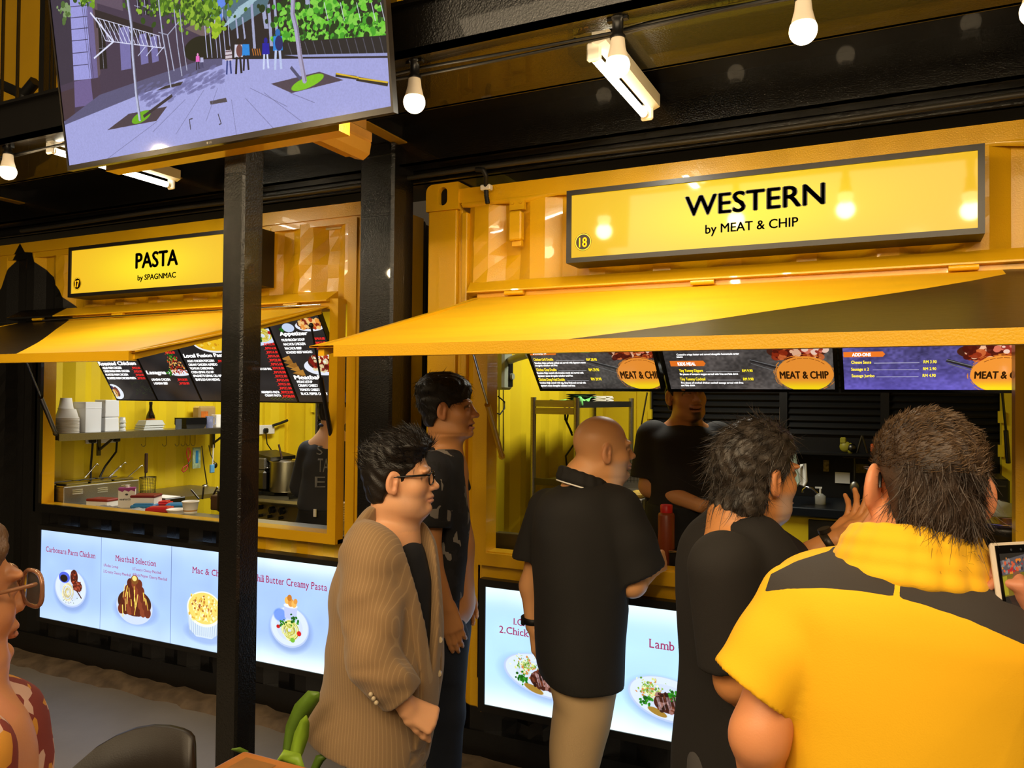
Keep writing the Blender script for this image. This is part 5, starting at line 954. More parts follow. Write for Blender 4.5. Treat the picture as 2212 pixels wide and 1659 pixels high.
# stove with pot at the back
sx0, sx1, sy0, sy1, szt = -4.90, -4.06, 4.75, 5.45, .84
T = thing('gas_stove', 'steel gas stove with black knobs at the back of the pasta stall', 'stove', (-4.5, 5.1, .1)); M_OLV = mat('stove_steel', '#8d8468', .35, .9, .1, 30, var=.2)
mb = MB(); mb.box((sx0, sy0+.05, .1), (sx1, sy1, szt-.05)); obj('stove_body', mb, M_OLV, T); mb = MB(); mb.box((sx0, sy0, szt-.055), (sx1, sy1, szt-.01), bev=.02); obj('front_rail', mb, M_OLV, T)
for i, (px, py, r) in enumerate(((566, 1095, .018), (590, 1101, .028), (612, 1103, .028), (566, 1113, .013), (586, 1115, .013), (610, 1118, .013))):
    a = aty(px, py, sy0+.05); mb = MB(); mb.cyl(a, a-np.array([0, .03, 0]), r, r*.9, 14); mb.box((a[0]-.004, a[1]-.04, a[2]-r), (a[0]+.004, a[1]-.03, a[2]+r)); obj('knob', mb, M_BLKP, T)
mb = MB()
for cx in (-4.68, -4.27):
    for cy in (4.95, 5.25):
        for a in range(4): d = Vector((math.cos(a*PI/2), math.sin(a*PI/2), 0))*.13; mb.box((cx+min(0, d.x)-.006, cy+min(0, d.y)-.006, szt-.005), (cx+max(0, d.x)+.006, cy+max(0, d.y)+.006, szt+.02))
obj('pan_grate', mb, mat('cast_iron', '#16140f', .5, .3), T); mb = MB(); mb.box((sx0, sy1, szt), (sx1, sy1+.03, szt+.14)); obj('splash_back', mb, M_OLV, T)
c = aty(614, 1052, 5.05); k = sc(c); r = 31*k; zp = szt+.02; hp_ = 63*k; T = thing('boiling_pot', 'tall shiny stock pot with side handles on the gas stove', 'pot', (c[0], c[1], zp)); M = Matrix.Translation((c[0], c[1], zp)); mb = MB(); mb.lathe([(r*.95, 0), (r, .012), (r, hp_), (r*1.05, hp_+.004), (r*1.05, hp_+.010), (r*.96, hp_+.01), (r*.95, hp_-.03), (0, hp_-.035)], 32, M, True); obj('pot_wall', mb, mat('pot_steel', '#9c9484', .3, 1, .1, 20), T)
for s in (-1, 1):
    mb = MB(); bx_ = np.array([c[0], c[1], zp+hp_*.80]); u = CR*s; pts = [bx_+u*r+CF*(-.04*s), bx_+u*(r+.035)-CF*.03, bx_+u*(r+.035)+CF*.03, bx_+u*r+CF*.04]; mb.tube(pts, .006, 6); obj('handle', mb, M_CHROME, T)
mb = MB(); mb.cyl(aty(609, 990, 5.05), aty(602, 960, 5.05), .008, n=8); obj('ladle_handle', mb, M_WOODD, T)
c = aty(567, 1040, 5.0); mb = MB(); mb.box((c[0]-.13, c[1]-.05, zp), (c[0]+.07, c[1]+.1, zp+.17), bev=.02); mb.m = 1; mb.box((c[0]-.11, c[1]-.03, zp+.17), (c[0]+.05, c[1]+.08, zp+.27), bev=.01); solo('wire_basket_pan', mb, [M_STEELD, mat('wire_mesh_grey', '#6a6458', .5, .6, 1, 120, 'vor')], 'dark pan with a wire basket left of the tall stock pot', 'pan', origin=(c[0], c[1], zp))
c = ix(577, 928, XW+.01); T = thing('wall_socket', 'white wall socket with a black plug above the stove', 'socket', c); mb = MB(); mb.box((XW, c[1]-.09, c[2]-.04), (XW+.015, c[1]+.09, c[2]+.04), bev=.004); obj('face_plate', mb, M_WHITE, T); mb = MB(); mb.box((XW+.015, c[1]-.06, c[2]-.03), (XW+.05, c[1]-.015, c[2]+.015), bev=.01); obj('plug', mb, M_BLKP, T); mb = MB(); mb.tube([(XW+.035, c[1]-.04, c[2]-.03), (XW+.04, c[1]-.03, c[2]-.12), (XW+.06, c[1]+.06, c[2]-.24)], .005, 6); obj('cable', mb, M_RUB, T)
mb = MB(); mb.tube([ix(590, 919, XW+.03), ix(606, 914, XW+.04), ix(621, 908, XW+.05)], .012, 8); solo('black_cable_stub', mb, M_RUB, 'thick black cable running right from the wall socket', 'cable')
c = ix(583, 985, XW+.2); mb = MB(); mb.prism([(c[0]-.1, c[1]-.12, c[2]-.03), (c[0]+.12, c[1]-.12, c[2]-.03), (c[0]+.12, c[1]-.12, c[2]), (c[0]-.1, c[1]-.12, c[2]+.04)], (0, .3, 0)); mb.box((c[0]-.1, c[1]-.1, zp+.0), (c[0]+.1, c[1]+.16, c[2]-.03)); solo('fryer_unit', mb, M_STEELD, 'dark electric fryer with sloping control top behind the stock pot', 'fryer', origin=c)
c = onc(704, 1148); proto = None
for i in range(8):
    if i == 0:
        proto = thing('paper_cup', 'cream paper cup in the upright stack at the right end of the pasta counter', 'cup', (c[0]+.03, c[1]+.06, ZC), group='paper cups stacked on the pasta counter'); mb = MB(); r = .042; mb.lathe([(r*.8, 0), (r*.97, .05), (r*1.05, .05), (r*1.07, .053), (r*1.05, .056), (r*.95, .055), (r*.78, .003)], 20, Matrix.Translation(proto.location), False); obj('cup_wall', mb, mat('cream_paper', '#ded0b2', .6), proto)
    else: copy_tree(proto, (c[0]+.03, c[1]+.06, ZC+i*.0125))
# ================================================================ things inside the grill stall
RX0, RX1, RY0, RY1, RZ = -1.77, -1.52, 3.9, 4.85, 1.632
T = thing('storage_rack', 'tall stainless storage rack against the left wall of the grill stall', 'rack', ((RX0+RX1)/2, 4.4, .12))
for x in (RX0, RX1):
    for y in (RY0, RY1): mb = MB(); mb.cyl((x, y, .12), (x, y, RZ+.015), .0155, n=14); obj('post', mb, M_STEEL, T)
for z in (RZ, RZ-.42, RZ-.84): 
    mb = MB(); mb.box((RX0, RY0, z-.03), (RX1, RY1, z-.022)); mb.box((RX0, RY0-.006, z-.036), (RX1, RY0+.004, z)); mb.box((RX1-.004, RY0, z-.04), (RX1+.006, RY1, z-.005)); obj('shelf', mb, M_STEEL if z == RZ else M_STEELD, T)
mb = MB(); mb.box((RX0, RY0-.006, RZ-.075), (RX1, RY0+.004, RZ-.04)); obj('cross_bar', mb, M_STEEL, T)
zr = RZ-.022; c = at(1272, 860, 2, zr) if False else np.array([-1.62, 4.28, zr])
for i in range(5):
    mb = MB(); mb.lathe([(.05, 0), (.085, .009), (.09, .012), (.084, .013), (.05, .004)], 22, None, False); o = obj('black_plate', mb, M_BLKP); o.location = (-1.63, 4.25, zr+.001+i*.011); o.rotation_euler = (0, .02*(i % 3-1), i); setp(o, 'black plate in the stack on top of the storage rack', 'plate', 'black plates on the rack')
mb = MB(); n = 10; V = []
for a in range(n+1):
    for b in range(n+1): u, v = a/n, b/n; V.append((-1.74+.2*u, 4.02+.24*v, zr+.012+.03*u*v+.008*math.sin(a*1.3+b)+.006*math.cos(b*1.9)))
mb.add(V, [(a*(n+1)+b, (a+1)*(n+1)+b, (a+1)*(n+1)+b+1, a*(n+1)+b+1) for a in range(n) for b in range(n)], True); mb.tube([(-1.535, 3.98, zr+.03), (-1.52, 3.96, zr+.015), (-1.515, 3.965, zr-.005)], [.016, .012, .008], 8); solo('green_cloth', mb, mat('mint_cloth', '#6fc46a', .85), 'mint green cloth draped over the front corner of the rack', 'cloth')
for i in range(6): mb = MB(); mb.box((-.05, -.075, 0), (.05, .075, .0075), bev=.002); o = obj('paper_pack', mb, M_PAPER); o.location = (-1.60, 4.52, zr+.001+i*.008); o.rotation_euler = (0, 0, .1*(i % 2)); setp(o, 'flat pack of white napkins in the pile behind the black plates', 'napkins', 'napkin packs on the rack')
mb = MB(); mb.lathe([(.02, 0), (.028, .016), (.026, .016), (.018, .003)], 16, None, False); o = solo('sauce_bowl', mb, mat('lime_plastic', '#8fce2a', .4), 'small lime green bowl on the rack beside the napkins', 'bowl'); o.location = (-1.555, 4.36, zr)
mb = MB(); mb.tube([at(1220, 880, 0, -1.8), at(1221, 905, 0, -1.8), at(1235, 935, 0, -1.8)], .007, 6); mb.tube([at(1230, 880, 0, -1.82), at(1224, 910, 0, -1.82), at(1236, 940, 0, -1.82)], .006, 6); mb.tube([at(1238, 962, 0, -1.8), at(1222, 985, 0, -1.8), at(1224, 1003, 0, -1.8), at(1232, 1016, 0, -1.8)], .006, 6); solo('rack_cables', mb, M_RUB, 'black cables hanging down behind the storage rack', 'cable')
c = ix(1086, 805, -1.87); T = thing('control_box', 'pale grey wall control box with a round dial inside the grill stall', 'control box', c); mb = MB(); mb.box((-1.925, c[1]-.05, c[2]-.09), (-1.84, c[1]+.06, c[2]+.14), bev=.012); obj('housing', mb, mat('pale_grey', '#9aa08c', .45), T); mb = MB(); mb.box((-1.842, c[1]+.005, c[2]-.075), (-1.835, c[1]+.055, c[2]+.06), bev=.006); obj('panel', mb, M_BLKP, T); mb = MB(); mb.cyl((-1.836, c[1]+.03, c[2]-.02), (-1.822, c[1]+.03, c[2]-.02), .017, n=16); obj('dial', mb, mat('pale_grey', '#9aa08c'), T)
mb = MB(); mb.tube([ix(1098, 780, -1.85), ix(1118, 772, -1.75), ix(1142, 765, -1.65)], .02, 10); obj('arm', mb, MATS['pale_grey'], T); mb = MB(); mb.tube([ix(1076, 856, -1.9), ix(1090, 868, -1.9), ix(1090, 882, -1.9), ix(1080, 895, -1.9), ix(1074, 893, -1.9)], .004, 6); mb.tube([ix(1078, 840, -1.9), ix(1078, 950, -1.9)], .003, 5); mb.tube([ix(1087, 840, -1.9), ix(1087, 975, -1.9)], .003, 5); obj('cable', mb, M_RUB, T)
mb = MB(); mb.box((-1.92, YI, .90), (.9, 3.48, .945)); mb.box((-1.92, YI+.03, .1), (.9, 3.46, .90)); solo('grill_counter', mb, M_STEELD, 'dark steel worktop behind the WESTERN window sill', 'counter', origin=(-.5, 3.3, .1))
mb = MB(); a = aty(1069, 1186, 3.26); b = aty(1150, 1157, 3.26); mb.box((a[0], 3.25, .945), (b[0]+.25, 3.30, b[2]), bev=.003); mb.m = 1; mb.box((b[0]-.03, 3.32, b[2]-.02), (b[0]+.2, 3.42, b[2]+.03)); solo('steel_tray', mb, [M_STEELD, mat('pale_lid', '#bcd0d6', .4)], 'low steel tray behind the sill left of the bald man', 'tray', origin=a)
c = aty(1439, 1216, 3.30); k = sc(c); T = thing('squeeze_bottle', 'brown sauce squeeze bottle with a red cap on the WESTERN counter', 'bottle', (c[0], c[1], .945)); zt_ = aty(1439, 1107, 3.30)[2]; M = Matrix.Translation((c[0], c[1], .945)); hh = zt_-.945; r = 18*k
mb = MB(); mb.lathe([(r*.96, 0), (r, .008), (r, hh-.012), (r*.9, hh-.003), (r*.72, hh)], 24, M); obj('bottle_body', mb, mat('brown_sauce', '#7a3210', .35, subs=.2), T); mb = MB(); mb.lathe([(r*.72, hh), (r*.74, hh+.03), (r*.66, hh+.033)], 20, M); obj('cap', mb, mat('red_cap', '#c01414', .4), T)
c = aty(1476, 1215, 3.30); T = thing('black_bain_lid', 'black tray with a chromed rim beside the sauce bottle', 'tray', (c[0], c[1], .945)); zt_ = aty(1476, 1193, 3.25)[2]; mb = MB(); mb.box((c[0]-.045, 3.24, .945), (c[0]+.25, 3.42, zt_), bev=.004); obj('tray_body', mb, M_BLKP, T); mb = MB(); mb.tube([(c[0]-.045, 3.24, zt_), (c[0]+.25, 3.24, zt_)], .006, 8); obj('rim', mb, M_CHROME, T)
c = aty(1484, 1178, 3.36); mb = MB(); mb.lathe([(.012, 0), (.017, .034), (.015, .034), (.011, .003)], 16, None, False); o = solo('sample_cup', mb, mat('beige_cup', '#c9a56c', .6), 'tiny beige cup standing on the black tray', 'cup'); o.location = (c[0], 3.36, zt_)
# fryer corner between the bald man and the cook
c = aty(1352, 1090, 4.3); T = thing('deep_fryer', 'steel deep fryer with wire baskets behind the bald man', 'fryer', (c[0], 4.4, .12)); mb = MB(); z_ = aty(1352, 1044, 4.2)[2]; mb.box((c[0]-.35, 4.2, .12), (c[0]+.1, 4.75, z_-.06)); mb.box((c[0]-.35, 4.2, z_-.06), (c[0]+.0, 4.23, z_), bev=.004); mb.box((c[0]-.35, 4.5, z_-.06), (c[0]+.09, 4.53, z_+.05)); obj('tank', mb, M_STEEL, T); mb = MB()
for i in range(2):
    bx0 = c[0]-.2+i*.16
    for q in range(7): mb.tube([(bx0+q*.02, 4.45, z_+.11), (bx0+q*.02, 4.45, z_-.02)], .0016, 3); mb.tube([(bx0, 4.45, z_+.11-q*.02), (bx0+.12, 4.45, z_+.11-q*.02)], .0016, 3)
    mb.tube([(bx0+.06, 4.45, z_+.11), (bx0+.07, 4.25, z_+.17)], .005, 6)
obj('wire_baskets', mb, M_STEELD, T); setp(T.children[-1], kind='stuff')
a = aty(1358, 1105, 3.75); mb = MB(); mb.box((a[0]-.1, 3.75, .945-.2), (a[0]+.07, 3.95, aty(1370, 1078, 3.75)[2]), bev=.004); mb.m = 1; mb.box((a[0]-.02, 3.78, aty(1370, 1078, 3.75)[2]), (a[0]+.06, 3.92, aty(1370, 1066, 3.75)[2]), bev=.01); solo('steel_pan', mb, [M_STEEL, mat('yellow_food', '#c9a63a', .5, var=.5, vscale=50)], 'square steel pan of food at the cook side of the counter', 'pan', origin=a)
# back counter with sink
yb = 5.0; zk = aty(1760, 1097, yb)[2]; x0 = aty(1645, 1100, yb)[0]-.5
T = thing('sink_counter', 'black rear counter with yellow front at the back of the grill stall', 'counter', (-.3, 5.2, .12)); mb = MB(); mb.box((x0, yb-.02, zk-.055), (.5, 5.58, zk), bev=.006); obj('counter_top', mb, mat('blue_black_laminate', '#10151c', .35), T); mb = MB(); mb.box((x0, yb+.02, .12), (.5, yb+.05, zk-.055)); obj('front_panel', mb, M_YELIN, T)
a = aty(1746, 1122, yb); mb = MB(); mb.box((a[0], yb-.0, .3), (.5, yb+.025, a[2]), bev=.003); obj('steel_panel', mb, M_STEELD, T); mb = MB(); q = [aty(*p_, 5.25) for p_ in ((1773, 1090), (1768, 1068), (1755, 1055), (1742, 1052), (1735, 1058), (1734, 1064))]; mb.tube(q, .009, 8); obj('faucet', mb, M_CHROME, T)
c = aty(1772, 1092, 5.2); T = thing('soap_dispenser', 'clear soap pump bottle beside the curved faucet', 'bottle', (c[0], 5.2, zk)); k = sc(c); mb = MB(); mb.lathe([(.03, 0), (.032, .05), (.012, .065)], 14, Matrix.Translation((c[0], 5.2, zk))); obj('bottle', mb, M_CLEAR, T); mb = MB(); mb.cyl((c[0], 5.2, zk+.065), (c[0], 5.2, zk+.10), .006, n=8); mb.box((c[0]-.03, 5.195, zk+.095), (c[0]+.01, 5.205, zk+.105)); obj('pump', mb, M_WHITE, T)
yw = 5.595
def wallbit(name, label, cat, px0, py0, px1, py1, m, th=.01, bev=.0):
    a, b = aty(px0, py1, yw), aty(px1, py0, yw); mb = MB(); mb.box((a[0], yw-th, a[2]), (b[0], yw, b[2]), bev=bev); return solo(name, mb, m, label, cat, origin=((a[0]+b[0])/2, yw, (a[2]+b[2])/2))
wallbit('wall_card', 'white picture card on the black back wall', 'card', 1804, 1021, 1836, 1043, M_PAPER); wallbit('wall_card', 'small yellow patterned card on the black back wall', 'card', 1779, 994, 1791, 1018, mat('yellow_card', '#b9a25a', .6, var=.8, vscale=70)); wallbit('wall_sticker', 'yellow sticker on the back wall behind the hanging spoon', 'sticker', 1849, 1003, 1876, 1021, mat('dull_yellow', '#8a7a1e', .6, var=.6, vscale=60))
for nm, lab, rr in (('phone_case', 'pale green phone case shape standing on the back counter shelf', ((1700, 976), (1714, 982), (1727, 1040), (1722, 1048), (1708, 1044), (1696, 990))), ('oval_holder', 'white oval plastic holder hanging beside the phone case', ((1731, 1005), (1738, 1002), (1741, 1040), (1737, 1050), (1728, 1046), (1728, 1012)))):
    P_ = [aty(*q, 5.0) for q in rr]; mb = MB(); mb.tube(P_, .012 if nm == 'phone_case' else .010, 6, True); mb.prism([p_+np.array([0, .004, 0]) for p_ in P_], (0, .012, 0)); solo(nm, mb, mat('pale_mint', '#a9b8a6', .5) if nm == 'phone_case' else M_WHITE, lab, 'holder', origin=P_[0])
a, b = aty(1846, 990, 5.5), aty(1846, 1040, 5.5); T = thing('hanging_spoon', 'steel spoon hanging on the black back wall', 'spoon', a); mb = MB(); mb.cyl(a, b, .007, n=6); mb.box((a[0]-.07, 5.5, a[2]), (a[0]+.07, 5.51, a[2]+.008)); obj('handle', mb, M_STEELD, T); mb = MB(); mb.sphere(aty(1846, 1053, 5.5), .042, 14, (.7, .3, 1)); obj('bowl', mb, M_STEEL, T)
c = aty(1826, 965, 5.5); mb = MB(); mb.sphere(c, .045, 12, (.8, .5, .8)); mb.sphere(c+np.array([.03, 0, -.01]), .04, 12, (.6, .5, .9)); mb.box((c[0]-.03, c[1]-.02, c[2]+.02), (c[0]+.005, c[1]+.02, c[2]+.06), bev=.006); solo('tape_dispenser', mb, mat('olive_yellow', '#9a9128', .5), 'olive yellow tape dispenser on the back ledge', 'dispenser', origin=c)
mb = MB(); c = aty(1862, 965, 5.5); mb.cyl(c+np.array([-.03, 0, -.04]), c+np.array([0, 0, .07]), .008, n=6); mb.cyl(c+np.array([.03, 0, -.04]), c+np.array([0, 0, .07]), .008, n=6); mb.sphere(c+np.array([-.06, 0, -.01]), .03, 10); mb.m = 1; mb.box(c+np.array([.05, -.01, -.03]), c+np.array([.09, .02, .02]), bev=.004); solo('tool_pile', mb, [M_STEELD, mat('orange_plastic', '#d0581c', .5)], 'steel clips and an orange block on the back ledge', 'tools', origin=c)
mb = MB(); a = aty(1690, 930, 5.45); mb.box((a[0]-.2, 5.42, aty(1800, 979, 5.45)[2]-.012), (.5, 5.6, aty(1800, 979, 5.45)[2])); solo('back_ledge', mb, M_SHUT, 'narrow black ledge along the back wall of the grill stall', 'shelf', origin=a)
mb = MB(); mb.cyl(aty(1398, 848, 5.2), aty(1384, 925, 5.3), .006, n=6); mb.cyl(aty(1384, 925, 5.3), aty(1376, 970, 5.35), .012, n=8); solo('shutter_strut', mb, M_STEEL, 'thin gas strut of the rear shutter left of the cook', 'strut')
mb = MB(); mb.cyl(aty(2165, 848, 5.2), aty(2173, 930, 5.3), .007, n=6); mb.cyl(aty(2173, 930, 5.3), aty(2178, 1000, 5.35), .013, n=8); solo('shutter_strut', mb, M_STEELD, 'thin gas strut of the rear shutter at the far right', 'strut')
a = aty(2115, 1085, 4.9); b = aty(2182, 1036, 4.9); mb = MB(); mb.box((a[0]-.3, 4.9, zk), (b[0], 5.3, b[2]), bev=.01); mb.box((a[0]-.28, 4.89, zk+.03), (b[0]-.06, 4.9, b[2]-.05)); mb.m = 1; mb.box((a[0]-.28, 4.885, b[2]-.04), (b[0]-.02, 4.892, b[2]-.032)); solo('black_oven', mb, [M_BLKP, M_STEELD], 'black countertop oven at the rear right of the grill stall', 'oven', origin=a)
c = aty(2168, 1200, 3.36); k = sc(c); T = thing('soup_kettle', 'round black soup kettle on the counter at the right edge', 'kettle', (c[0]+.02, 3.40, .945)); M = Matrix.Translation((c[0]+.02, 3.40, .945)); zt_ = aty(2168, 1128, 3.40)[2]-.945; r = .125
mb = MB(); mb.lathe([(r*1.0, 0), (r*1.06, .01), (r*1.06, zt_*.22), (r*.98, zt_*.30), (r*1.0, zt_*.82), (r*1.07, zt_*.85), (r*1.08, zt_*.95), (r*1.02, zt_), (r*.88, zt_), (r*.86, zt_-.03)], 36, M, False); obj('kettle_body', mb, mat('kettle_black', '#121110', .32), T); mb = MB(); mb.lathe([(r*.9, zt_+.001), (r*.86, zt_+.006), (r*.80, zt_+.002), (r*.78, zt_-.05), (0, zt_-.05)], 32, M, False); obj('inner_pot', mb, M_CHROME, T)
c = aty(2152, 1118, 4.6); mb = MB(); n = 10; V = []
for i in range(n+1):
    for j in range(12): a = 2*PI*j/12; t = i/n; rr = (.085*(1-.25*t)*(1+.12*math.sin(3*a+i))*(1 if i < n else .3)); V.append((c[0]+rr*math.cos(a), c[1]+rr*math.sin(a)*.7, c[2]-.05+.13*t+.01*math.sin(2*a+i)))
mb.add(V, [(i*12+j, i*12+(j+1) % 12, (i+1)*12+(j+1) % 12, (i+1)*12+j) for i in range(n) for j in range(12)], True); mb.box((c[0]-.3, c[1]-.1, zk-.02-.3), (c[0]+.4, c[1]+.3, c[2]-.05)); mb.v = mb.v; solo('plastic_bag', mb, mat('frosted_bag', '#b9b8ae', .25, trans=.3), 'half clear plastic bag on a box behind the soup kettle', 'bag', origin=c)
# ================================================================ foreground table, chair, plant
ZT = .75; c = at(528, 1620, 2, ZT); dL = at(456, 1659, 2, ZT)-c; dR = at(712, 1659, 2, ZT)-c; dL /= np.linalg.norm(dL); dR /= np.linalg.norm(dR)
dR = dR-dL*(dR@dL); dR /= np.linalg.norm(dR)
T = thing('wooden_table', 'orange-brown wooden table whose corner shows at the bottom edge', 'table', (*(c+dL*.35+dR*.35)[:2], 0)); mw = mat('table_wood', '#b5702a', .38, 0, .1, 20, var=.3, vscale=3, stretch=(1, 8, 1)); mb = MB(); mb.prism([c+np.array([0, 0, -.03]), c+dL*.7+np.array([0, 0, -.03]), c+dL*.7+dR*.7+np.array([0, 0, -.03]), c+dR*.7+np.array([0, 0, -.03])], (0, 0, .03)); obj('table_top', mb, mw, T, bevel=.008)
mb = MB(); m_ = lambda a, b: c+dL*a+dR*b+np.array([0, 0, .001]); mb.quad(m_(.03, .035), m_(.03, .13), m_(.4, .13), m_(.4, .035)); obj('inlay_panel', mb, mat('inlay_wood', '#9c6a2c', .42, var=.3, vscale=8), T)
q = c+dL*.35+dR*.35; mb = MB(); mb.cyl((q[0], q[1], .02), (q[0], q[1], ZT-.03), .035, n=16); obj('leg', mb, M_BLKM, T); mb = MB(); mb.lathe([(.25, 0), (.25, .012), (.05, .03)], 28, Matrix.Translation((q[0], q[1], 0))); obj('base_plate', mb, M_BLKM, T)
# chair: rounded back seen from behind
def cp(px, py, Z=1.93): return atd(px, py, Z)
T = thing('armchair', 'dark brown moulded chair with a slotted curved back at the bottom left', 'chair', (*cp(330, 1640)[:2], 0)); mc = mat('chair_plastic', '#211b16', .42, 0, .15, 300)
top = [(160, 1659), (185, 1634), (215, 1608), (250, 1589), (290, 1575), (330, 1568), (370, 1565), (405, 1565), (425, 1567), (437, 1574), (440, 1590), (441, 1620), (442, 1660)]
mb = MB(); F3 = CF*np.array([1, 1, 0]); F3 /= np.linalg.norm(F3); n = len(top); V = []
for i, (px, py) in enumerate(top):
    bend = -.06*((px-300)/140)**2; a = cp(px, py)+F3*bend; b = cp(px*.96+12, 1790)+F3*(bend+.02); V += [a-F3*.008, a+F3*.014, b+F3*.014, b-F3*.008]
F = []
for i in range(n-1):
    for q in range(4): F.append((i*4+q, i*4+(q+1) % 4, i*4+4+(q+1) % 4, i*4+4+q))
mb.add(V, F, True); obj('backrest', mb, mc, T)
mb = MB(); a, b, b2 = cp(350, 1660)-F3*.012, cp(412, 1630)-F3*.012, cp(414, 1634)-F3*.012; mb.prism([a, b, b2, cp(352, 1664)-F3*.012], F3*.004); obj('back_slot', mb, mat('slot_gap', '#b8b0a4', .6), T)
mb = MB(); a, b = cp(401, 1565)-F3*.0205, cp(408, 1790)-F3*.0205; mb.tube([a, b], .0012, 4); obj('seam', mb, M_DARK, T)
s0 = cp(300, 1790); base = np.array([s0[0], s0[1], .43]); mb = MB(); bk = -F3; sd = np.array([-F3[1], F3[0], 0]); mb.prism([base+sd*.22, base-sd*.22, base-sd*.22+bk*.42, base+sd*.22+bk*.42], (0, 0, .03)); obj('seat', mb, mc, T, bevel=.01)
for u, v in ((.2, .02), (-.2, .02), (.2, .40), (-.2, .40)): q = base+sd*u+bk*v; mb = MB(); mb.cyl((q[0], q[1], 0), (q[0], q[1], .44), .014, .018, 10); obj('leg', mb, mc, T)
# plant between table and post
T = thing('potted_plant', 'green leafy plant standing between the wooden table and the stalls', 'plant', (*atd(640, 1700, 2.25)[:2], 0)); ml = mat('leaf_green', '#5f7f22', .45, 0, .2, 60, var=.35, vscale=12); ml2 = mat('leaf_green_light', '#86a82a', .45, var=.2)
def leaf(pts, wpx, m, Z=2.25, roll=.4):
    P_ = [atd(x, y, Z+.02*math.sin(i)) for i, (x, y) in enumerate(pts)]; mb = MB(); V = []; n = len(P_)
    for i, p_ in enumerate(P_):
        t = P_[min(i+1, n-1)]-P_[max(i-1, 0)]; t /= np.linalg.norm(t); sd_ = np.cross(t, CF); sd_ /= np.linalg.norm(sd_); w = wpx[i]*Z/FPX; V += [p_-sd_*w+CF*(w*roll), p_-CF*.002, p_+sd_*w+CF*(w*roll)]
    F = []
    for i in range(n-1): F += [(i*3, i*3+1, i*3+4, i*3+3), (i*3+1, i*3+2, i*3+5, i*3+4)]
    mb.add(V, F, True); o = obj('leaf', mb, m, T); md = o.modifiers.new('s', 'SOLIDIFY'); md.thickness = .0015
leaf([(622, 1660), (620, 1620), (632, 1575), (652, 1535), (676, 1505), (690, 1496)], [4, 10, 17, 20, 16, 2], ml); leaf([(632, 1665), (640, 1625), (650, 1590), (658, 1560), (662, 1545)], [5, 14, 16, 10, 1], ml2, 2.2); leaf([(655, 1668), (640, 1645), (610, 1635), (598, 1645)], [6, 16, 14, 2], ml2, 2.15); leaf([(500, 1618), (515, 1620), (535, 1627)], [1, 6, 4], ml, 2.2); leaf([(660, 1700), (690, 1640), (716, 1625)], [5, 10, 1], ml, 2.3)
q = atd(640, 1700, 2.25); mb = MB(); mb.lathe([(.10, 0), (.13, .26), (.14, .27), (.12, .27), (.11, .22)], 24, Matrix.Translation((q[0], q[1], 0)), True); obj('pot', mb, M_BLKM, T); mb = MB()
for k in range(4): mb.cyl((q[0]+.02*math.cos(k*1.6), q[1]+.02*math.sin(k*1.6), .22), tuple(atd((628, 640, 655, 650)[k], 1662, 2.22)), .007, n=6)
obj('stems', mb, ml, T)
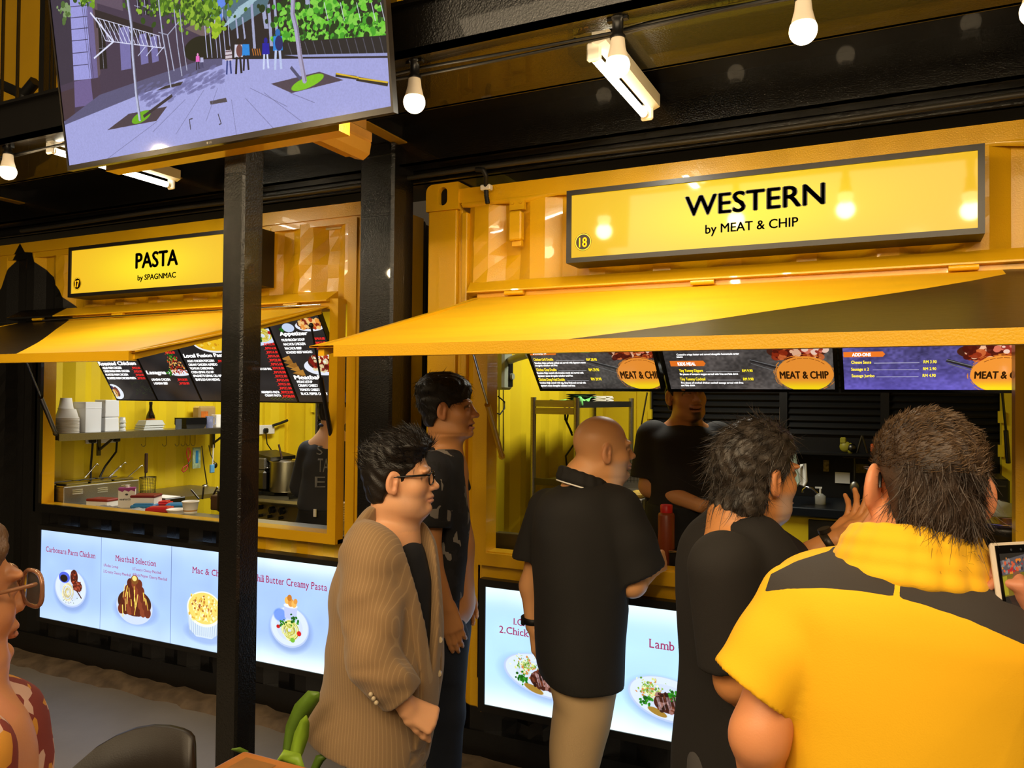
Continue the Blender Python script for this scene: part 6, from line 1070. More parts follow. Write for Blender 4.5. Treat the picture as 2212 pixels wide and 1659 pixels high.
# ================================================================ people: implicit bodies meshed with surface nets
f32 = np.float32
def nrm(v): v = np.array(v, float); return v/np.linalg.norm(v)
FH = nrm(CF*np.array([1, 1, 0])); RH = nrm(CR*np.array([1, 1, 0])); UZ = np.array([0, 0, 1.])
def smin(a, b, k):
    h = np.clip(.5+.5*(b-a)/k, 0, 1); return b+(a-b)*h-k*h*(1-h)
def smax(a, b, k): return -smin(-a, -b, k)
class Field:
    def __init__(s, lo, hi, res, fine=()):
        s.ax = []
        for a in range(3):
            v = lo[a]; L = []
            while v < hi[a]:
                L.append(v); r = res
                for (fl, fh, fr_) in fine:
                    if fl[a]-res < v < fh[a]: r = min(r, fr_)
                v += r
            s.ax.append(np.array(L, f32))
        s.d = np.full([len(q) for q in s.ax], .05, f32)
    def win(s, lo, hi):
        S = tuple(slice(max(0, int(np.searchsorted(s.ax[a], lo[a]))-1), min(len(s.ax[a]), int(np.searchsorted(s.ax[a], hi[a]))+1)) for a in range(3))
        X = s.ax[0][S[0]][:, None, None]; Y = s.ax[1][S[1]][None, :, None]; Z = s.ax[2][S[2]][None, None, :]; return S, X, Y, Z
    def op(s, fn, lo, hi, k=.01, how='add'):
        S, X, Y, Z = s.win(np.array(lo)-2*k-.012, np.array(hi)+2*k+.012)
        if s.d[S].size == 0: return
        d = fn(X, Y, Z); a = s.d[S]
        s.d[S] = smin(a, d, k) if how == 'add' else smax(a, -d, k) if how == 'sub' else smax(a, d, k)
    def limb(s, pts, rad, k=.012, how='add', fold=None, cut=None, flat=1.):
        pts = [np.array(p, float) for p in pts]
        for (a, b, ra, rb) in zip(pts, pts[1:], rad, rad[1:]):
            def fn(X, Y, Z, a=a, b=b, ra=ra, rb=rb):
                ab = b-a; L2 = float(ab@ab)+1e-9; px, py, pz = X-f32(a[0]), Y-f32(a[1]), Z-f32(a[2])
                t = np.clip((px*f32(ab[0])+py*f32(ab[1])+pz*f32(ab[2]))/f32(L2), 0, 1)
                d = np.sqrt((px-t*f32(ab[0]))**2+(py-t*f32(ab[1]))**2+(pz-t*f32(ab[2]))**2)-(f32(ra)+t*f32(rb-ra))
                if fold: d = d+fold(X, Y, Z)
                if cut is not None: c, n = cut; d = np.maximum(d, (X-f32(c[0]))*f32(n[0])+(Y-f32(c[1]))*f32(n[1])+(Z-f32(c[2]))*f32(n[2]))
                return d
            r = max(ra, rb)+.01; s.op(fn, np.minimum(a, b)-r, np.maximum(a, b)+r, k, how)
    def ell(s, c, r, k=.01, how='add', R=None):
        c = np.array(c, float); r_ = np.array(r, float); M = np.eye(3) if R is None else np.array(R, float)
        def fn(X, Y, Z):
            p = [X-f32(c[0]), Y-f32(c[1]), Z-f32(c[2])]; q = [p[0]*f32(M[0][i])+p[1]*f32(M[1][i])+p[2]*f32(M[2][i]) for i in range(3)]
            return ellsd(q[0], q[1], q[2], r_)
        m = max(r_); s.op(fn, c-m, c+m, k, how)
    def mesh(s):
        d = s.d; ins = d < 0; c = ins[:-1, :-1, :-1].astype(np.int8).copy(); n = 0
        for i in (0, 1):
            for j in (0, 1):
                for k in (0, 1):
                    if i or j or k: c += ins[i:ins.shape[0]-1+i, j:ins.shape[1]-1+j, k:ins.shape[2]-1+k]
        idx = np.argwhere((c > 0) & (c < 8)); I, J, K = idx.T; vid = np.full(c.shape, -1, np.int32); vid[I, J, K] = np.arange(len(I))
        cor = {(i, j, k): d[I+i, J+j, K+k] for i in (0, 1) for j in (0, 1) for k in (0, 1)}; acc = np.zeros((len(I), 3), f32); cnt = np.zeros(len(I), f32)
        for a in range(3):
            for u in (0, 1):
                for v in (0, 1):
                    p = [u, v]; p.insert(a, 0); q = [u, v]; q.insert(a, 1); da, db = cor[tuple(p)], cor[tuple(q)]; m = (da < 0) != (db < 0); t = np.where(m, da/np.where(m, da-db, 1), 0)
                    pos = np.zeros((len(I), 3), f32); pos[:] = p; pos[:, a] = t; acc += pos*m[:, None]; cnt += m
        acc /= cnt[:, None]; V = np.empty_like(acc)
        for a, ii in enumerate((I, J, K)): V[:, a] = s.ax[a][ii]+acc[:, a]*(s.ax[a][ii+1]-s.ax[a][ii])
        Q = []
        for a in range(3):
            b, e = (a+1) % 3, (a+2) % 3; sl0 = [slice(None)]*3; sl1 = [slice(None)]*3; sl0[a] = slice(0, -1); sl1[a] = slice(1, None)
            m = ins[tuple(sl0)] != ins[tuple(sl1)]; P = np.argwhere(m); P = P[(P[:, b] > 0) & (P[:, e] > 0) & (P[:, b] < c.shape[b]) & (P[:, e] < c.shape[e])]
            if not len(P): continue
            fl = ins[P[:, 0], P[:, 1], P[:, 2]]; o = []
            for db, de in ((-1, -1), (0, -1), (0, 0), (-1, 0)):
                t = P.copy(); t[:, b] += db; t[:, e] += de; o.append(vid[t[:, 0], t[:, 1], t[:, 2]])
            q = np.stack(o, 1); q = q[(q >= 0).all(1)] if (q < 0).any() else q
            if len(q) == len(fl): q[~fl] = q[~fl][:, ::-1]
            Q.append(q)
        return V, np.concatenate(Q)
def ellsd(x, y, z, r):
    k0 = np.sqrt((x/f32(r[0]))**2+(y/f32(r[1]))**2+(z/f32(r[2]))**2); k1 = np.sqrt((x/f32(r[0]**2))**2+(y/f32(r[1]**2))**2+(z/f32(r[2]**2))**2); return k0*(k0-1)/np.maximum(k1, 1e-6)
def folds(amp, freq, seed, dirv=None, sharp=1.):
    r = np.random.RandomState(seed); W_ = [nrm(r.randn(3)) if dirv is None else nrm(np.array(dirv)+.45*r.randn(3)) for _ in range(4)]; ph = r.rand(4)*6.28; W2 = [nrm(r.randn(3)) for _ in range(4)]
    def fn(X, Y, Z):
        o = 0
        for i in range(4):
            f = freq*(1+.35*i); w, w2 = W_[i], W2[i]
            o = o+np.sin((X*f32(w[0])+Y*f32(w[1])+Z*f32(w[2]))*f32(f)+f32(ph[i])+f32(1.3)*np.sin((X*f32(w2[0])+Y*f32(w2[1])+Z*f32(w2[2]))*f32(f*.4)))*f32(1/(1+.5*i))
        return f32(amp)*(o if sharp == 1 else np.sign(o)*np.abs(o)**f32(sharp))*f32(.5)
    return fn
def meshobj(name, V, Q, mats, parent, origin, smooth=True, col=None, mi=None, relax=0):
    me = bpy.data.meshes.new(name); V = np.asarray(V, np.float64)-np.array(origin); Q = np.asarray(Q, np.int32)
    if relax:
        for _ in range(relax):
            A = np.zeros_like(V); n = np.zeros(len(V))
            for i in range(4): a, b = Q[:, i], Q[:, (i+1) % 4]; np.add.at(A, a, V[b]); np.add.at(n, a, 1); np.add.at(A, b, V[a]); np.add.at(n, b, 1)
            V = V*.5+.5*A/np.maximum(n, 1)[:, None]
    me.vertices.add(len(V)); me.vertices.foreach_set('co', V.astype(f32).ravel()); me.loops.add(Q.size); me.loops.foreach_set('vertex_index', Q.ravel()); me.polygons.add(len(Q)); me.polygons.foreach_set('loop_start', np.arange(0, Q.size, 4, dtype=np.int32)); me.polygons.foreach_set('loop_total', np.full(len(Q), 4, np.int32))
    for m in (mats if isinstance(mats, (list, tuple)) else [mats]): me.materials.append(m)
    me.polygons.foreach_set('use_smooth', np.full(len(Q), smooth)); 
    if mi is not None: me.polygons.foreach_set('material_index', mi.astype(np.int32))
    me.update(calc_edges=True)
    if col is not None:
        ca = me.color_attributes.new('Col', 'FLOAT_COLOR', 'POINT'); c4 = np.ones((len(V), 4), f32); c4[:, :3] = col; ca.data.foreach_set('color', c4.ravel())
    o = bpy.data.objects.new(name, me); COL.objects.link(o); o.parent = parent; return o
# ---------------------------------------------------------------- head
class Head:
    def __init__(s, o, fwd, up=UZ, sc=1., **k):
        s.o = np.array(o, float); s.y = nrm(fwd); s.z = nrm(np.array(up)-s.y*(np.array(up)@s.y)); s.x = np.cross(s.y, s.z); s.s = sc
        s.k = dict(nose=1., jaw=1., fat=0., ear=1., eout=0., lip=1., brow=1., chin=1., smile=0., open=0., wide=1.); s.k.update(k)
    def loc(s, X, Y, Z):
        p = [(X-f32(s.o[0]))/f32(s.s), (Y-f32(s.o[1]))/f32(s.s), (Z-f32(s.o[2]))/f32(s.s)]
        return [p[0]*f32(a[0])+p[1]*f32(a[1])+p[2]*f32(a[2]) for a in (s.x, s.y, s.z)]
    def w(s, x, y, z): return s.o+(s.x*x+s.y*y+s.z*z)*s.s
    def sdf(s, X, Y, Z):
        x, y, z = s.loc(X, Y, Z); k = s.k; ax = np.abs(x); E = lambda c, r: ellsd(ax-f32(c[0]), y-f32(c[1]), z-f32(c[2]), r)
        def cap(a, b, ra, rb):
            a = np.array(a); b = np.array(b); ab = b-a; px, py, pz = ax-f32(a[0]), y-f32(a[1]), z-f32(a[2]); t = np.clip((px*f32(ab[0])+py*f32(ab[1])+pz*f32(ab[2]))/f32(ab@ab), 0, 1)
            return np.sqrt((px-t*f32(ab[0]))**2+(py-t*f32(ab[1]))**2+(pz-t*f32(ab[2]))**2)-(f32(ra)+t*f32(rb-ra))
        w = k['wide']
        d = ellsd(x, y+f32(.014), z-f32(.034), (.077*w, .098, .090))
        d = smin(d, E((0, .030, -.022), (.064*w, .066, .082)), .02)
        d = smin(d, E((.034*k['jaw'], .030, -.078), (.026+.006*k['fat'], .042, .026+.006*k['fat'])), .025)
        d = smin(d, E((0, .066, -.097), (.026*k['jaw'], .024*k['chin'], .019)), .022)
        if k['fat']: d = smin(d, E((.0, .03, -.098), (.045, .05, .02*k['fat']+.006)), .025)
        d = smin(d, E((.040, .052, -.024), (.026, .028, .026)), .02)
        d = smin(d, E((.030, .082, .028), (.030, .010*k['brow']+.003, .009)), .014)
        d = smax(d, -E((.031, .104, .009), (.019, .015, .0115)), .012)
        d = smin(d, E((.031, .0795, .0075), (.0165, .0135, .0125)), .004)
        d = smax(d, -E((.031, .0955, .0065), (.0135, .004, .0022)), .002)
        n = k['nose']
        d = smin(d, cap((0, .088, .020), (0, .099+.010*n, -.020), .0075, .0115), .010)
        d = smin(d, E((0, .104+.010*n, -.0235), (.0115, .012, .0105)), .007)
        d = smin(d, E((.0125, .099+.004*n, -.0275), (.0085, .011, .0085)), .006)
        d = smax(d, -E((.007, .101+.004*n, -.0365), (.0042, .006, .004)), .003)
        d = smin(d, E((0, .090, -.052), (.026, .014, .012)), .012)
        L = k['lip']; sm = k['smile']; zz = z-f32(sm*5.5)*ax*ax
        El = lambda c, r: ellsd(ax-f32(c[0]), y-f32(c[1])+f32(4.)*ax*ax, zz-f32(c[2]), r)
        op = k['open']
        d = smin(d, El((0, .099, -.0545), (.023+.006*sm, .0085*L, .0055*L)), .005); d = smin(d, El((0, .0975, -.067-op), (.021+.006*sm, .0095*L, .0065*L)), .005)
        d = smax(d, -El((0, .107, -.0605-op*.5), (.022+.008*sm, .010, .0016+op*.5)), .002)
        d = smin(d, E((0, .088, -.092-op*.6), (.02, .014*k['chin'], .012)), .012)
        e = k['ear']; eo = k['eout']; ex = .0735*w+.006*eo
        c, q = math.cos(.30+.5*eo), math.sin(.30+.5*eo)
        lx = ax-f32(ex+.006+.008*eo); ly = y+f32(.014+.005*eo); rx = lx*f32(c)+ly*f32(q); ry = -lx*f32(q)+ly*f32(c)
        tz = z+f32(.006)-ly*f32(.25)
        ear = ellsd(rx, ry, tz, (.0095*e, .0205*e, .034*e)); ear = smin(ear, ellsd(rx, ry-f32(.008), tz+f32(.028*e), (.0075, .009*e, .011*e)), .006)
        ear = smax(ear, -ellsd(rx-f32(.0075*e), ry-f32(.003), tz-f32(.001), (.0065, .0115*e, .0205*e)), .004); ear = smin(ear, ellsd(rx-f32(.002), ry-f32(.011*e), tz+f32(.004), (.006, .005, .008)), .004)
        ear = smin(ear, ellsd(rx-f32(.001), ry+f32(.003*e), tz+f32(.0), (.0055, .0035, .017*e)), .004)
        d = smin(d, ear, .006)
        return d*f32(s.s)
    def add(s, F, k=.018): r = .155*s.s; F.op(s.sdf, s.o-r, s.o+r, k)
    def tint(s, V, C, skin, beard=0., brow=.8, browc=(.05, .035, .025), lipc=(.45, .16, .13), stub=(.18, .14, .13), goat=0., bald=None):
        x, y, z = s.loc(*(V.T.astype(f32))); ax = np.abs(x); near = (np.abs(x) < .13) & (np.abs(y) < .15) & (np.abs(z) < .16)
        def mix(m, c): m = (np.clip(m, 0, 1)*near)[:, None]; C[:] = C*(1-m)+np.array(c, f32)*m
        g = lambda v, c, r: np.exp(-((v-c)/r)**2*1.)
        sm = s.k['smile']; zz = z-sm*5.5*ax*ax; op = s.k['open']
        mix(.55*(1-np.clip((np.abs(zz+.061+op*.4)-.007-op*.5)/.004, 0, 1))*(ax < .024+.006*sm)*(y > .082), lipc)
        mix(.95*(np.abs(zz+.0605+op*.5) < .0018+op*.42)*(ax < .021+.006*sm)*(y > .078)*(y < .0985), (.09, .03, .03))
        mix(brow*np.clip(1.4-np.abs(z-.0265-.10*(ax-.015)+1.6*np.clip(ax-.035, 0, 1)**1)/.0042, 0, 1)*(ax > .011)*(ax < .053)*(y > .06), browc)
        mix(.9*np.clip(1-np.abs(z-.0085)/.0022, 0, 1)*(ax > .018)*(ax < .045)*(y > .072), (.04, .025, .02))
        mix(.28*np.exp(-((ax-.031)/.016)**2-((z+.002)/.009)**2)*(y > .06), (.30, .14, .09)); mix(.22*g(z, -.028, .012)*g(ax, .0, .02)*(y > .085), (.62, .24, .16)); mix(.18*g(ax, .045, .02)*g(z, -.03, .02)*(y > .03), (.62, .22, .14)); mix(.25*(ax > .078*s.k['wide']), (.62, .20, .13))
        if beard: mix(beard*np.clip(((-.030-z)/.02), 0, 1)*np.clip((y+.005)/.03, 0, 1)*(1-np.exp(-((zz+.061)/.010)**2-(ax/.026)**2)), stub)
        if goat: mix(goat*np.exp(-(ax/.022)**4)*np.clip((-.072-z)/.006, 0, 1)*(y > .05), (.03, .022, .02)); mix(goat*.5*np.exp(-((z+.045)/.004)**2)*(ax < .024)*(y > .09), (.05, .035, .03))
def hairmesh(H, thick, line, nape=-.07, noise=.0035, res=.004, seed=1, flow=(0, -1, .1), freq=220, extra=None, part=None):
    """hair: offset skull, cut by the hairline  y < line(z)"""
    r = .165*H.s; F = Field(H.o-r-.02, H.o+r+.02, res); zs_, ys_ = np.array([q[0] for q in line]), np.array([q[1] for q in line]); rr = np.random.RandomState(seed)
    def fn(X, Y, Z):
        x, y, z = H.loc(X, Y, Z); w = H.k['wide']; d = ellsd(x, y+f32(.014), z-f32(.034), (.077*w, .098, .090)); d = smin(d, ellsd(x, y+f32(.045), z+f32(.03), (.062*w, .05, .06)), .02)
        d = d-thick(x, y, z)
        fl = nrm(flow); s1 = np.cross(fl, [0, 0, 1.]); s1 = nrm(s1) if np.linalg.norm(s1) > .1 else np.array([1., 0, 0]); s2 = np.cross(fl, s1)
        a = x*f32(s1[0])+y*f32(s1[1])+z*f32(s1[2]); b = x*f32(s2[0])+y*f32(s2[1])+z*f32(s2[2]); c = x*f32(fl[0])+y*f32(fl[1])+z*f32(fl[2])
        d = d+f32(noise)*(np.sin(a*freq+3*np.sin(c*28+b*40)+1)+.7*np.sin(b*freq*.8+2.5*np.sin(c*33+a*37)))*f32(.5)
        lim = np.interp(z, zs_, ys_).astype(f32); d = smax(d, (y-lim)*f32(.8), .006); d = smax(d, (f32(nape)-z)*f32(.9), .006)
        ex = .0735*w; d = smax(d, -ellsd(np.abs(x)-f32(ex+.006), y+f32(.010), z+f32(.008), (.02, .024, .036)), .006)
        if extra: d = extra(x, y, z, d)
        return d*f32(H.s)
    F.d[:] = fn(F.ax[0][:, None, None], F.ax[1][None, :, None], F.ax[2][None, None, :]); return F.mesh()
def vnormals(V, Q):
    n = np.cross(V[Q[:, 2]]-V[Q[:, 0]], V[Q[:, 3]]-V[Q[:, 1]]); N = np.zeros_like(V)
    for i in range(4): np.add.at(N, Q[:, i], n)
    return N/np.maximum(np.linalg.norm(N, axis=1), 1e-9)[:, None]
def strands(H, V, Q, n, length, flow, lift, seed, wid=.0011, sel=None, curl=0., droop=0.):
    r = np.random.RandomState(seed); N = vnormals(V, Q); ids = np.arange(len(V))
    if sel is not None: ids = ids[sel(*H.loc(*(V.T.astype(f32))))]
    if not len(ids): return None
    ids = r.choice(ids, n); P = V[ids].astype(float); Nn = N[ids]; L = np.stack(H.loc(*(P.T.astype(f32))), 1)
    fl = flow(L); fl = fl[:, 0:1]*H.x+fl[:, 1:2]*H.y+fl[:, 2:3]*H.z; fl = fl-Nn*(fl*Nn).sum(1)[:, None]; fl /= np.maximum(np.linalg.norm(fl, axis=1), 1e-6)[:, None]
    d = fl+Nn*lift+r.randn(n, 3)*.22; d /= np.linalg.norm(d, axis=1)[:, None]; ln = length*(.5+r.rand(n)); side = np.cross(d, r.randn(n, 3)); side /= np.linalg.norm(side, axis=1)[:, None]; VV = []; seg = 4; bendv = r.randn(n, 3)*curl
    p = P-Nn*.001
    for i in range(seg+1):
        t = i/seg; w = (wid*(1-t)+.0002)[..., None] if hasattr(wid, 'shape') else wid*(1-t)+.00015
        q = p+d*(ln*t)[:, None]+bendv*(ln*t*t)[:, None]-UZ*(droop*ln*t*t)[:, None]-Nn*(ln*t*t*lift*.35)[:, None]
        VV += [q-side*w, q+side*w]
    VV = np.stack(VV, 1).reshape(-1, 3); b = np.arange(n)[:, None]*(2*(seg+1)); F_ = np.concatenate([np.concatenate([b+2*i, b+2*i+1, b+2*i+3, b+2*i+2], 1) for i in range(seg)]); return VV, F_
# ---------------------------------------------------------------- hands
def hand(F, wrist, fd, pn, curl, s=1., thumb=(.55, .75, .35), tc=(20, 25), spread=.0, left=False, k=.005):
    f = nrm(fd); n = nrm(np.array(pn)-f*(np.array(pn)@f)); t = np.cross(n, f)*(1 if not left else -1); w = np.array(wrist, float)
    curl = [curl]*4 if not hasattr(curl[0], '__len__') else curl
    Ls = ((.043, .026, .021), (.047, .029, .022), (.043, .027, .021), (.034, .021, .019)); kn = []
    for i in range(4):
        q = w+(f*(.088-.004*abs(i-1.2))+t*(.030-.0195*i)-n*.004)*s; kn.append(q)
        F.limb([w+(t*(.016-.011*i))*s, q], [.0155*s, .0125*s], .012)
    F.ell(w+(f*.045+n*.006)*s, (.040*s, .040*s, .040*s), .01) if False else None
    F.limb([w+(f*.02+t*.014+n*.006)*s, w+(f*.06+t*.02+n*.006)*s], [.017*s, .013*s], .012); F.limb([w+(f*.02-t*.018+n*.007)*s, w+(f*.065-t*.02+n*.006)*s], [.014*s, .012*s], .012)
    for i in range(4):
        a = 0; p = kn[i]; pts = [p]; sd = t*(spread*(1.2-i)*.5)
        for j in range(3):
            a += math.radians(curl[i][j]); d = nrm(f*math.cos(a)+n*math.sin(a)+sd*(1 if j == 0 else .6)); p = p+d*Ls[i][j]*s*1.02; pts.append(p)
        r0 = (.0093, .0096, .0092, .0082)[i]*s; F.limb(pts, [r0*1.08, r0, r0*.93, r0*.82], k)
    b = w+(f*.022+t*.026+n*.008)*s; d = nrm(t*thumb[0]+f*thumb[1]+n*thumb[2]); p1 = b+d*.040*s
    def rotto(d, a): g = nrm(f*.6-t*.35+n*.55); return nrm(d*math.cos(math.radians(a))+g*math.sin(math.radians(a)))
    d2 = rotto(d, tc[0]); p2 = p1+d2*.033*s; d3 = rotto(d2, tc[1]); p3 = p2+d3*.026*s
    F.limb([w+(f*.008+t*.01)*s, b, p1, p2, p3], [.014*s, .0155*s, .0115*s, .0105*s, .0085*s], k+.003)
    return kn
# ---------------------------------------------------------------- cloth lofts from silhouettes
class Loft:
    """rows: (py, px left, px right, camera depth, half thickness); cross sections are upright ellipses"""
    def __init__(s, rows, p=2.3, yaw=0.):
        L = []
        c, q = math.cos(yaw), math.sin(yaw); s.u = RH*c+FH*q; s.v = -RH*q+FH*c; s.p = p
        for py, l, r, Z, b in rows: C = atd((l+r)/2, py, Z); L.append((C[2], C[0], C[1], (r-l)/2*Z/FPX, b))
        L.sort(); s.T = np.array(L)
        n = 80; z = np.linspace(s.T[0, 0], s.T[-1, 0], n); I = [np.interp(z, s.T[:, 0], s.T[:, i]) for i in range(1, 5)]
        ker = np.array([1, 2, 3, 2, 1.])/9
        I = [np.convolve(np.pad(q_, 2, 'edge'), ker, 'valid') for q_ in I]; s.z, s.I = z, I
        m = s.T[:, 3:5].max()+.06; s.lo = np.array([s.T[:, 1].min()-m, s.T[:, 2].min()-m, z[0]]); s.hi = np.array([s.T[:, 1].max()+m, s.T[:, 2].max()+m, z[-1]])
    def fn(s, off=0., fold=None, cap=.03, top=True):
        def g(X, Y, Z):
            cx, cy, a, b = [np.interp(Z, s.z, q).astype(f32) for q in s.I]; px, py = X-cx, Y-cy; u = np.abs(px*f32(s.u[0])+py*f32(s.u[1]))/(a+f32(off)); v = np.abs(px*f32(s.v[0])+py*f32(s.v[1]))/(b+f32(off)); q = (u**f32(s.p)+v**f32(s.p)+f32(1e-9))**f32(1/s.p); d = (q-1)*np.minimum(a+f32(off), b+f32(off))
            if fold: d = d+fold(X, Y, Z)
            d = smax(d, f32(s.z[0])-Z+0*d, .004); return smax(d, Z-f32(s.z[-1])+0*d, cap)
        return g
    def add(s, F, k=.02, how='add', **kw): F.op(s.fn(**kw), s.lo, s.hi, k, how)
def person(label, base): return thing('person', label, 'person', base)
def skinmat(): return mat('skin', '#c08a62', .42, 0, .12, 260, attr='Col', subs=.06, spec=.4)
def paint(V, col, seed=0, amp=.06):
    r = np.random.RandomState(seed); C = np.ones((len(V), 3), f32)*np.array(lin(col), f32); n = sum(np.sin(V@nrm(r.randn(3))*f+r.rand()*6) for f in (25, 47, 80))/3; C *= (1+amp*n)[:, None].astype(f32); return C
def eyes(T, H, org, iris='#2a170c'):
    for sx in (-1, 1):
        c = H.w(sx*.031, .0800, .0068); mb = MB(); mb.sphere(c, .0122*H.s, 14); mb.m = 1; d = nrm(H.y); p = c+d*.0098*H.s; V = []; n = 14
        V = [p+d*.0018*H.s]+[p+(H.x*math.cos(2*PI*k/n)+H.z*math.sin(2*PI*k/n))*.0058*H.s+d*.001*H.s for k in range(n)]; mb.add(V, [(0, k+1, (k+1) % n+1) for k in range(n)], True); obj('eye', mb, [mat('eye_white', '#d8cfc4', .2), mat('iris_'+iris[1:], iris, .15)], T)
def pixel(V):
    P = np.asarray(V, float)-CAM; z = P@CF; return 1106+FPX*(P@CR)/z, 829.5-FPX*(P@CU)/z, z
def inpoly(x, y, P):
    c = np.zeros(len(x), bool); n = len(P)
    for i in range(n):
        (xa, ya), (xb, yb) = P[i], P[(i+1) % n]
        if ya == yb: continue
        c ^= ((ya > y) != (yb > y)) & (x < (xb-xa)*(y-ya)/(yb-ya)+xa)
    return c
def legs(F, rows_hip, knee, ank, rt, rk, ra, k=.03):
    for h, kn, an in zip(rows_hip, knee, ank): F.limb([h, kn, an], [rt, rk, ra], k)
def shoes(T, anks, fwd, m):
    for a in anks:
        mb = MB(); c = np.array([a[0], a[1], 0])+nrm(fwd)*.05; M = Matrix.Translation(c) @ Matrix.Rotation(math.atan2(fwd[1], fwd[0]), 4, 'Z'); mb.sphere((0, 0, .035), .05, 16, (2.6, 1, .95), M=M); mb.box((-.12, -.045, 0), (.13, .045, .03), M, bev=.012); obj('shoe', mb, m, T)
SK = skinmat()
def bounds(*pts, m=.14): P = np.array(pts); return P.min(0)-m, P.max(0)+m
def body_mesh(T, org, F, col, H, seed, relax=1, name='body', **tk):
    V, Q = F.mesh(); C = paint(V, col, seed)
    if H is not None: H.tint(V, C, col, **tk)
    return meshobj(name, V, Q, SK, T, org, col=C, relax=relax)
LINE = [(-.09, -.055), (-.055, -.045), (-.035, -.030), (-.012, .004), (.0, .018), (.02, .024), (.035, .040), (.055, .056), (.075, .074), (.095, .086), (.13, .10)]
def rotv(v, a, ax=UZ): return np.array(Matrix.Rotation(a, 3, Vector(ax)) @ Vector(v))
# ================================================================ 1  man in the tan blazer
def man_blazer():
    Zc = 2.45; fwd = nrm(RH*math.cos(.02)+FH*math.sin(.02)); org = atd(820, 1700, Zc); org[2] = 0
    T = person('man in a tan pinstripe blazer and black glasses, seen in profile facing right', org)
    H = Head(atd(864, 1034, Zc), fwd, UZ+fwd*.03, .985, fat=.8, jaw=1.08, nose=.85, lip=1.1, wide=1.02)
    nk = atd(838, 1150, Zc+.03); sR = atd(800, 1205, Zc-.14); sL = atd(830, 1200, Zc+.17); el = atd(806, 1420, Zc-.22); wr = atd(880, 1528, Zc-.20); hip = atd(830, 1600, Zc)
    eL = atd(850, 1400, Zc+.24); wL = atd(900, 1500, Zc+.2); kn = [atd(805, 1830, Zc-.09), atd(800, 1830, Zc+.10)]; an = [atd(800, 1985, Zc-.09), atd(795, 1985, Zc+.1)]
    for a in an: a[2] = .08
    F = Field(*bounds(H.o, nk, sR, sL, el, wr, hip, wL, an[0], an[1], m=.17), .0085, ((H.o-.135, H.o+.14, .0033), (wr-.05, wr+np.array([.12, .12, .05]), .0033)))
    H.add(F); F.limb([H.w(0, -.03, -.075), nk, atd(836, 1180, Zc)], [.058, .062, .075], .03); F.limb([H.w(0, .035, -.098), nk+fwd*.045+UZ*.0], [.035, .05], .04)
    F.limb([sR, sL], [.07, .07], .05); F.limb([atd(835, 1200, Zc), atd(832, 1400, Zc), hip], [.10, .10, .09], .05); F.limb([sR, el, wr], [.052, .042, .028], .03); F.limb([sL, eL, wL], [.05, .042, .03], .03)
    legs(F, [atd(815, 1610, Zc-.07), atd(815, 1610, Zc+.08)], kn, an, .06, .045, .035)
    fd = nrm(RH*.83-UZ*.5+FH*.18); hand(F, wr, fd, nrm(UZ*-.45+FH*.75-RH*.2), (70, 88, 60), .98, thumb=(.25, .85, .3), tc=(12, 10))
    body_mesh(T, org, F, '#d8a076', H, 1, beard=.18)
    eyes(T, H, org)
    # black tee under the blazer
    M_JET = mat('black_cotton', '#121113', .85, 0, .25, 400)
    F = Field(*bounds(nk, sR, sL, hip, m=.2), .008); Lf = Loft([(1158, 815, 900, Zc, .07), (1190, 790, 916, Zc, .13), (1250, 770, 932, Zc, .15), (1400, 760, 938, Zc, .15), (1580, 752, 915, Zc, .15)]); Lf.add(F)
    F.limb([H.w(0, -.03, -.085), nk+UZ*.06], [.045, .05], .005, 'sub'); V, Q = F.mesh(); meshobj('t_shirt', V, Q, M_JET, T, org)
    # blazer
    MJ = mat('tan_pinstripe', '#8b6d4c', .88, 0, .35, 420, sheen=.2); nt = MJ.node_tree; N = nt.nodes; L = nt.links; b = N['Principled BSDF']
    tc = N.new('ShaderNodeTexCoord'); wv = N.new('ShaderNodeTexWave'); wv.wave_type = 'BANDS'; wv.bands_direction = 'X'; wv.inputs['Scale'].default_value = 34; wv.inputs['Distortion'].default_value = .25; wv.inputs['Detail Scale'].default_value = 2; L.new(tc.outputs['Object'], wv.inputs['Vector'])
    cr = N.new('ShaderNodeValToRGB'); cr.color_ramp.elements[0].position = .0; cr.color_ramp.elements[0].color = (*lin('#8a6e4c'), 1); cr.color_ramp.elements[1].position = .93; cr.color_ramp.elements[1].color = (*lin('#8f724f'), 1); e = cr.color_ramp.elements.new(.985); e.color = (*lin('#a0835c'), 1); L.new(wv.outputs['Fac'], cr.inputs[0]); L.new(cr.outputs[0], b.inputs['Base Color'])
    rows = [(1088, 806, 846, Zc+.02, .075), (1108, 792, 862, Zc, .09), (1140, 772, 905, Zc, .16), (1180, 752, 926, Zc, .195), (1240, 734, 938, Zc, .20), (1300, 724, 948, Zc, .195), (1360, 721, 953, Zc, .19), (1420, 717, 953, Zc, .185), (1470, 703, 951, Zc, .185), (1520, 683, 948, Zc, .19), (1555, 668, 940, Zc, .19), (1600, 676, 926, Zc, .185), (1645, 700, 918, Zc, .18)]
    jl = Loft(rows, 2.4, -.25); fd_t = nrm(fwd*math.cos(.55)-FH*math.sin(.55)); sd_t = np.cross(fd_t, UZ)
    F = Field(jl.lo-.06, jl.hi+np.array([.1, .1, .02]), .0068)
    jl.add(F, fold=folds(.006, 16, 5, (.3, .3, 1)), cap=.02)
    # hem slopes up to the back, front corners cut away
    c0 = atd(690, 1575, Zc); c1 = atd(915, 1645, Zc); hn = nrm(np.cross(c1-c0, FH)); hn = hn if hn[2] < 0 else -hn
    F.op(lambda X, Y, Z: (X-f32(c0[0]))*f32(hn[0])+(Y-f32(c0[1]))*f32(hn[1])+(Z-f32(c0[2]))*f32(hn[2]), jl.lo-.1, jl.hi+.1, .004, 'int')
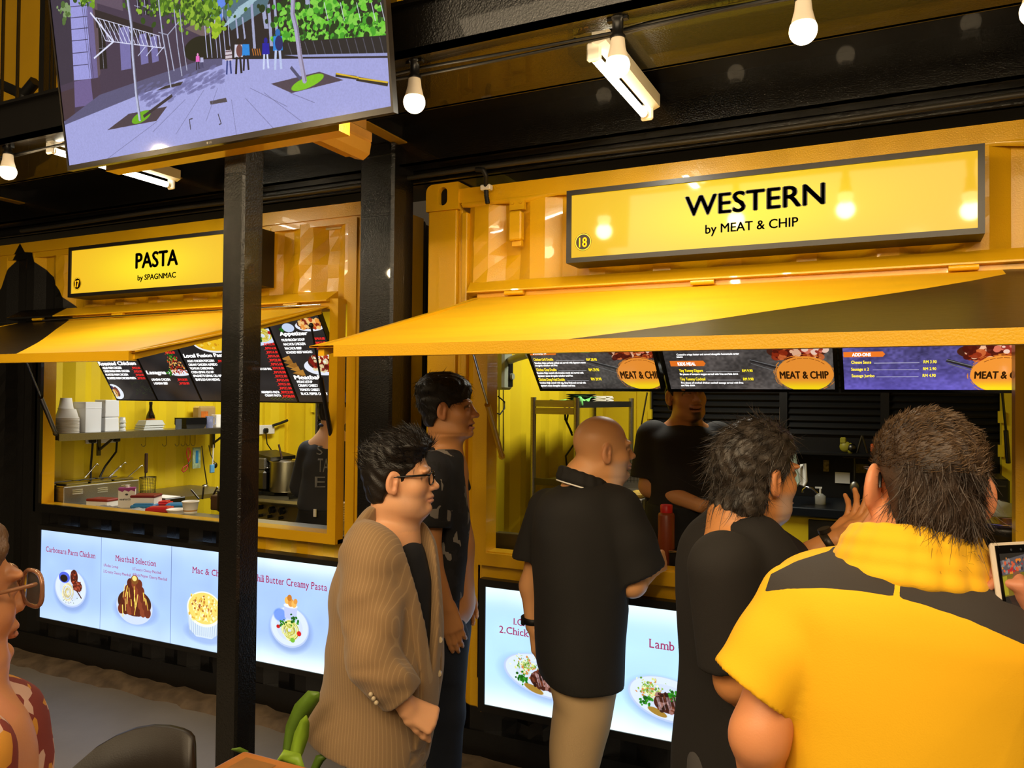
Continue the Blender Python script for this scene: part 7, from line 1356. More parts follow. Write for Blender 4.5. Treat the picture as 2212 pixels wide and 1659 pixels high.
    # V opening: wedge from button to collar around the front
    vb = atd(952, 1425, Zc); vt = atd(880, 1110, Zc)
    def vee(X, Y, Z):
        t = (Z-f32(vb[2]))/f32(vt[2]-vb[2]); u = (X-f32(jl.T[6, 1]))*f32(sd_t[0])+(Y-f32(jl.T[6, 2]))*f32(sd_t[1]); v = (X-f32(jl.T[6, 1]))*f32(fd_t[0])+(Y-f32(jl.T[6, 2]))*f32(fd_t[1])
        w_ = f32(.002)+np.clip(t, 0, 1.2)*f32(.115); return np.maximum(np.maximum(np.abs(u)-w_, f32(.0)-v), -t*f32(.1))
    lap = lambda X, Y, Z: smax(jl.fn(off=.007)(X, Y, Z), vee(X, Y, Z)-f32(.052), .004)
    F.op(lap, jl.lo, jl.hi, .003); F.op(vee, jl.lo, jl.hi+.1, .003, 'sub')
    F.op(lambda X, Y, Z: np.maximum(np.abs(vee(X, Y, Z)-f32(.055))-f32(.0032), jl.fn(off=-.004)(X, Y, Z)*-1), jl.lo, jl.hi, .003, 'sub')
    # collar roll round the neck and hollow for the neck
    n0 = nk+UZ*.045
    for a in np.linspace(-2.3, 2.3, 9):
        q = n0-fd_t*math.cos(a)*.070+sd_t*math.sin(a)*.073-UZ*(.05*(1-math.cos(a))*.55); q2 = n0-fd_t*math.cos(a+.5)*.070+sd_t*math.sin(a+.5)*.073-UZ*(.05*(1-math.cos(a+.5))*.55)
        F.limb([q, q2], [.017, .017], .012)
    F.limb([H.w(0, -.02, -.10), nk+fwd*.03+UZ*.02, nk+fd_t*.07-UZ*.06], [.060, .060, .05], .008, 'sub')
    # sleeves with bunched folds
    sx = lambda amp, fr, sd: folds(amp, fr, sd, nrm(el-sR), .8)
    F.limb([sR+UZ*.015, (sR+el)/2, el], [.088, .085, .077], .022, fold=sx(.008, 38, 3)); q = wr-nrm(wr-el)*.035; dn = nrm(wr-el)
    F.limb([el, (el+q)/2, q+dn*.02], [.076, .069, .063], .016, fold=sx(.010, 52, 7), cut=(q, dn)); F.limb([sL+UZ*.01, eL, wL], [.085, .075, .06], .03)
    F.limb([q-dn*.05, q+dn*.06], [.047, .049], .003, 'sub')
    V, Q = F.mesh(); meshobj('blazer', V, Q, MJ, T, org, relax=1)
    mb = MB()
    for px, py in ((941, 1412), (939, 1487)):
        c = atd(px, py, Zc-.17); d = nrm(c-np.array([jl.T[5, 1], jl.T[5, 2], c[2]]))
        for k in range(40):
            if jl.fn()(np.array([[[c[0]]]], f32), np.array([[[c[1]]]], f32), np.array([[[c[2]]]], f32))[0, 0, 0] < .006: break
            c = c+CF*.006
        mb = MB(); mb.cyl(c-CF*.006, c+CF*.004, .0095, n=14); mb.cyl(c-CF*.008, c-CF*.006, .006, n=10); obj('button', mb, mat('horn_button', '#b9a88a', .3), T)
    for k in range(3):
        c = atd(801+k*6, 1500+k*9, Zc-.285); mb = MB(); mb.sphere(c, .007, 8); obj('cuff_button', mb, mat('horn_button', '#b9a88a'), T)
    # trousers
    F = Field(np.array(an).min(0)-.15, np.array([hip+.2, hip+.2]).max(0)+.05, .009); legs(F, [atd(822, 1620, Zc-.05), atd(815, 1620, Zc+.06)], [kn[0], kn[1]], [a+UZ*0 for a in an], .098, .08, .066, .03); V, Q = F.mesh(); meshobj('trousers', V, Q, M_JET, T, org)
    shoes(T, an, fwd, mat('black_shoe', '#0c0b0b', .4))
    # hair: long on top, swept up in front, faded sides
    def th(x, y, z):
        t = .004+.030*np.clip((z-.055)/.05, 0, 1)*np.clip((y+.10)/.1, .25, 1)+.012*np.clip((z-.08)/.03, 0, 1)*np.clip((y-.0)/.05, 0, 1); return t+.008*np.clip((-.02-y)/.06, 0, 1)
    V, Q = hairmesh(H, th, [(-.09, -.045), (-.055, -.04), (-.035, -.028), (-.012, .004), (.0, .022), (.02, .03), (.04, .05), (.06, .066), (.08, .082), (.11, .10), (.16, .125)], -.075, .0035, .0035, 3, (.1, -1, .35))
    MH = mat('black_hair', '#15100d', .42, 0, .6, 300, stretch=(1, 1, 1)); o = meshobj('hair', V, Q, MH, T, org, relax=1)
    sv = strands(H, V, Q, 2600, .03, lambda L: np.stack([L[:, 0]*.5, -.8+0*L[:, 0], .3+L[:, 2]*2], 1), .5, 5, .0009, lambda x, y, z: z > .03)
    if sv: meshobj('hair_strands', sv[0], sv[1], MH, T, org, smooth=False)
    # glasses
    MG = mat('glasses_black', '#0d0c0c', .25); mb = MB()
    for sx in (-1, 1):
        rim = [H.w(sx*.034+.025*math.copysign(abs(math.cos(t))**.6, math.cos(t)), .108-.012*abs(sx*.034+.025*math.cos(t))/.06, .004+.0185*math.copysign(abs(math.sin(t))**.7, math.sin(t))) for t in np.linspace(0, 2*PI, 25)[:-1]]; mb.tube(rim, .0024, 6, True)
        mb.tube([H.w(sx*.059, .096, .018), H.w(sx*.071, .084, .018), H.w(sx*.078, .03, .015), H.w(sx*.081, -.012, .012), H.w(sx*.080, -.03, -.006)], [.003, .0035, .003, .0028, .002], 6)
        mb.tube([H.w(sx*.054, .098, .0185), H.w(sx*.068, .090, .0185)], .0035, 6)
    mb.tube([H.w(-.010, .107, .010), H.w(0, .111, .012), H.w(.010, .107, .010)], .0022, 6); obj('glasses', mb, MG, T)
man_blazer()
# ================================================================ 2  young man in the patterned polo
def man_polo():
    Zc = 3.02; fwd = nrm(RH*math.cos(-.05)+FH*math.sin(-.05)); org = atd(958, 1700, Zc); org[2] = 0
    T = person('young man in a black and white patterned polo shirt behind the blazer man', org)
    H = Head(atd(968, 884, Zc), fwd, UZ-fwd*.14, .955, fat=.1, nose=1.05, chin=1.05, open=.006, lip=1.1)
    nk = atd(955, 985, Zc+.02); sR = atd(935, 1020, Zc-.15); sL = atd(965, 1020, Zc+.16); el = atd(927, 1205, Zc-.20); wr = atd(966, 1312, Zc-.20); eL = atd(985, 1190, Zc+.2); wL = atd(1003, 1268, Zc+.13); hip = atd(965, 1300, Zc)
    an = [atd(955, 1790, Zc-.08), atd(955, 1790, Zc+.09)]; kn = [atd(962, 1540, Zc-.08), atd(958, 1540, Zc+.09)]
    for a in an: a[2] = .08
    F = Field(*bounds(H.o, nk, sR, sL, el, wr, hip, wL, an[0], an[1], m=.16), .009, ((H.o-.13, H.o+.135, .0035), (wr-np.array([.06, .06, .2]), wr+.06, .0036), (wL-np.array([.05, .05, .19]), wL+.07, .0036)))
    H.add(F); F.limb([H.w(0, -.025, -.07), nk, nk-UZ*.05], [.053, .056, .07], .03); F.limb([H.w(0, .03, -.09), nk+fwd*.03], [.03, .045], .03)
    F.limb([sR, sL], [.06, .06], .05); F.limb([nk-UZ*.08, atd(962, 1180, Zc), hip], [.10, .10, .11], .05); F.limb([sR, el, wr], [.048, .041, .027], .03); F.limb([sL, eL, wL], [.047, .04, .027], .03)
    hand(F, wr, nrm(-UZ*.93+RH*.28), nrm(-FH*.2+FH*1.0), ((10, 14, 10), (12, 18, 12), (16, 20, 14), (20, 24, 16)), .97, thumb=(.35, .9, .2)); hand(F, wL, nrm(-UZ*.95+RH*.22), -FH, ((20, 26, 18), (22, 30, 20), (26, 32, 20), (30, 34, 20)), .95, thumb=(.4, .85, .3), left=True)
    legs(F, [hip-FH*.08-UZ*.05, hip+FH*.08-UZ*.05], kn, an, .06, .042, .034)
    body_mesh(T, org, F, '#c08552', H, 2, brow=.9, stub=(.12, .08, .06), beard=.08); eyes(T, H, org)
    # polo
    m = bpy.data.materials.new('patterned_knit'); m.use_nodes = True; N = m.node_tree.nodes; L = m.node_tree.links; b = N['Principled BSDF']; b.inputs['Roughness'].default_value = .85
    tc = N.new('ShaderNodeTexCoord'); mp = N.new('ShaderNodeMapping'); mp.inputs['Rotation'].default_value = (.3, .25, .4); mp.inputs['Scale'].default_value = (30, 30, 23); L.new(tc.outputs['Object'], mp.inputs[0]); v = N.new('ShaderNodeTexVoronoi'); v.distance = 'CHEBYCHEV'; v.inputs['Randomness'].default_value = .85; v.inputs['Scale'].default_value = 1; L.new(mp.outputs[0], v.inputs['Vector']); sep = N.new('ShaderNodeSeparateColor'); L.new(v.outputs['Color'], sep.inputs[0]); cr = N.new('ShaderNodeValToRGB'); cr.color_ramp.interpolation = 'CONSTANT'
    for e, (p_, c_) in zip([cr.color_ramp.elements[0], cr.color_ramp.elements[1], cr.color_ramp.elements.new(.62), cr.color_ramp.elements.new(.74)], ((0, '#0c0c10'), (.36, '#c4b6a6'), (.64, '#77716a'), (.78, '#16161c'))): e.position = p_; e.color = (*lin(c_), 1)
    L.new(sep.outputs[0], cr.inputs[0]); L.new(cr.outputs[0], b.inputs['Base Color']); MATS['patterned_knit'] = m
    rows = [(968, 930, 992, Zc, .08), (985, 922, 1000, Zc, .12), (1010, 910, 1003, Zc, .16), (1060, 905, 1008, Zc, .175), (1120, 903, 1013, Zc, .175), (1200, 908, 1015, Zc, .165), (1255, 914, 1006, Zc, .16), (1278, 918, 1003, Zc, .16)]
    lf = Loft(rows, 2.2, .1); F = Field(lf.lo-.1, lf.hi+.12, .0078); lf.add(F, fold=folds(.004, 22, 9)); cf = el-nrm(el-sR)*.11; dn = nrm(el-sR)
    F.limb([sR+UZ*.01, cf+dn*.03], [.07, .073], .02, cut=(cf, dn)); cl = eL-nrm(eL-sL)*.1; F.limb([sL, cl], [.068, .07], .02); F.limb([cf-dn*.03, cf+dn*.05], [.055, .058], .003, 'sub'); F.limb([nk+UZ*.08, nk-UZ*.0, nk+fwd*.05-UZ*.05], [.055, .058, .03], .004, 'sub')
    V, Q = F.mesh(); meshobj('polo_shirt', V, Q, m, T, org)
    # collar, cuff and placket
    MB_ = mat('black_rib', '#0e0e11', .85); F = Field(nk-.14, nk+.14, .005)
    for a in np.linspace(-2.6, 2.6, 12): q = lambda a_: nk+UZ*(.012-.03*(1-math.cos(a_))*.5)-fwd*math.cos(a_)*.060+np.cross(fwd, UZ)*math.sin(a_)*.066; F.limb([q(a)+UZ*.022, q(a+.45)+UZ*.022], [.010, .010], .008); F.limb([q(a)*1-UZ*.012-(q(a)-nk)*-.14, q(a+.45)-UZ*.012-(q(a+.45)-nk)*-.14], [.011, .011], .012)
    F.limb([nk+fwd*.075-UZ*.035, nk+fwd*.10-UZ*.12], [.013, .013], .008); V, Q = F.mesh(); meshobj('collar', V, Q, MB_, T, org)
    F = Field(cf-.1, cf+.1, .0055); F.limb([cf-dn*.03, cf+dn*.02], [.0745, .0755], .004, cut=(cf+dn*.004, dn)); F.op(lambda X, Y, Z: -((X-f32(cf[0]))*f32(dn[0])+(Y-f32(cf[1]))*f32(dn[1])+(Z-f32(cf[2]))*f32(dn[2])+f32(.022)), cf-.1, cf+.1, .003, 'int'); F.limb([cf-dn*.05, cf+dn*.05], [.056, .058], .003, 'sub'); V, Q = F.mesh(); meshobj('sleeve_cuff', V, Q, MB_, T, org)
    MD = mat('navy_denim', '#1a2233', .8, 0, .3, 350, var=.25, vscale=14); F = Field(np.minimum(an[0], an[1])-.14, np.array([hip[0]+.2, hip[1]+.2, hip[2]+.06]), .009); lo = Loft([(1262, 922, 1002, Zc, .155), (1330, 924, 1003, Zc, .16), (1400, 930, 1000, Zc, .16), (1440, 934, 996, Zc, .15)]); lo.add(F, fold=folds(.003, 25, 4)); legs(F, [hip-FH*.08-UZ*.12, hip+FH*.08-UZ*.12], kn, an, .092, .07, .062); V, Q = F.mesh(); meshobj('jeans', V, Q, MD, T, org); shoes(T, an, fwd, mat('black_shoe', '#0c0b0b', .4))
    def th(x, y, z): return .006+.020*np.clip((z-.045)/.05, 0, 1)+.010*np.clip((-.03-y)/.05, 0, 1)*np.clip((z+.03)/.05, 0, 1)
    V, Q = hairmesh(H, th, [(-.09, -.05), (-.055, -.048), (-.035, -.036), (-.012, -.008), (.0, .012), (.018, .022), (.03, .06), (.045, .086), (.07, .1), (.16, .12)], -.07, .003, .0036, 4, (.1, 1, -.3)); MH = mat('black_hair', '#15100d'); meshobj('hair', V, Q, MH, T, org, relax=1)
    sv = strands(H, V, Q, 1200, .022, lambda L: np.stack([L[:, 0]*.6, .5+0*L[:, 0], -.6+0*L[:, 0]], 1), .22, 8, .001, lambda x, y, z: z > -.02)
    if sv: meshobj('hair_strands', sv[0], sv[1], MH, T, org, smooth=False)
man_polo()
# ================================================================ 3  bald man in the black polo and khaki trousers
def man_bald():
    Zc = 2.83; fwd = nrm(RH*math.cos(.22)+FH*math.sin(.22)); org = atd(1252, 1700, Zc); org[2] = 0
    T = person('bald man in a black polo with white collar piping and khaki trousers', org)
    H = Head(atd(1303, 972, Zc), fwd, UZ-fwd*.05, .98, fat=.35, nose=1.0, chin=1.0, smile=.9, jaw=1.05)
    nk = atd(1262, 1042, Zc+.0); sR = atd(1338, 1105, Zc-.06); sL = atd(1185, 1100, Zc+.10); el = atd(1366, 1258, Zc-.08); wr = atd(1412, 1224, Zc+.10); eL = atd(1150, 1265, Zc+.17); wL = atd(1152, 1352, Zc+.15); hip = atd(1258, 1450, Zc)
    kn = [atd(1238, 1690, Zc-.06), atd(1225, 1690, Zc+.08)]; an = [atd(1230, 1880, Zc-.06), atd(1218, 1880, Zc+.08)]
    for a in an: a[2] = .08
    F = Field(*bounds(H.o, nk, sR, sL, el, wr, hip, wL, an[0], an[1], m=.16), .009, ((H.o-.13, H.o+.135, .0034), (wr-.06, wr+.10, .0034), (wL-np.array([.04, .06, .19]), wL+.05, .004)))
    H.add(F); F.limb([H.w(0, -.03, -.065), nk+UZ*.02, nk-UZ*.06], [.060, .064, .09], .035); F.limb([H.w(0, .02, -.1), nk+fwd*.03], [.04, .055], .035); F.limb([sR, sL], [.07, .07], .06); F.limb([nk-UZ*.12, atd(1255, 1300, Zc), hip], [.11, .11, .10], .05)
    F.limb([sR, el, wr], [.055, .047, .031], .03); F.limb([sL, eL, wL], [.052, .045, .03], .03); hand(F, wr, nrm(RH*.5+FH*.80+UZ*.12), nrm(-RH*.85+FH*.5-UZ*.1), (68, 84, 58), 1.0, thumb=(.25, .8, .6), tc=(30, 25)); hand(F, wL, nrm(-UZ+RH*.1), RH, (22, 28, 18), 1., left=True)
    legs(F, [hip-RH*.05, hip+RH*.03], kn, an, .06, .04, .03); body_mesh(T, org, F, '#d49a66', H, 3, beard=.45, stub=(.42, .40, .40), brow=.7); eyes(T, H, org)
    MK = mat('black_pique', '#181614', .85, 0, .35, 330); rows = [(1036, 1238, 1318, Zc, .08), (1048, 1218, 1338, Zc, .12), (1070, 1175, 1352, Zc, .15), (1100, 1158, 1362, Zc, .165), (1150, 1150, 1366, Zc, .175), (1220, 1150, 1362, Zc, .18), (1300, 1157, 1350, Zc, .18), (1380, 1160, 1343, Zc, .185), (1440, 1163, 1339, Zc, .19), (1466, 1172, 1336, Zc, .19)]
    lf = Loft(rows, 2.5, .25); F = Field(lf.lo-.12, lf.hi+.14, .0078); lf.add(F, fold=folds(.004, 15, 12, (1, .2, .3)), cap=.03); dn = nrm(nrm(el-sR)*.95+RH*.3-UZ*.2); cf = atd(1380, 1241, Zc-.07)
    F.limb([sR+UZ*.005, sR*.5+cf*.5, cf+dn*.03], [.082, .090, .098], .025, cut=(cf, nrm(np.cross(atd(1413, 1227, Zc)-atd(1345, 1256, Zc), FH))*(1 if np.cross(atd(1413, 1227, Zc)-atd(1345, 1256, Zc), FH)[2] < 0 else -1)), fold=folds(.003, 25, 2)); F.limb([cf-dn*.03, cf+dn*.07], [.075, .082], .003, 'sub')
    cl = atd(1152, 1205, Zc+.14); F.limb([sL, cl], [.078, .08], .025, cut=(cl, -UZ)); F.limb([cl+UZ*.03, cl-UZ*.05], [.062, .065], .003, 'sub'); F.limb([nk+UZ*.09, nk+UZ*.02, nk+fwd*.06-UZ*.03], [.060, .064, .05], .005, 'sub'); V, Q = F.mesh(); meshobj('polo_shirt', V, Q, MK, T, org)
    F = Field(nk-.16, nk+.16, .005); up = nrm(UZ-fwd*.0); sd = np.cross(fwd, UZ); q = lambda a_, r, dz: nk+UZ*(.035+dz-.055*(1-math.cos(a_))*.5)-fwd*math.cos(a_)*.080*r+sd*math.sin(a_)*.084*r
    for a in np.linspace(-2.7, 2.3, 14): F.limb([q(a, 1., .012), q(a+.4, 1., .012)], [.012, .012], .012); F.limb([q(a, 1.06, -.012), q(a+.4, 1.06, -.012)], [.014, .014], .015)
    V, Q = F.mesh(); meshobj('collar', V, Q, MK, T, org); mb = MB(); mb.tube([q(a, 1.225, -.024)-UZ*.002 for a in np.linspace(-2.3, 2.3, 40)], .0028, 6); obj('collar_piping', mb, mat('white_piping', '#e8e4dc', .7), T)
    MT = mat('khaki_twill', '#b79a70', .85, 0, .3, 380); F = Field(np.minimum(an[0], an[1])-.15, np.array([hip[0]+.25, hip[1]+.25, hip[2]+.05]), .0085); lo = Loft([(1436, 1172, 1338, Zc, .165), (1460, 1180, 1336, Zc, .165), (1521, 1197, 1325, Zc, .16), (1566, 1192, 1314, Zc, .15), (1611, 1188, 1302, Zc, .14), (1659, 1187, 1287, Zc, .13), (1760, 1186, 1272, Zc, .12), (1850, 1190, 1262, Zc, .11)]); lo.add(F, fold=folds(.006, 17, 22, (.6, .2, 1)), cap=.02); V, Q = F.mesh(); meshobj('trousers', V, Q, MT, T, org); shoes(T, an, fwd, mat('black_shoe', '#0c0b0b', .4))
    mb = MB(); c = wL+UZ*.02; mb.lathe([(.033, -.012), (.036, -.01), (.036, .01), (.033, .012)], 20, Matrix.Translation(c), False); mb.box((c[0]-.045, c[1]-.02, c[2]-.02), (c[0]-.028, c[1]+.02, c[2]+.02), bev=.005); obj('wrist_watch', mb, M_RUB, T)
man_bald()
# ================================================================ 4  man in the black T-shirt, gesturing
def man_tee():
    Zc = 2.02; fwd = nrm(RH*math.cos(.42)+FH*math.sin(.42)); org = atd(1590, 1700, Zc); org[2] = 0
    T = person('man in a black T-shirt raising his watch hand, greying dark hair, turned away right', org)
    H = Head(atd(1638, 1030, Zc), fwd, UZ-fwd*.02, .985, fat=.3, open=.004, nose=1.1, smile=.5)
    nk = atd(1592, 1130, Zc-.02); sR = atd(1560, 1235, Zc-.17); sL = atd(1650, 1190, Zc+.17); el = atd(1588, 1470, Zc-.17); wr = atd(1660, 1570, Zc-.02); eL = atd(1705, 1222, Zc+.34); wL = atd(1803, 1166, Zc+.30); hip = atd(1590, 1560, Zc)
    an = [atd(1560, 2000, Zc-.1), atd(1610, 2000, Zc+.1)]; kn = [atd(1560, 1850, Zc-.1), atd(1600, 1850, Zc+.1)]
    for a in an: a[2] = .08
    for a in kn: a[2] = .45
    F = Field(*bounds(H.o, nk, sR, sL, el, wr, hip, wL, an[0], an[1], m=.17), .009, ((H.o-.135, H.o+.135, .0033), (wL-.06, wL+np.array([.16, .16, .15]), .0033)))
    H.add(F); F.limb([H.w(0, -.03, -.065), nk+UZ*.01, nk-UZ*.06], [.060, .066, .09], .035); F.limb([H.w(0, .02, -.1), nk+fwd*.04], [.04, .055], .035); F.limb([sR, sL], [.07, .07], .06); F.limb([nk-UZ*.14, atd(1600, 1400, Zc), hip], [.10, .095, .09], .03)
    F.limb([sR, el, wr], [.055, .044, .03], .03); F.limb([sL, eL, wL], [.053, .043, .030], .03)
    hand(F, wL, nrm(RH*.62+UZ*.62+FH*.15), nrm(-RH*.55+UZ*.75-FH*.2), ((8, 14, 10), (14, 20, 14), (20, 26, 18), (24, 30, 20)), 1.0, thumb=(.85, .5, .15), tc=(8, 8), spread=.16, left=True)
    legs(F, [hip-RH*.05, hip+RH*.05], kn, an, .06, .045, .035); body_mesh(T, org, F, '#cc8a52', H, 4, beard=.55, stub=(.40, .38, .38), brow=.85); eyes(T, H, org)
    MK = mat('black_jersey', '#1d1a18', .88, 0, .25, 380); rows = [(1092, 1566, 1612, Zc, .07), (1112, 1545, 1650, Zc-.02, .10), (1140, 1520, 1668, Zc, .15), (1180, 1500, 1690, Zc, .185), (1230, 1490, 1708, Zc, .20), (1300, 1487, 1718, Zc, .20), (1380, 1492, 1716, Zc, .20), (1450, 1498, 1710, Zc, .20), (1520, 1494, 1700, Zc, .20), (1600, 1489, 1690, Zc, .20), (1659, 1486, 1688, Zc, .20), (1720, 1486, 1690, Zc, .2)]
    lf = Loft(rows, 2.4, .35); F = Field(lf.lo-.13, lf.hi+.14, .0078); lf.add(F, fold=folds(.005, 16, 31, (1, .3, .4)), cap=.03); cf = sR+(el-sR)*.86; dn = nrm(el-sR)
    F.limb([sR+UZ*.01, cf+dn*.03], [.084, .078], .035, cut=(cf, dn), fold=folds(.004, 24, 6)); F.limb([cf-dn*.03, cf+dn*.05], [.06, .066], .003, 'sub'); cl = sL+(eL-sL)*.75; F.limb([sL, cl], [.08, .08], .03); F.limb([H.w(0, -.03, -.08), nk+UZ*.02, nk+fwd*.06-UZ*.025], [.060, .068, .055], .006, 'sub'); V, Q = F.mesh(); meshobj('t_shirt', V, Q, MK, T, org, relax=1)
    F = Field(np.minimum(an[0], an[1])-.15, hip+.22, .01); legs(F, [hip-RH*.03-UZ*.1, hip+RH*.06-UZ*.1], kn, an, .095, .08, .07); V, Q = F.mesh(); meshobj('trousers', V, Q, mat('grey_jeans', '#4d4a4a', .85, var=.2), T, org); shoes(T, an, fwd, mat('black_shoe', '#0c0b0b', .4))
    mb = MB(); d = nrm(wL-eL); c = wL-d*.018; M = Matrix.Translation(c) @ Vector(d).to_track_quat('Z', 'Y').to_matrix().to_4x4(); mb.lathe([(.034, -.011), (.037, -.009), (.037, .009), (.034, .011)], 22, M, False); mb.cyl(c+nrm(UZ-RH*.4)*.034, c+nrm(UZ-RH*.4)*.046, .019, n=18); obj('wrist_watch', mb, mat('watch_dark', '#2a241b', .4, .3), T)
    def th(x, y, z): return .008+.020*np.clip((z-.04)/.06, 0, 1)*np.clip((y+.09)/.06, .3, 1)+.022*np.clip((-.02-z)/.05, 0, 1)*np.clip((-.01-y)/.05, 0, 1)+.010*np.clip((-.03-y)/.05, 0, 1)
    V, Q = hairmesh(H, th, [(-.14, -.028), (-.10, -.030), (-.055, -.034), (-.035, -.026), (-.012, .004), (.0, .022), (.02, .032), (.04, .046), (.06, .055), (.08, .068), (.10, .085), (.13, .098), (.17, .11)], -.118, .0045, .0036, 6, (.15, -1, -.3)); MH = mat('greying_hair', '#1b1613', .45, 0, .5, 260, var=.55, vscale=38, var2='#4a423b'); meshobj('hair', V, Q, MH, T, org, relax=1)
    sv = strands(H, V, Q, 3600, .034, lambda L: np.stack([L[:, 0]*.8, -.55+0*L[:, 0], -.75+L[:, 2]*4], 1), .30, 9, .0009, None, .45)
    if sv: meshobj('hair_strands', sv[0], sv[1], MH, T, org, smooth=False)
man_tee()
# ================================================================ 5  man in the yellow and dark grey shirt, from behind
def man_yellow():
    Zc = 1.30; fwd = nrm(FH*math.cos(.10)+RH*math.sin(.10)); up = nrm(UZ+RH*.085-fwd*.02); org = atd(1990, 1700, Zc); org[2] = 0
    T = person('man in a yellow shirt with dark grey yoke seen from behind', org)
    H = Head(atd(1994, 1052, Zc), fwd, up, .95, ear=1.18, eout=.75, fat=.3)
    nk = atd(1972, 1190, Zc-.01); sL = atd(1722, 1310, Zc-.0); sR = atd(2235, 1360, Zc+.02); el = atd(1640, 1590, Zc-.03); wL = atd(1650, 1800, Zc+.12); eR = atd(2330, 1600, Zc+.05); wR = atd(2300, 1480, Zc+.30); hip = atd(1985, 1700, Zc+.04); hip[2] = .86
    an = [org-RH*.12, org+RH*.12]; kn = [org-RH*.11, org+RH*.11]; an = [np.array([a[0], a[1], .08]) for a in an]; kn = [np.array([a[0], a[1], .45]) for a in kn]
    F = Field(*bounds(H.o, nk, sR, sL, el, wL, hip, eR, wR, an[0], an[1], m=.16), .010, ((H.o-.14, H.o+.14, .0033),))
    H.add(F); F.limb([H.w(0, -.03, -.065), nk, nk-UZ*.07], [.062, .068, .09], .035); F.limb([H.w(0, .02, -.1), nk+fwd*.04], [.04, .055], .035); F.limb([sR, nk-UZ*.06, sL], [.06, .08, .06], .05); F.limb([nk-UZ*.12, nk-UZ*.3, hip], [.13, .13, .14], .05)
    F.limb([sL, el, wL], [.048, .042, .032], .03); F.limb([sR, eR, wR], [.055, .046, .03], .03); hand(F, wL, nrm(-UZ+FH*.5), RH, (25, 30, 20), 1.0, left=True); hand(F, wR, nrm(FH*.8-RH*.3+UZ*.3), -RH, (35, 40, 25), 1.0); legs(F, [hip-RH*.1, hip+RH*.1], kn, an, .09, .06, .045); body_mesh(T, org, F, '#cf8a5c', H, 5); eyes(T, H, org)
    MYS = mat('yellow_cotton', '#EDB512', .8, 0, .2, 420, sheen=.1); MGR = mat('charcoal_cotton', '#322d2a', .85, 0, .25, 420)
    rows = [(1195, 1880, 2075, Zc, .085), (1222, 1800, 2130, Zc, .115), (1250, 1735, 2180, Zc, .14), (1285, 1690, 2228, Zc, .155), (1340, 1676, 2258, Zc, .165), (1420, 1682, 2268, Zc, .165), (1540, 1690, 2268, Zc, .16), (1659, 1694, 2270, Zc, .155), (1780, 1690, 2275, Zc, .16), (1900, 1695, 2275, Zc, .165), (2010, 1700, 2270, Zc, .16)]
    tilt = math.atan2(.19, 1.)          # shoulders slope down to the right in the picture
    lf = Loft(rows, 2.5, -.1); F = Field(lf.lo-np.array([.16, .16, .0]), lf.hi+np.array([.16, .16, .1]), .0062)
    fo = folds(.0075, 15, 41, (.8, .1, .75), .85); ti = lambda X, Y, Z: Z+((X-f32(nk[0]))*f32(RH[0])+(Y-f32(nk[1]))*f32(RH[1]))*f32(.155)*np.clip((Z-f32(1.18))/f32(.14), 0, 1)
    base = lf.fn(fold=fo, cap=.03); F.op(lambda X, Y, Z: base(X, Y, ti(X, Y, Z)), lf.lo-.06, lf.hi+.12, .02)
    c1, c2 = atd(1546, 1432, Zc-.02), atd(1694, 1540, Zc-.02); cc = (c1+c2)/2; dn = nrm(np.cross(c2-c1, FH)); dn = dn if dn[2] < 0 else -dn
    F.limb([sL+UZ*.005, (sL+cc)/2+dn*.0, cc+dn*.03], [.060, .064, .070], .022, cut=(cc, dn), fold=folds(.004, 26, 3)); F.limb([cc-dn*.04, cc+dn*.06], [.054, .061], .003, 'sub'); F.limb([sR, eR*.6+sR*.4], [.07, .08], .03)
    F.limb([H.w(0, -.02, -.09), nk+UZ*.02], [.062, .068], .005, 'sub')
    V, Q = F.mesh(); x, y, z = pixel(V); P1 = [(1652, 1278), (1665, 1240), (1720, 1212), (1790, 1190), (1860, 1130), (2120, 1130), (2200, 1240), (2320, 1320), (2320, 1430), (2212, 1392), (2090, 1338), (1985, 1303), (1928, 1288), (1860, 1277), (1780, 1270), (1700, 1272)]; P2 = [(1943, 1120), (1956, 1120), (1942, 1300), (1929, 1300)]
    def sdist(P):
        d = np.full(len(x), 1e9)
        for i in range(len(P)):
            a, b = np.array(P[i], float), np.array(P[(i+1) % len(P)], float); ab = b-a; t = np.clip(((x-a[0])*ab[0]+(y-a[1])*ab[1])/(ab@ab), 0, 1); d = np.minimum(d, np.hypot(x-a[0]-t*ab[0], y-a[1]-t*ab[1]))
        return np.where(inpoly(x, y, P), d, -d)
    sdv = np.minimum(sdist(P1), -sdist(P2)); sdv = np.where(z < Zc+.06, sdv, -30.); C = np.repeat(np.clip(.5+sdv/60, 0, 1)[:, None], 3, 1)
    MYK = mat('yoked_cotton', '#EDB512', .82, 0, .2, 420); nt = MYK.node_tree; at_ = nt.nodes.new('ShaderNodeAttribute'); at_.attribute_name = 'Col'; cr = nt.nodes.new('ShaderNodeValToRGB'); cr.color_ramp.interpolation = 'CONSTANT'; cr.color_ramp.elements[0].color = (*lin('#EDB512'), 1); cr.color_ramp.elements[1].position = .5; cr.color_ramp.elements[1].color = (*lin('#35302d'), 1); nt.links.new(at_.outputs['Fac'], cr.inputs[0]); nt.links.new(cr.outputs[0], nt.nodes['Principled BSDF'].inputs['Base Color'])
    meshobj('shirt', V, Q, MYK, T, org, col=C, relax=1)
    F = Field(nk-np.array([.16, .16, .1]), nk+np.array([.16, .16, .12]), .0048); sd = RH
    def q(a, r, dz): return nk+up*(.030+dz-.035*(1-math.cos(a))*.5)-fwd*math.cos(a)*.086*r+nrm(sd-UZ*.12)*math.sin(a)*.094*r
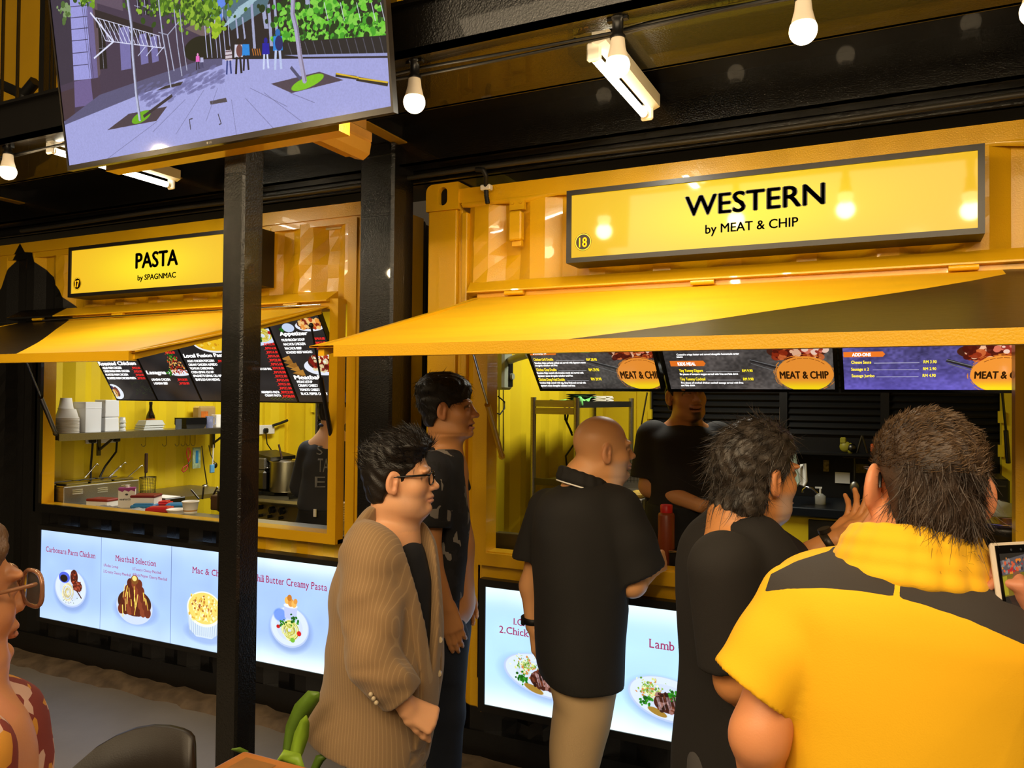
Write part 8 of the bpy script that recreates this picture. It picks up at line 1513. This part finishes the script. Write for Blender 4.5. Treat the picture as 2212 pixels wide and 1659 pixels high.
    for a in np.linspace(-2.2, 1.8, 13): F.limb([q(a, 1, .012), q(a+.4, 1, .012)], [.009, .009], .008); F.limb([q(a, 1.08, -.008), q(a+.4, 1.08, -.008)], [.012, .012], .012); F.limb([q(a, 1.16, -.034), q(a+.4, 1.16, -.034)], [.013, .013], .014); F.limb([q(a, 1.28, -.060), q(a+.4, 1.28, -.060)], [.012, .012], .014)
    V, Q = F.mesh(); meshobj('collar', V, Q, MYS, T, org, relax=1)
    F = Field(np.minimum(an[0], an[1])-.2, hip+.25, .012); legs(F, [hip-RH*.1, hip+RH*.1], kn, an, .125, .09, .075); F.limb([hip+UZ*.05-RH*.05, hip+RH*.05], [.16, .16], .03); V, Q = F.mesh(); meshobj('trousers', V, Q, mat('black_cotton', '#121113'), T, org); shoes(T, an, fwd, mat('black_shoe', '#0c0b0b', .4))
    def th(x, y, z): return .006+.005*np.clip((z-.02)/.06, 0, 1)+.014*np.clip((.02-z)/.06, 0, 1)*np.clip((-.02-y)/.05, 0, 1)*np.clip((.075-np.abs(x))/.03, .1, 1)
    V, Q = hairmesh(H, th, [(-.17, -.035), (-.12, -.035), (-.055, -.042), (-.035, -.042), (-.012, -.036), (.012, -.03), (.022, .018), (.03, .03), (.06, .055), (.09, .08), (.16, .1)], -.118, .0035, .0034, 8, (.1, -.3, -1)); MH = mat('dark_brown_hair', '#251b15', .5, 0, .5, 300, var=.4, vscale=30, var2='#4a392c'); meshobj('hair', V, Q, MH, T, org, relax=1)
    MH2 = mat('crown_lit_hair', '#5a4530', .5)  # lighter brown strands paint the light falling on top of the head
    sv = strands(H, V, Q, 6500, .012, lambda L: np.stack([L[:, 0]*3+.25, -.3+L[:, 1]*2, .25+L[:, 2]*4-.25], 1), .6, 9, .0007, lambda x, y, z: z > .03)
    if sv: meshobj('short_hair', sv[0], sv[1], MH2, T, org, smooth=False)
    sv = strands(H, V, Q, 5200, .036, lambda L: np.stack([L[:, 0]*2.0+.22*np.sin(L[:, 2]*50+L[:, 0]*30), -.2+0*L[:, 0], -1+0*L[:, 0]], 1), .10, 12, .0008, lambda x, y, z: (z < .055) & (np.abs(x) < .066), .25)
    if sv: meshobj('nape_hair', sv[0], sv[1], MH, T, org, smooth=False)
    mb = MB(); mb.tube([H.w(-.075, .03, .022), H.w(-.079, -.010, .022), H.w(-.083, -.030, .012), H.w(-.084, -.036, -.006)], [.0022, .0028, .003, .0024], 6); mb.tube([H.w(.075, .03, .022), H.w(.079, -.010, .022), H.w(.083, -.030, .012)], .0025, 6)
    for sx in (-1, 1): mb.tube([H.w(sx*(.032+.024*math.cos(t)), .106, .004+.018*math.sin(t)) for t in np.linspace(0, 2*PI, 19)[:-1]], .002, 5, True); mb.tube([H.w(sx*.056, .100, .016), H.w(sx*.073, .08, .02), H.w(sx*.075, .03, .022)], .0022, 5)
    obj('glasses', mb, mat('glasses_black', '#0d0c0c', .25), T)
man_yellow()
# ================================================================ 6  smiling cook behind the counter
def cook():
    Zc = 3.62; fwd = nrm(-FH*math.cos(.22)+RH*math.sin(.22)); org = atd(1475, 1500, Zc); org[2] = .12
    T = person('smiling cook in a black T-shirt and apron behind the WESTERN counter', org)
    H = Head(atd(1482, 853, Zc), fwd, nrm(UZ-RH*.10+fwd*.0), 1.02, smile=1.3, open=.007, fat=.3, jaw=1.05)
    nk = atd(1478, 922, Zc+.02); sR = atd(1412, 948, Zc+.02); sL = atd(1548, 948, Zc+.02); el = atd(1404, 1050, Zc+.0); wr = atd(1512, 1092, Zc-.24); eL = atd(1575, 1050, Zc); wL = atd(1585, 1096, Zc-.2); hip = atd(1475, 1180, Zc); an = [org-RH*.1, org+RH*.1]; an = [np.array([a[0], a[1], .2]) for a in an]; kn = [a+UZ*.38 for a in an]
    F = Field(*bounds(H.o, nk, sR, sL, el, wr, hip, wL, an[0], an[1], m=.17), .010, ((H.o-.135, H.o+.135, .0036), (wr-.05, wr+np.array([.12, .08, .06]), .004)))
    H.add(F); F.limb([H.w(0, -.02, -.07), nk, nk-UZ*.06], [.058, .062, .08], .03); F.limb([sR, nk-UZ*.06, sL], [.06, .08, .06], .05); F.limb([nk-UZ*.12, hip], [.13, .13], .05); F.limb([sR, el, wr], [.055, .046, .030], .03); F.limb([sL, eL, wL], [.053, .045, .03], .03); hand(F, wr, nrm(RH*.9-FH*.2-UZ*.12), nrm(-UZ*.7-FH*.6), (30, 40, 25), 1.0, thumb=(.4, .8, .3)); hand(F, wL, nrm(-RH*.6-FH*.5), -UZ, (30, 40, 25), 1.0, left=True); legs(F, [hip-RH*.09, hip+RH*.09], kn, an, .09, .06, .05)
    body_mesh(T, org, F, '#c48a58', H, 6, goat=.9, brow=.9); eyes(T, H, org)
    mb = MB(); mb.add([H.w(-.016+.032*i/8, .093-.5*((i-4)/8*.032)**2*8, -.0605+.0048*((i-4)/4)**2+dz-.003) for dz in (0, .0055) for i in range(9)], [(i, i+1, i+10, i+9) for i in range(8)]); obj('teeth', mb, mat('teeth', '#e6ddc8', .3), T)
    rows = [(916, 1452, 1506, Zc, .075), (926, 1428, 1532, Zc, .11), (942, 1400, 1556, Zc, .13), (970, 1392, 1566, Zc, .15), (1030, 1396, 1566, Zc, .16), (1100, 1394, 1566, Zc, .165), (1180, 1390, 1568, Zc, .17), (1300, 1388, 1570, Zc, .17)]; lf = Loft(rows, 2.4); F = Field(lf.lo-.14, lf.hi+.14, .009); lf.add(F, fold=folds(.006, 15, 51, (.6, .2, .8)))
    cf = atd(1400, 1030, Zc+.01); dn = -UZ; F.limb([sR+UZ*.005, cf-UZ*.02], [.082, .084], .03, cut=(cf, dn)); F.limb([cf+UZ*.02, cf-UZ*.05], [.063, .068], .003, 'sub'); cl = atd(1560, 1030, Zc+.01); F.limb([sL, cl], [.082, .086], .03); F.limb([nk+UZ*.08, nk+UZ*.005, nk+fwd*.05-UZ*.025], [.058, .062, .05], .005, 'sub'); V, Q = F.mesh(); meshobj('t_shirt', V, Q, mat('black_jersey', '#1d1a18'), T, org)
    F = Field(np.minimum(an[0], an[1])-.2, hip+.25, .012); legs(F, [hip-RH*.1, hip+RH*.1], kn, an, .13, .09, .08); V, Q = F.mesh(); meshobj('trousers', V, Q, mat('black_cotton', '#121113'), T, org); shoes(T, [a-UZ*.08 for a in an], fwd, mat('black_shoe', '#0c0b0b', .4))
    lf2 = Loft([(1085, 1398, 1560, Zc-.03, .165), (1180, 1392, 1566, Zc-.03, .17), (1290, 1390, 1568, Zc-.03, .17), (1400, 1388, 1570, Zc-.03, .17)]); F = Field(lf2.lo-.05, lf2.hi+.05, .011); lf2.add(F, cap=.006); V, Q = F.mesh(); meshobj('apron', V, Q, mat('black_apron', '#0d0d0e', .8), T, org)
    def th(x, y, z): return .008+.012*np.clip((z-.05)/.05, 0, 1)
    V, Q = hairmesh(H, th, LINE, -.07, .003, .0045, 9); meshobj('hair', V, Q, mat('black_hair', '#15100d'), T, org, relax=1)
cook()
# ================================================================ 7  worker in the pasta stall, from behind
def worker():
    Zc = 4.75; fwd = nrm(FH*.95+RH*.25); org = atd(718, 1300, Zc); org[2] = .12
    T = person('worker in a dark grey printed T-shirt at the stove, back to the viewer', org)
    H = Head(atd(722, 880, Zc), nrm(fwd+RH*.2), UZ, .98); nk = atd(716, 938, Zc); sL = atd(668, 975, Zc); sR = atd(768, 975, Zc); hip = atd(715, 1140, Zc); el = atd(655, 1050, Zc+.08); wL = atd(662, 1070, Zc+.3); eR = atd(780, 1060, Zc+.05); wR = atd(772, 1090, Zc+.28); an = [org-RH*.1, org+RH*.1]; an = [np.array([a[0], a[1], .2]) for a in an]; kn = [a+UZ*.38 for a in an]
    F = Field(*bounds(H.o, nk, sR, sL, el, wR, wL, hip, eR, an[0], an[1], m=.15), .011, ((H.o-.13, H.o+.13, .005),)); H.add(F); F.limb([H.w(0, -.03, -.06), nk, nk-UZ*.06], [.058, .062, .08], .03); F.limb([sR, nk-UZ*.05, sL], [.055, .075, .055], .05); F.limb([nk-UZ*.12, hip], [.12, .13], .05); F.limb([sL, el, wL], [.05, .042, .03], .03); F.limb([sR, eR, wR], [.05, .042, .03], .03); hand(F, wL, FH, -UZ, (40, 50, 30)); hand(F, wR, FH, -UZ, (40, 50, 30)); legs(F, [hip-RH*.09, hip+RH*.09], kn, an, .09, .06, .05); body_mesh(T, org, F, '#c99a78', H, 7)
    rows = [(938, 692, 742, Zc, .07), (950, 680, 756, Zc, .10), (968, 664, 772, Zc, .125), (1000, 658, 780, Zc, .145), (1045, 650, 782, Zc, .15), (1085, 643, 782, Zc, .155), (1098, 645, 780, Zc, .155)]; lf = Loft(rows, 2.3); F = Field(lf.lo-.1, lf.hi+.1, .009); lf.add(F, fold=folds(.006, 17, 61, (.7, .2, .8))); F.limb([sL, el-RH*.01], [.068, .072], .025); F.limb([sR, eR], [.068, .072], .025); F.limb([nk+UZ*.08, nk+UZ*.01], [.056, .06], .005, 'sub'); V, Q = F.mesh(); MS = mat('charcoal_tee', '#2b2c31', .88, 0, .2, 300, var=.3, vscale=5); meshobj('t_shirt', V, Q, MS, T, org)
    # faded block lettering printed down the back
    mb = MB(); vx = []
    for body, px, py, wpx, hpx in (('TA', 672, 1026, 26, 30), ('E', 666, 1060, 24, 24), ('S', 668, 988, 14, 20)):
        V2, F2 = text2d(body); lo_, hi_ = V2.min(0), V2.max(0); n0 = len(mb.v); P_ = []
        for v in V2:
            c = atd(px+(v[0]-lo_[0])/(hi_[0]-lo_[0])*wpx, py-(v[1]-lo_[1])/(hi_[1]-lo_[1])*hpx, Zc-.3)
            for _ in range(60):
                if lf.fn()(np.array([[[c[0]]]], f32), np.array([[[c[1]]]], f32), np.array([[[c[2]]]], f32))[0, 0, 0] < .010: break
                c = c+CF*.006
            P_.append(c-CF*.004)
        mb.add(P_, F2)
    obj('shirt_print', mb, mat('faded_print', '#6a6b6e', .8), T)
    F = Field(np.minimum(an[0], an[1])-.2, hip+.2, .012); legs(F, [hip-RH*.09, hip+RH*.09], kn, an, .125, .09, .08); lo2 = Loft([(1090, 646, 778, Zc, .15), (1160, 644, 780, Zc, .155), (1230, 648, 778, Zc, .15)]); lo2.add(F); V, Q = F.mesh(); meshobj('trousers', V, Q, mat('black_apron', '#0d0d0e'), T, org); shoes(T, [a-UZ*.08 for a in an], fwd, mat('black_shoe', '#0c0b0b', .4))
    mb = MB(); mb.tube([nk+UZ*.055+(RH*math.cos(t)-fwd*math.sin(t))*.062 for t in np.linspace(0, PI, 14)], .010, 6); obj('lanyard', mb, mat('navy_band', '#1d2a52', .7), T); mb = MB(); c = atd(679, 1108, Zc-.17); mb.box(c-np.array([.004, .004, .022]), c+np.array([.012, .004, .022])); obj('pocket_tag', mb, M_WHITE, T)
    V, Q = hairmesh(H, lambda x, y, z: .012+0*x, LINE, -.08, .003, .006, 9); meshobj('hair', V, Q, mat('black_hair', '#15100d'), T, org)
worker()
# ================================================================ 8  woman at the left edge
def woman():
    Zc = 1.02; fwd = nrm(RH*math.cos(1.0)+FH*math.sin(1.0)); org = atd(-110, 1700, Zc); org[2] = 0
    T = person('woman with clear-framed glasses and a floral blouse cut off by the left picture edge', org)
    H = Head(atd(-140, 1300, Zc), fwd, UZ, .93, fat=.3, nose=.5, chin=.9); nk = atd(-110, 1480, Zc); sR = atd(-95, 1650, Zc-.10); sL = atd(-150, 1610, Zc+.18); el = sR-UZ*.26; wr = el-UZ*.1+RH*.15; eL = sL-UZ*.26; wL = eL-UZ*.1+RH*.15; hip = nk-UZ*.5; an = [org-FH*.08, org+FH*.08]; an = [np.array([a[0], a[1], .08]) for a in an]; kn = [a+UZ*.33 for a in an]
    F = Field(*bounds(H.o, nk, sR, sL, el, wr, hip, wL, an[0], m=.15), .010, ((H.o-.13, H.o+.13, .0036),)); H.add(F); F.limb([H.w(0, -.02, -.065), nk, nk-UZ*.05], [.048, .05, .07], .03); F.limb([sR, sL], [.055, .055], .05); F.limb([nk-UZ*.12, hip], [.10, .12], .05); F.limb([sR, el, wr], [.045, .038, .026], .03); F.limb([sL, eL, wL], [.045, .038, .026], .03); hand(F, wr, RH, -UZ, (20, 20, 10), .9); hand(F, wL, RH, -UZ, (20, 20, 10), .9, left=True); legs(F, [hip-FH*.08, hip+FH*.08], kn, an, .09, .06, .045); body_mesh(T, org, F, '#c98a60', H, 8); eyes(T, H, org)
    m = bpy.data.materials.new('floral_blouse'); m.use_nodes = True; N = m.node_tree.nodes; L = m.node_tree.links; b = N['Principled BSDF']; b.inputs['Roughness'].default_value = .8; tc = N.new('ShaderNodeTexCoord'); v = N.new('ShaderNodeTexVoronoi'); v.inputs['Scale'].default_value = 42; L.new(tc.outputs['Object'], v.inputs['Vector']); sp = N.new('ShaderNodeSeparateColor'); L.new(v.outputs['Color'], sp.inputs[0]); cr = N.new('ShaderNodeValToRGB'); cr.color_ramp.interpolation = 'CONSTANT'
    for e, (p_, c_) in zip([cr.color_ramp.elements[0], cr.color_ramp.elements[1], cr.color_ramp.elements.new(.5), cr.color_ramp.elements.new(.8)], ((0, '#7a2a22'), (.3, '#6b4a2c'), (.58, '#c88a2a'), (.76, '#caa596'))): e.position = p_; e.color = (*lin(c_), 1)
    L.new(sp.outputs[0], cr.inputs[0]); L.new(cr.outputs[0], b.inputs['Base Color']); MATS['floral_blouse'] = m
    rows = [(1478, -180, -50, Zc, .07), (1510, -210, -10, Zc, .10), (1560, -230, 14, Zc, .14), (1620, -240, 30, Zc, .16), (1700, -240, 44, Zc, .17), (1900, -230, 40, Zc, .16), (2080, -240, 60, Zc, .18)]; lf = Loft(rows, 2.2); F = Field(lf.lo-.1, lf.hi+.1, .008); lf.add(F, fold=folds(.004, 20, 71)); F.limb([sR, el], [.062, .06], .03); F.limb([sL, eL], [.062, .06], .03); V, Q = F.mesh(); meshobj('blouse', V, Q, m, T, org)
    F = Field(np.minimum(an[0], an[1])-.2, hip+.25, .013); legs(F, [hip-FH*.08, hip+FH*.08], kn, an, .12, .08, .07); V, Q = F.mesh(); meshobj('trousers', V, Q, mat('black_cotton', '#121113'), T, org); shoes(T, an, fwd, mat('black_shoe', '#0c0b0b', .4))
    MH = mat('light_brown_hair', '#5b3d22', .5, 0, .6, 200, var=.4, vscale=30); V, Q = hairmesh(H, lambda x, y, z: .018+.02*np.clip((-.02-z)/.1, 0, 1), [(-.17, -.0), (-.05, -.005), (.0, .01), (.03, .03), (.07, .07), (.1, .09), (.16, .1)], -.17, .004, .006, 9, (.1, -.3, -1)); meshobj('hair', V, Q, MH, T, org, relax=1)
    mb = MB()
    for sx in (-1, 1):
        rim = [H.w(sx*.036+.030*math.copysign(abs(math.cos(t))**.7, math.cos(t)), .112-.14*abs(sx*.036+.030*math.cos(t))**1.5, .002+.026*math.copysign(abs(math.sin(t))**.8, math.sin(t))) for t in np.linspace(0, 2*PI, 29)[:-1]]; mb.m = 0; mb.tube(rim, .0032, 6, True); mb.m = 1; c = np.mean(rim, 0); mb.add([c]+rim, [(0, i+1, (i+1) % len(rim)+1) for i in range(len(rim))], True); mb.m = 0
        mb.tube([H.w(sx*.066, .100, .014), H.w(sx*.074, .09, .015), H.w(sx*.078, .02, .012), H.w(sx*.079, -.03, .0)], .003, 6)
    mb.tube([H.w(-.008, .110, .008), H.w(0, .114, .010), H.w(.008, .110, .008)], .0028, 6); lens = mat('lens', '#ffffff', .02, trans=.96, ior=1.25); obj('glasses', mb, [mat('smoky_frame', '#a5765a', .15, .2, trans=.3), lens], T)
woman()
# ================================================================ 9  visitor filming with a phone at the right edge
def filmer():
    Zc = 1.18; org = atd(2330, 1700, Zc-.25)*0+np.array([*(RH*1.32+FH*.42)[:2], 0])
    T = person('visitor mostly outside the right picture edge whose fingers hold up a phone', org)
    wr = atd(2262, 1345, Zc+.02); el = atd(2500, 1620, Zc-.25); sh = np.array([org[0], org[1], 1.26]); F = Field(*bounds(wr, el, sh, org+UZ*.05, m=.2), .012, ((wr-.13, wr+.1, .0036),)); H = Head(org+UZ*1.47, FH, UZ, .95)
    hand(F, wr, nrm(-RH*.55+UZ*.75+FH*.1), nrm(FH*.35-RH*.75-UZ*.35), ((30, 38, 25), (36, 42, 30), (42, 46, 32), (46, 50, 34)), .92, thumb=(.2, .9, .3)); F.limb([wr, el, sh+RH*-.12], [.027, .04, .05], .03); H.add(F); F.limb([H.w(0, -.02, -.07), sh+UZ*.02], [.055, .06], .03); F.limb([sh-RH*.14, sh+RH*.14], [.06, .06], .05); F.limb([sh-UZ*.1, org+UZ*.85], [.14, .15], .05); F.limb([org+UZ*.85-RH*.08, org+UZ*.1-RH*.09], [.09, .05], .03); F.limb([org+UZ*.85+RH*.08, org+UZ*.1+RH*.09], [.09, .05], .03)
    body_mesh(T, org, F, '#b9795a', H, 9); F = Field(*bounds(sh, el, org+UZ*.1, m=.25), .013); F.limb([sh-UZ*.08, org+UZ*.8], [.17, .17], .03); F.limb([sh-RH*.13, sh+RH*.13], [.08, .08], .04); F.limb([sh-RH*.12, el*.7+sh*.3], [.07, .075], .03); F.limb([org+UZ*.85-RH*.08, org+UZ*.1-RH*.09], [.11, .08], .03); F.limb([org+UZ*.85+RH*.08, org+UZ*.1+RH*.09], [.11, .08], .03); V, Q = F.mesh(); meshobj('clothes', V, Q, mat('pale_shirt', '#a5a7b5', .85), T, org)
    V, Q = hairmesh(H, lambda x, y, z: .014+0*x, LINE, -.08, .003, .007, 9); meshobj('hair', V, Q, mat('black_hair', '#15100d'), T, org); shoes(T, [np.array([org[0], org[1], .08])], FH, mat('black_shoe', '#0c0b0b', .4))
    # the phone itself
    bl, tl = atd(2164, 1290, Zc), atd(2143, 1192, Zc+.01); u = nrm(atd(2260, 1282, Zc+.03)-bl); v = nrm(tl-bl); v = nrm(v-u*(u@v)); n = np.cross(u, v); bl = bl-v*.075; Pn = Plane(bl, u, v, .074, .150)
    T = thing('smartphone', 'phone in a pale case held up at the right edge, its screen showing the stall', 'phone', bl); M = Matrix(((u[0], v[0], n[0], bl[0]), (u[1], v[1], n[1], bl[1]), (u[2], v[2], n[2], bl[2]), (0, 0, 0, 1)))
    if n@(CAM-bl) < 0: n = -n
    mb = MB(); mb.box((-.004, -.004, -.0105), (.078, .154, -.0005) if n@np.cross(u, v) > 0 else (.078, .154, .010), M, bev=.004); obj('case', mb, mat('phone_case_cream', '#cdbfae', .5), T); mb = MB(); mb.prism([Pn.pt(0, 0, .0006), Pn.pt(.074, 0, .0006), Pn.pt(.074, .15, .0006), Pn.pt(0, .15, .0006)], n*.0006); obj('front_glass', mb, M_BEZ, T)
    Ps = Plane(Pn.pt(.005, .006, .002), u, v, .064, .132); cv = Canvas(150, 310, (.10, .09, .08)); mp = Ps.cmap(cv); rd = random.Random(5)
    def po(p, c): cv.poly([mp(*q) for q in p], c)
    po([(2160, 1212), (2215, 1196), (2215, 1235), (2166, 1245)], (.35, .32, .33)); cv.blobs(60, lambda q: mp(q.uniform(2160, 2215), q.uniform(1205, 1238)), 3, 9, ((.85, .35, .2), (.75, .1, .12), (.55, .5, .48), (.9, .5, .15), (.2, .2, .25)), rd); po([(2163, 1244), (2215, 1234), (2215, 1282), (2170, 1290)], (.45, .38, .08)); po([(2165, 1246), (2175, 1244), (2180, 1285), (2172, 1287)], (.65, .58, .1)); cv.ell(*mp(2200, 1258), 26, 40, (.50, .30, .2)); po([(2172, 1290), (2215, 1280), (2215, 1300), (2172, 1300)], (.06, .05, .06)); cv.ell(*mp(2194, 1256), 10, 14, (.06, .05, .05))
    picture('screen', *Ps.quad(.0), printmat('phone_picture', cv.image('phone_picture'), .9, .1), T); mb = MB(); mb.cyl(Pn.pt(.03, .143, .002), Pn.pt(.03, .143, .0024), .002, n=8); mb.cyl(Pn.pt(.05, .143, .002), Pn.pt(.05, .143, .0024), .002, n=8); obj('sensor', mb, mat('sensor_glint', '#3a3d44', .1), T)
filmer()
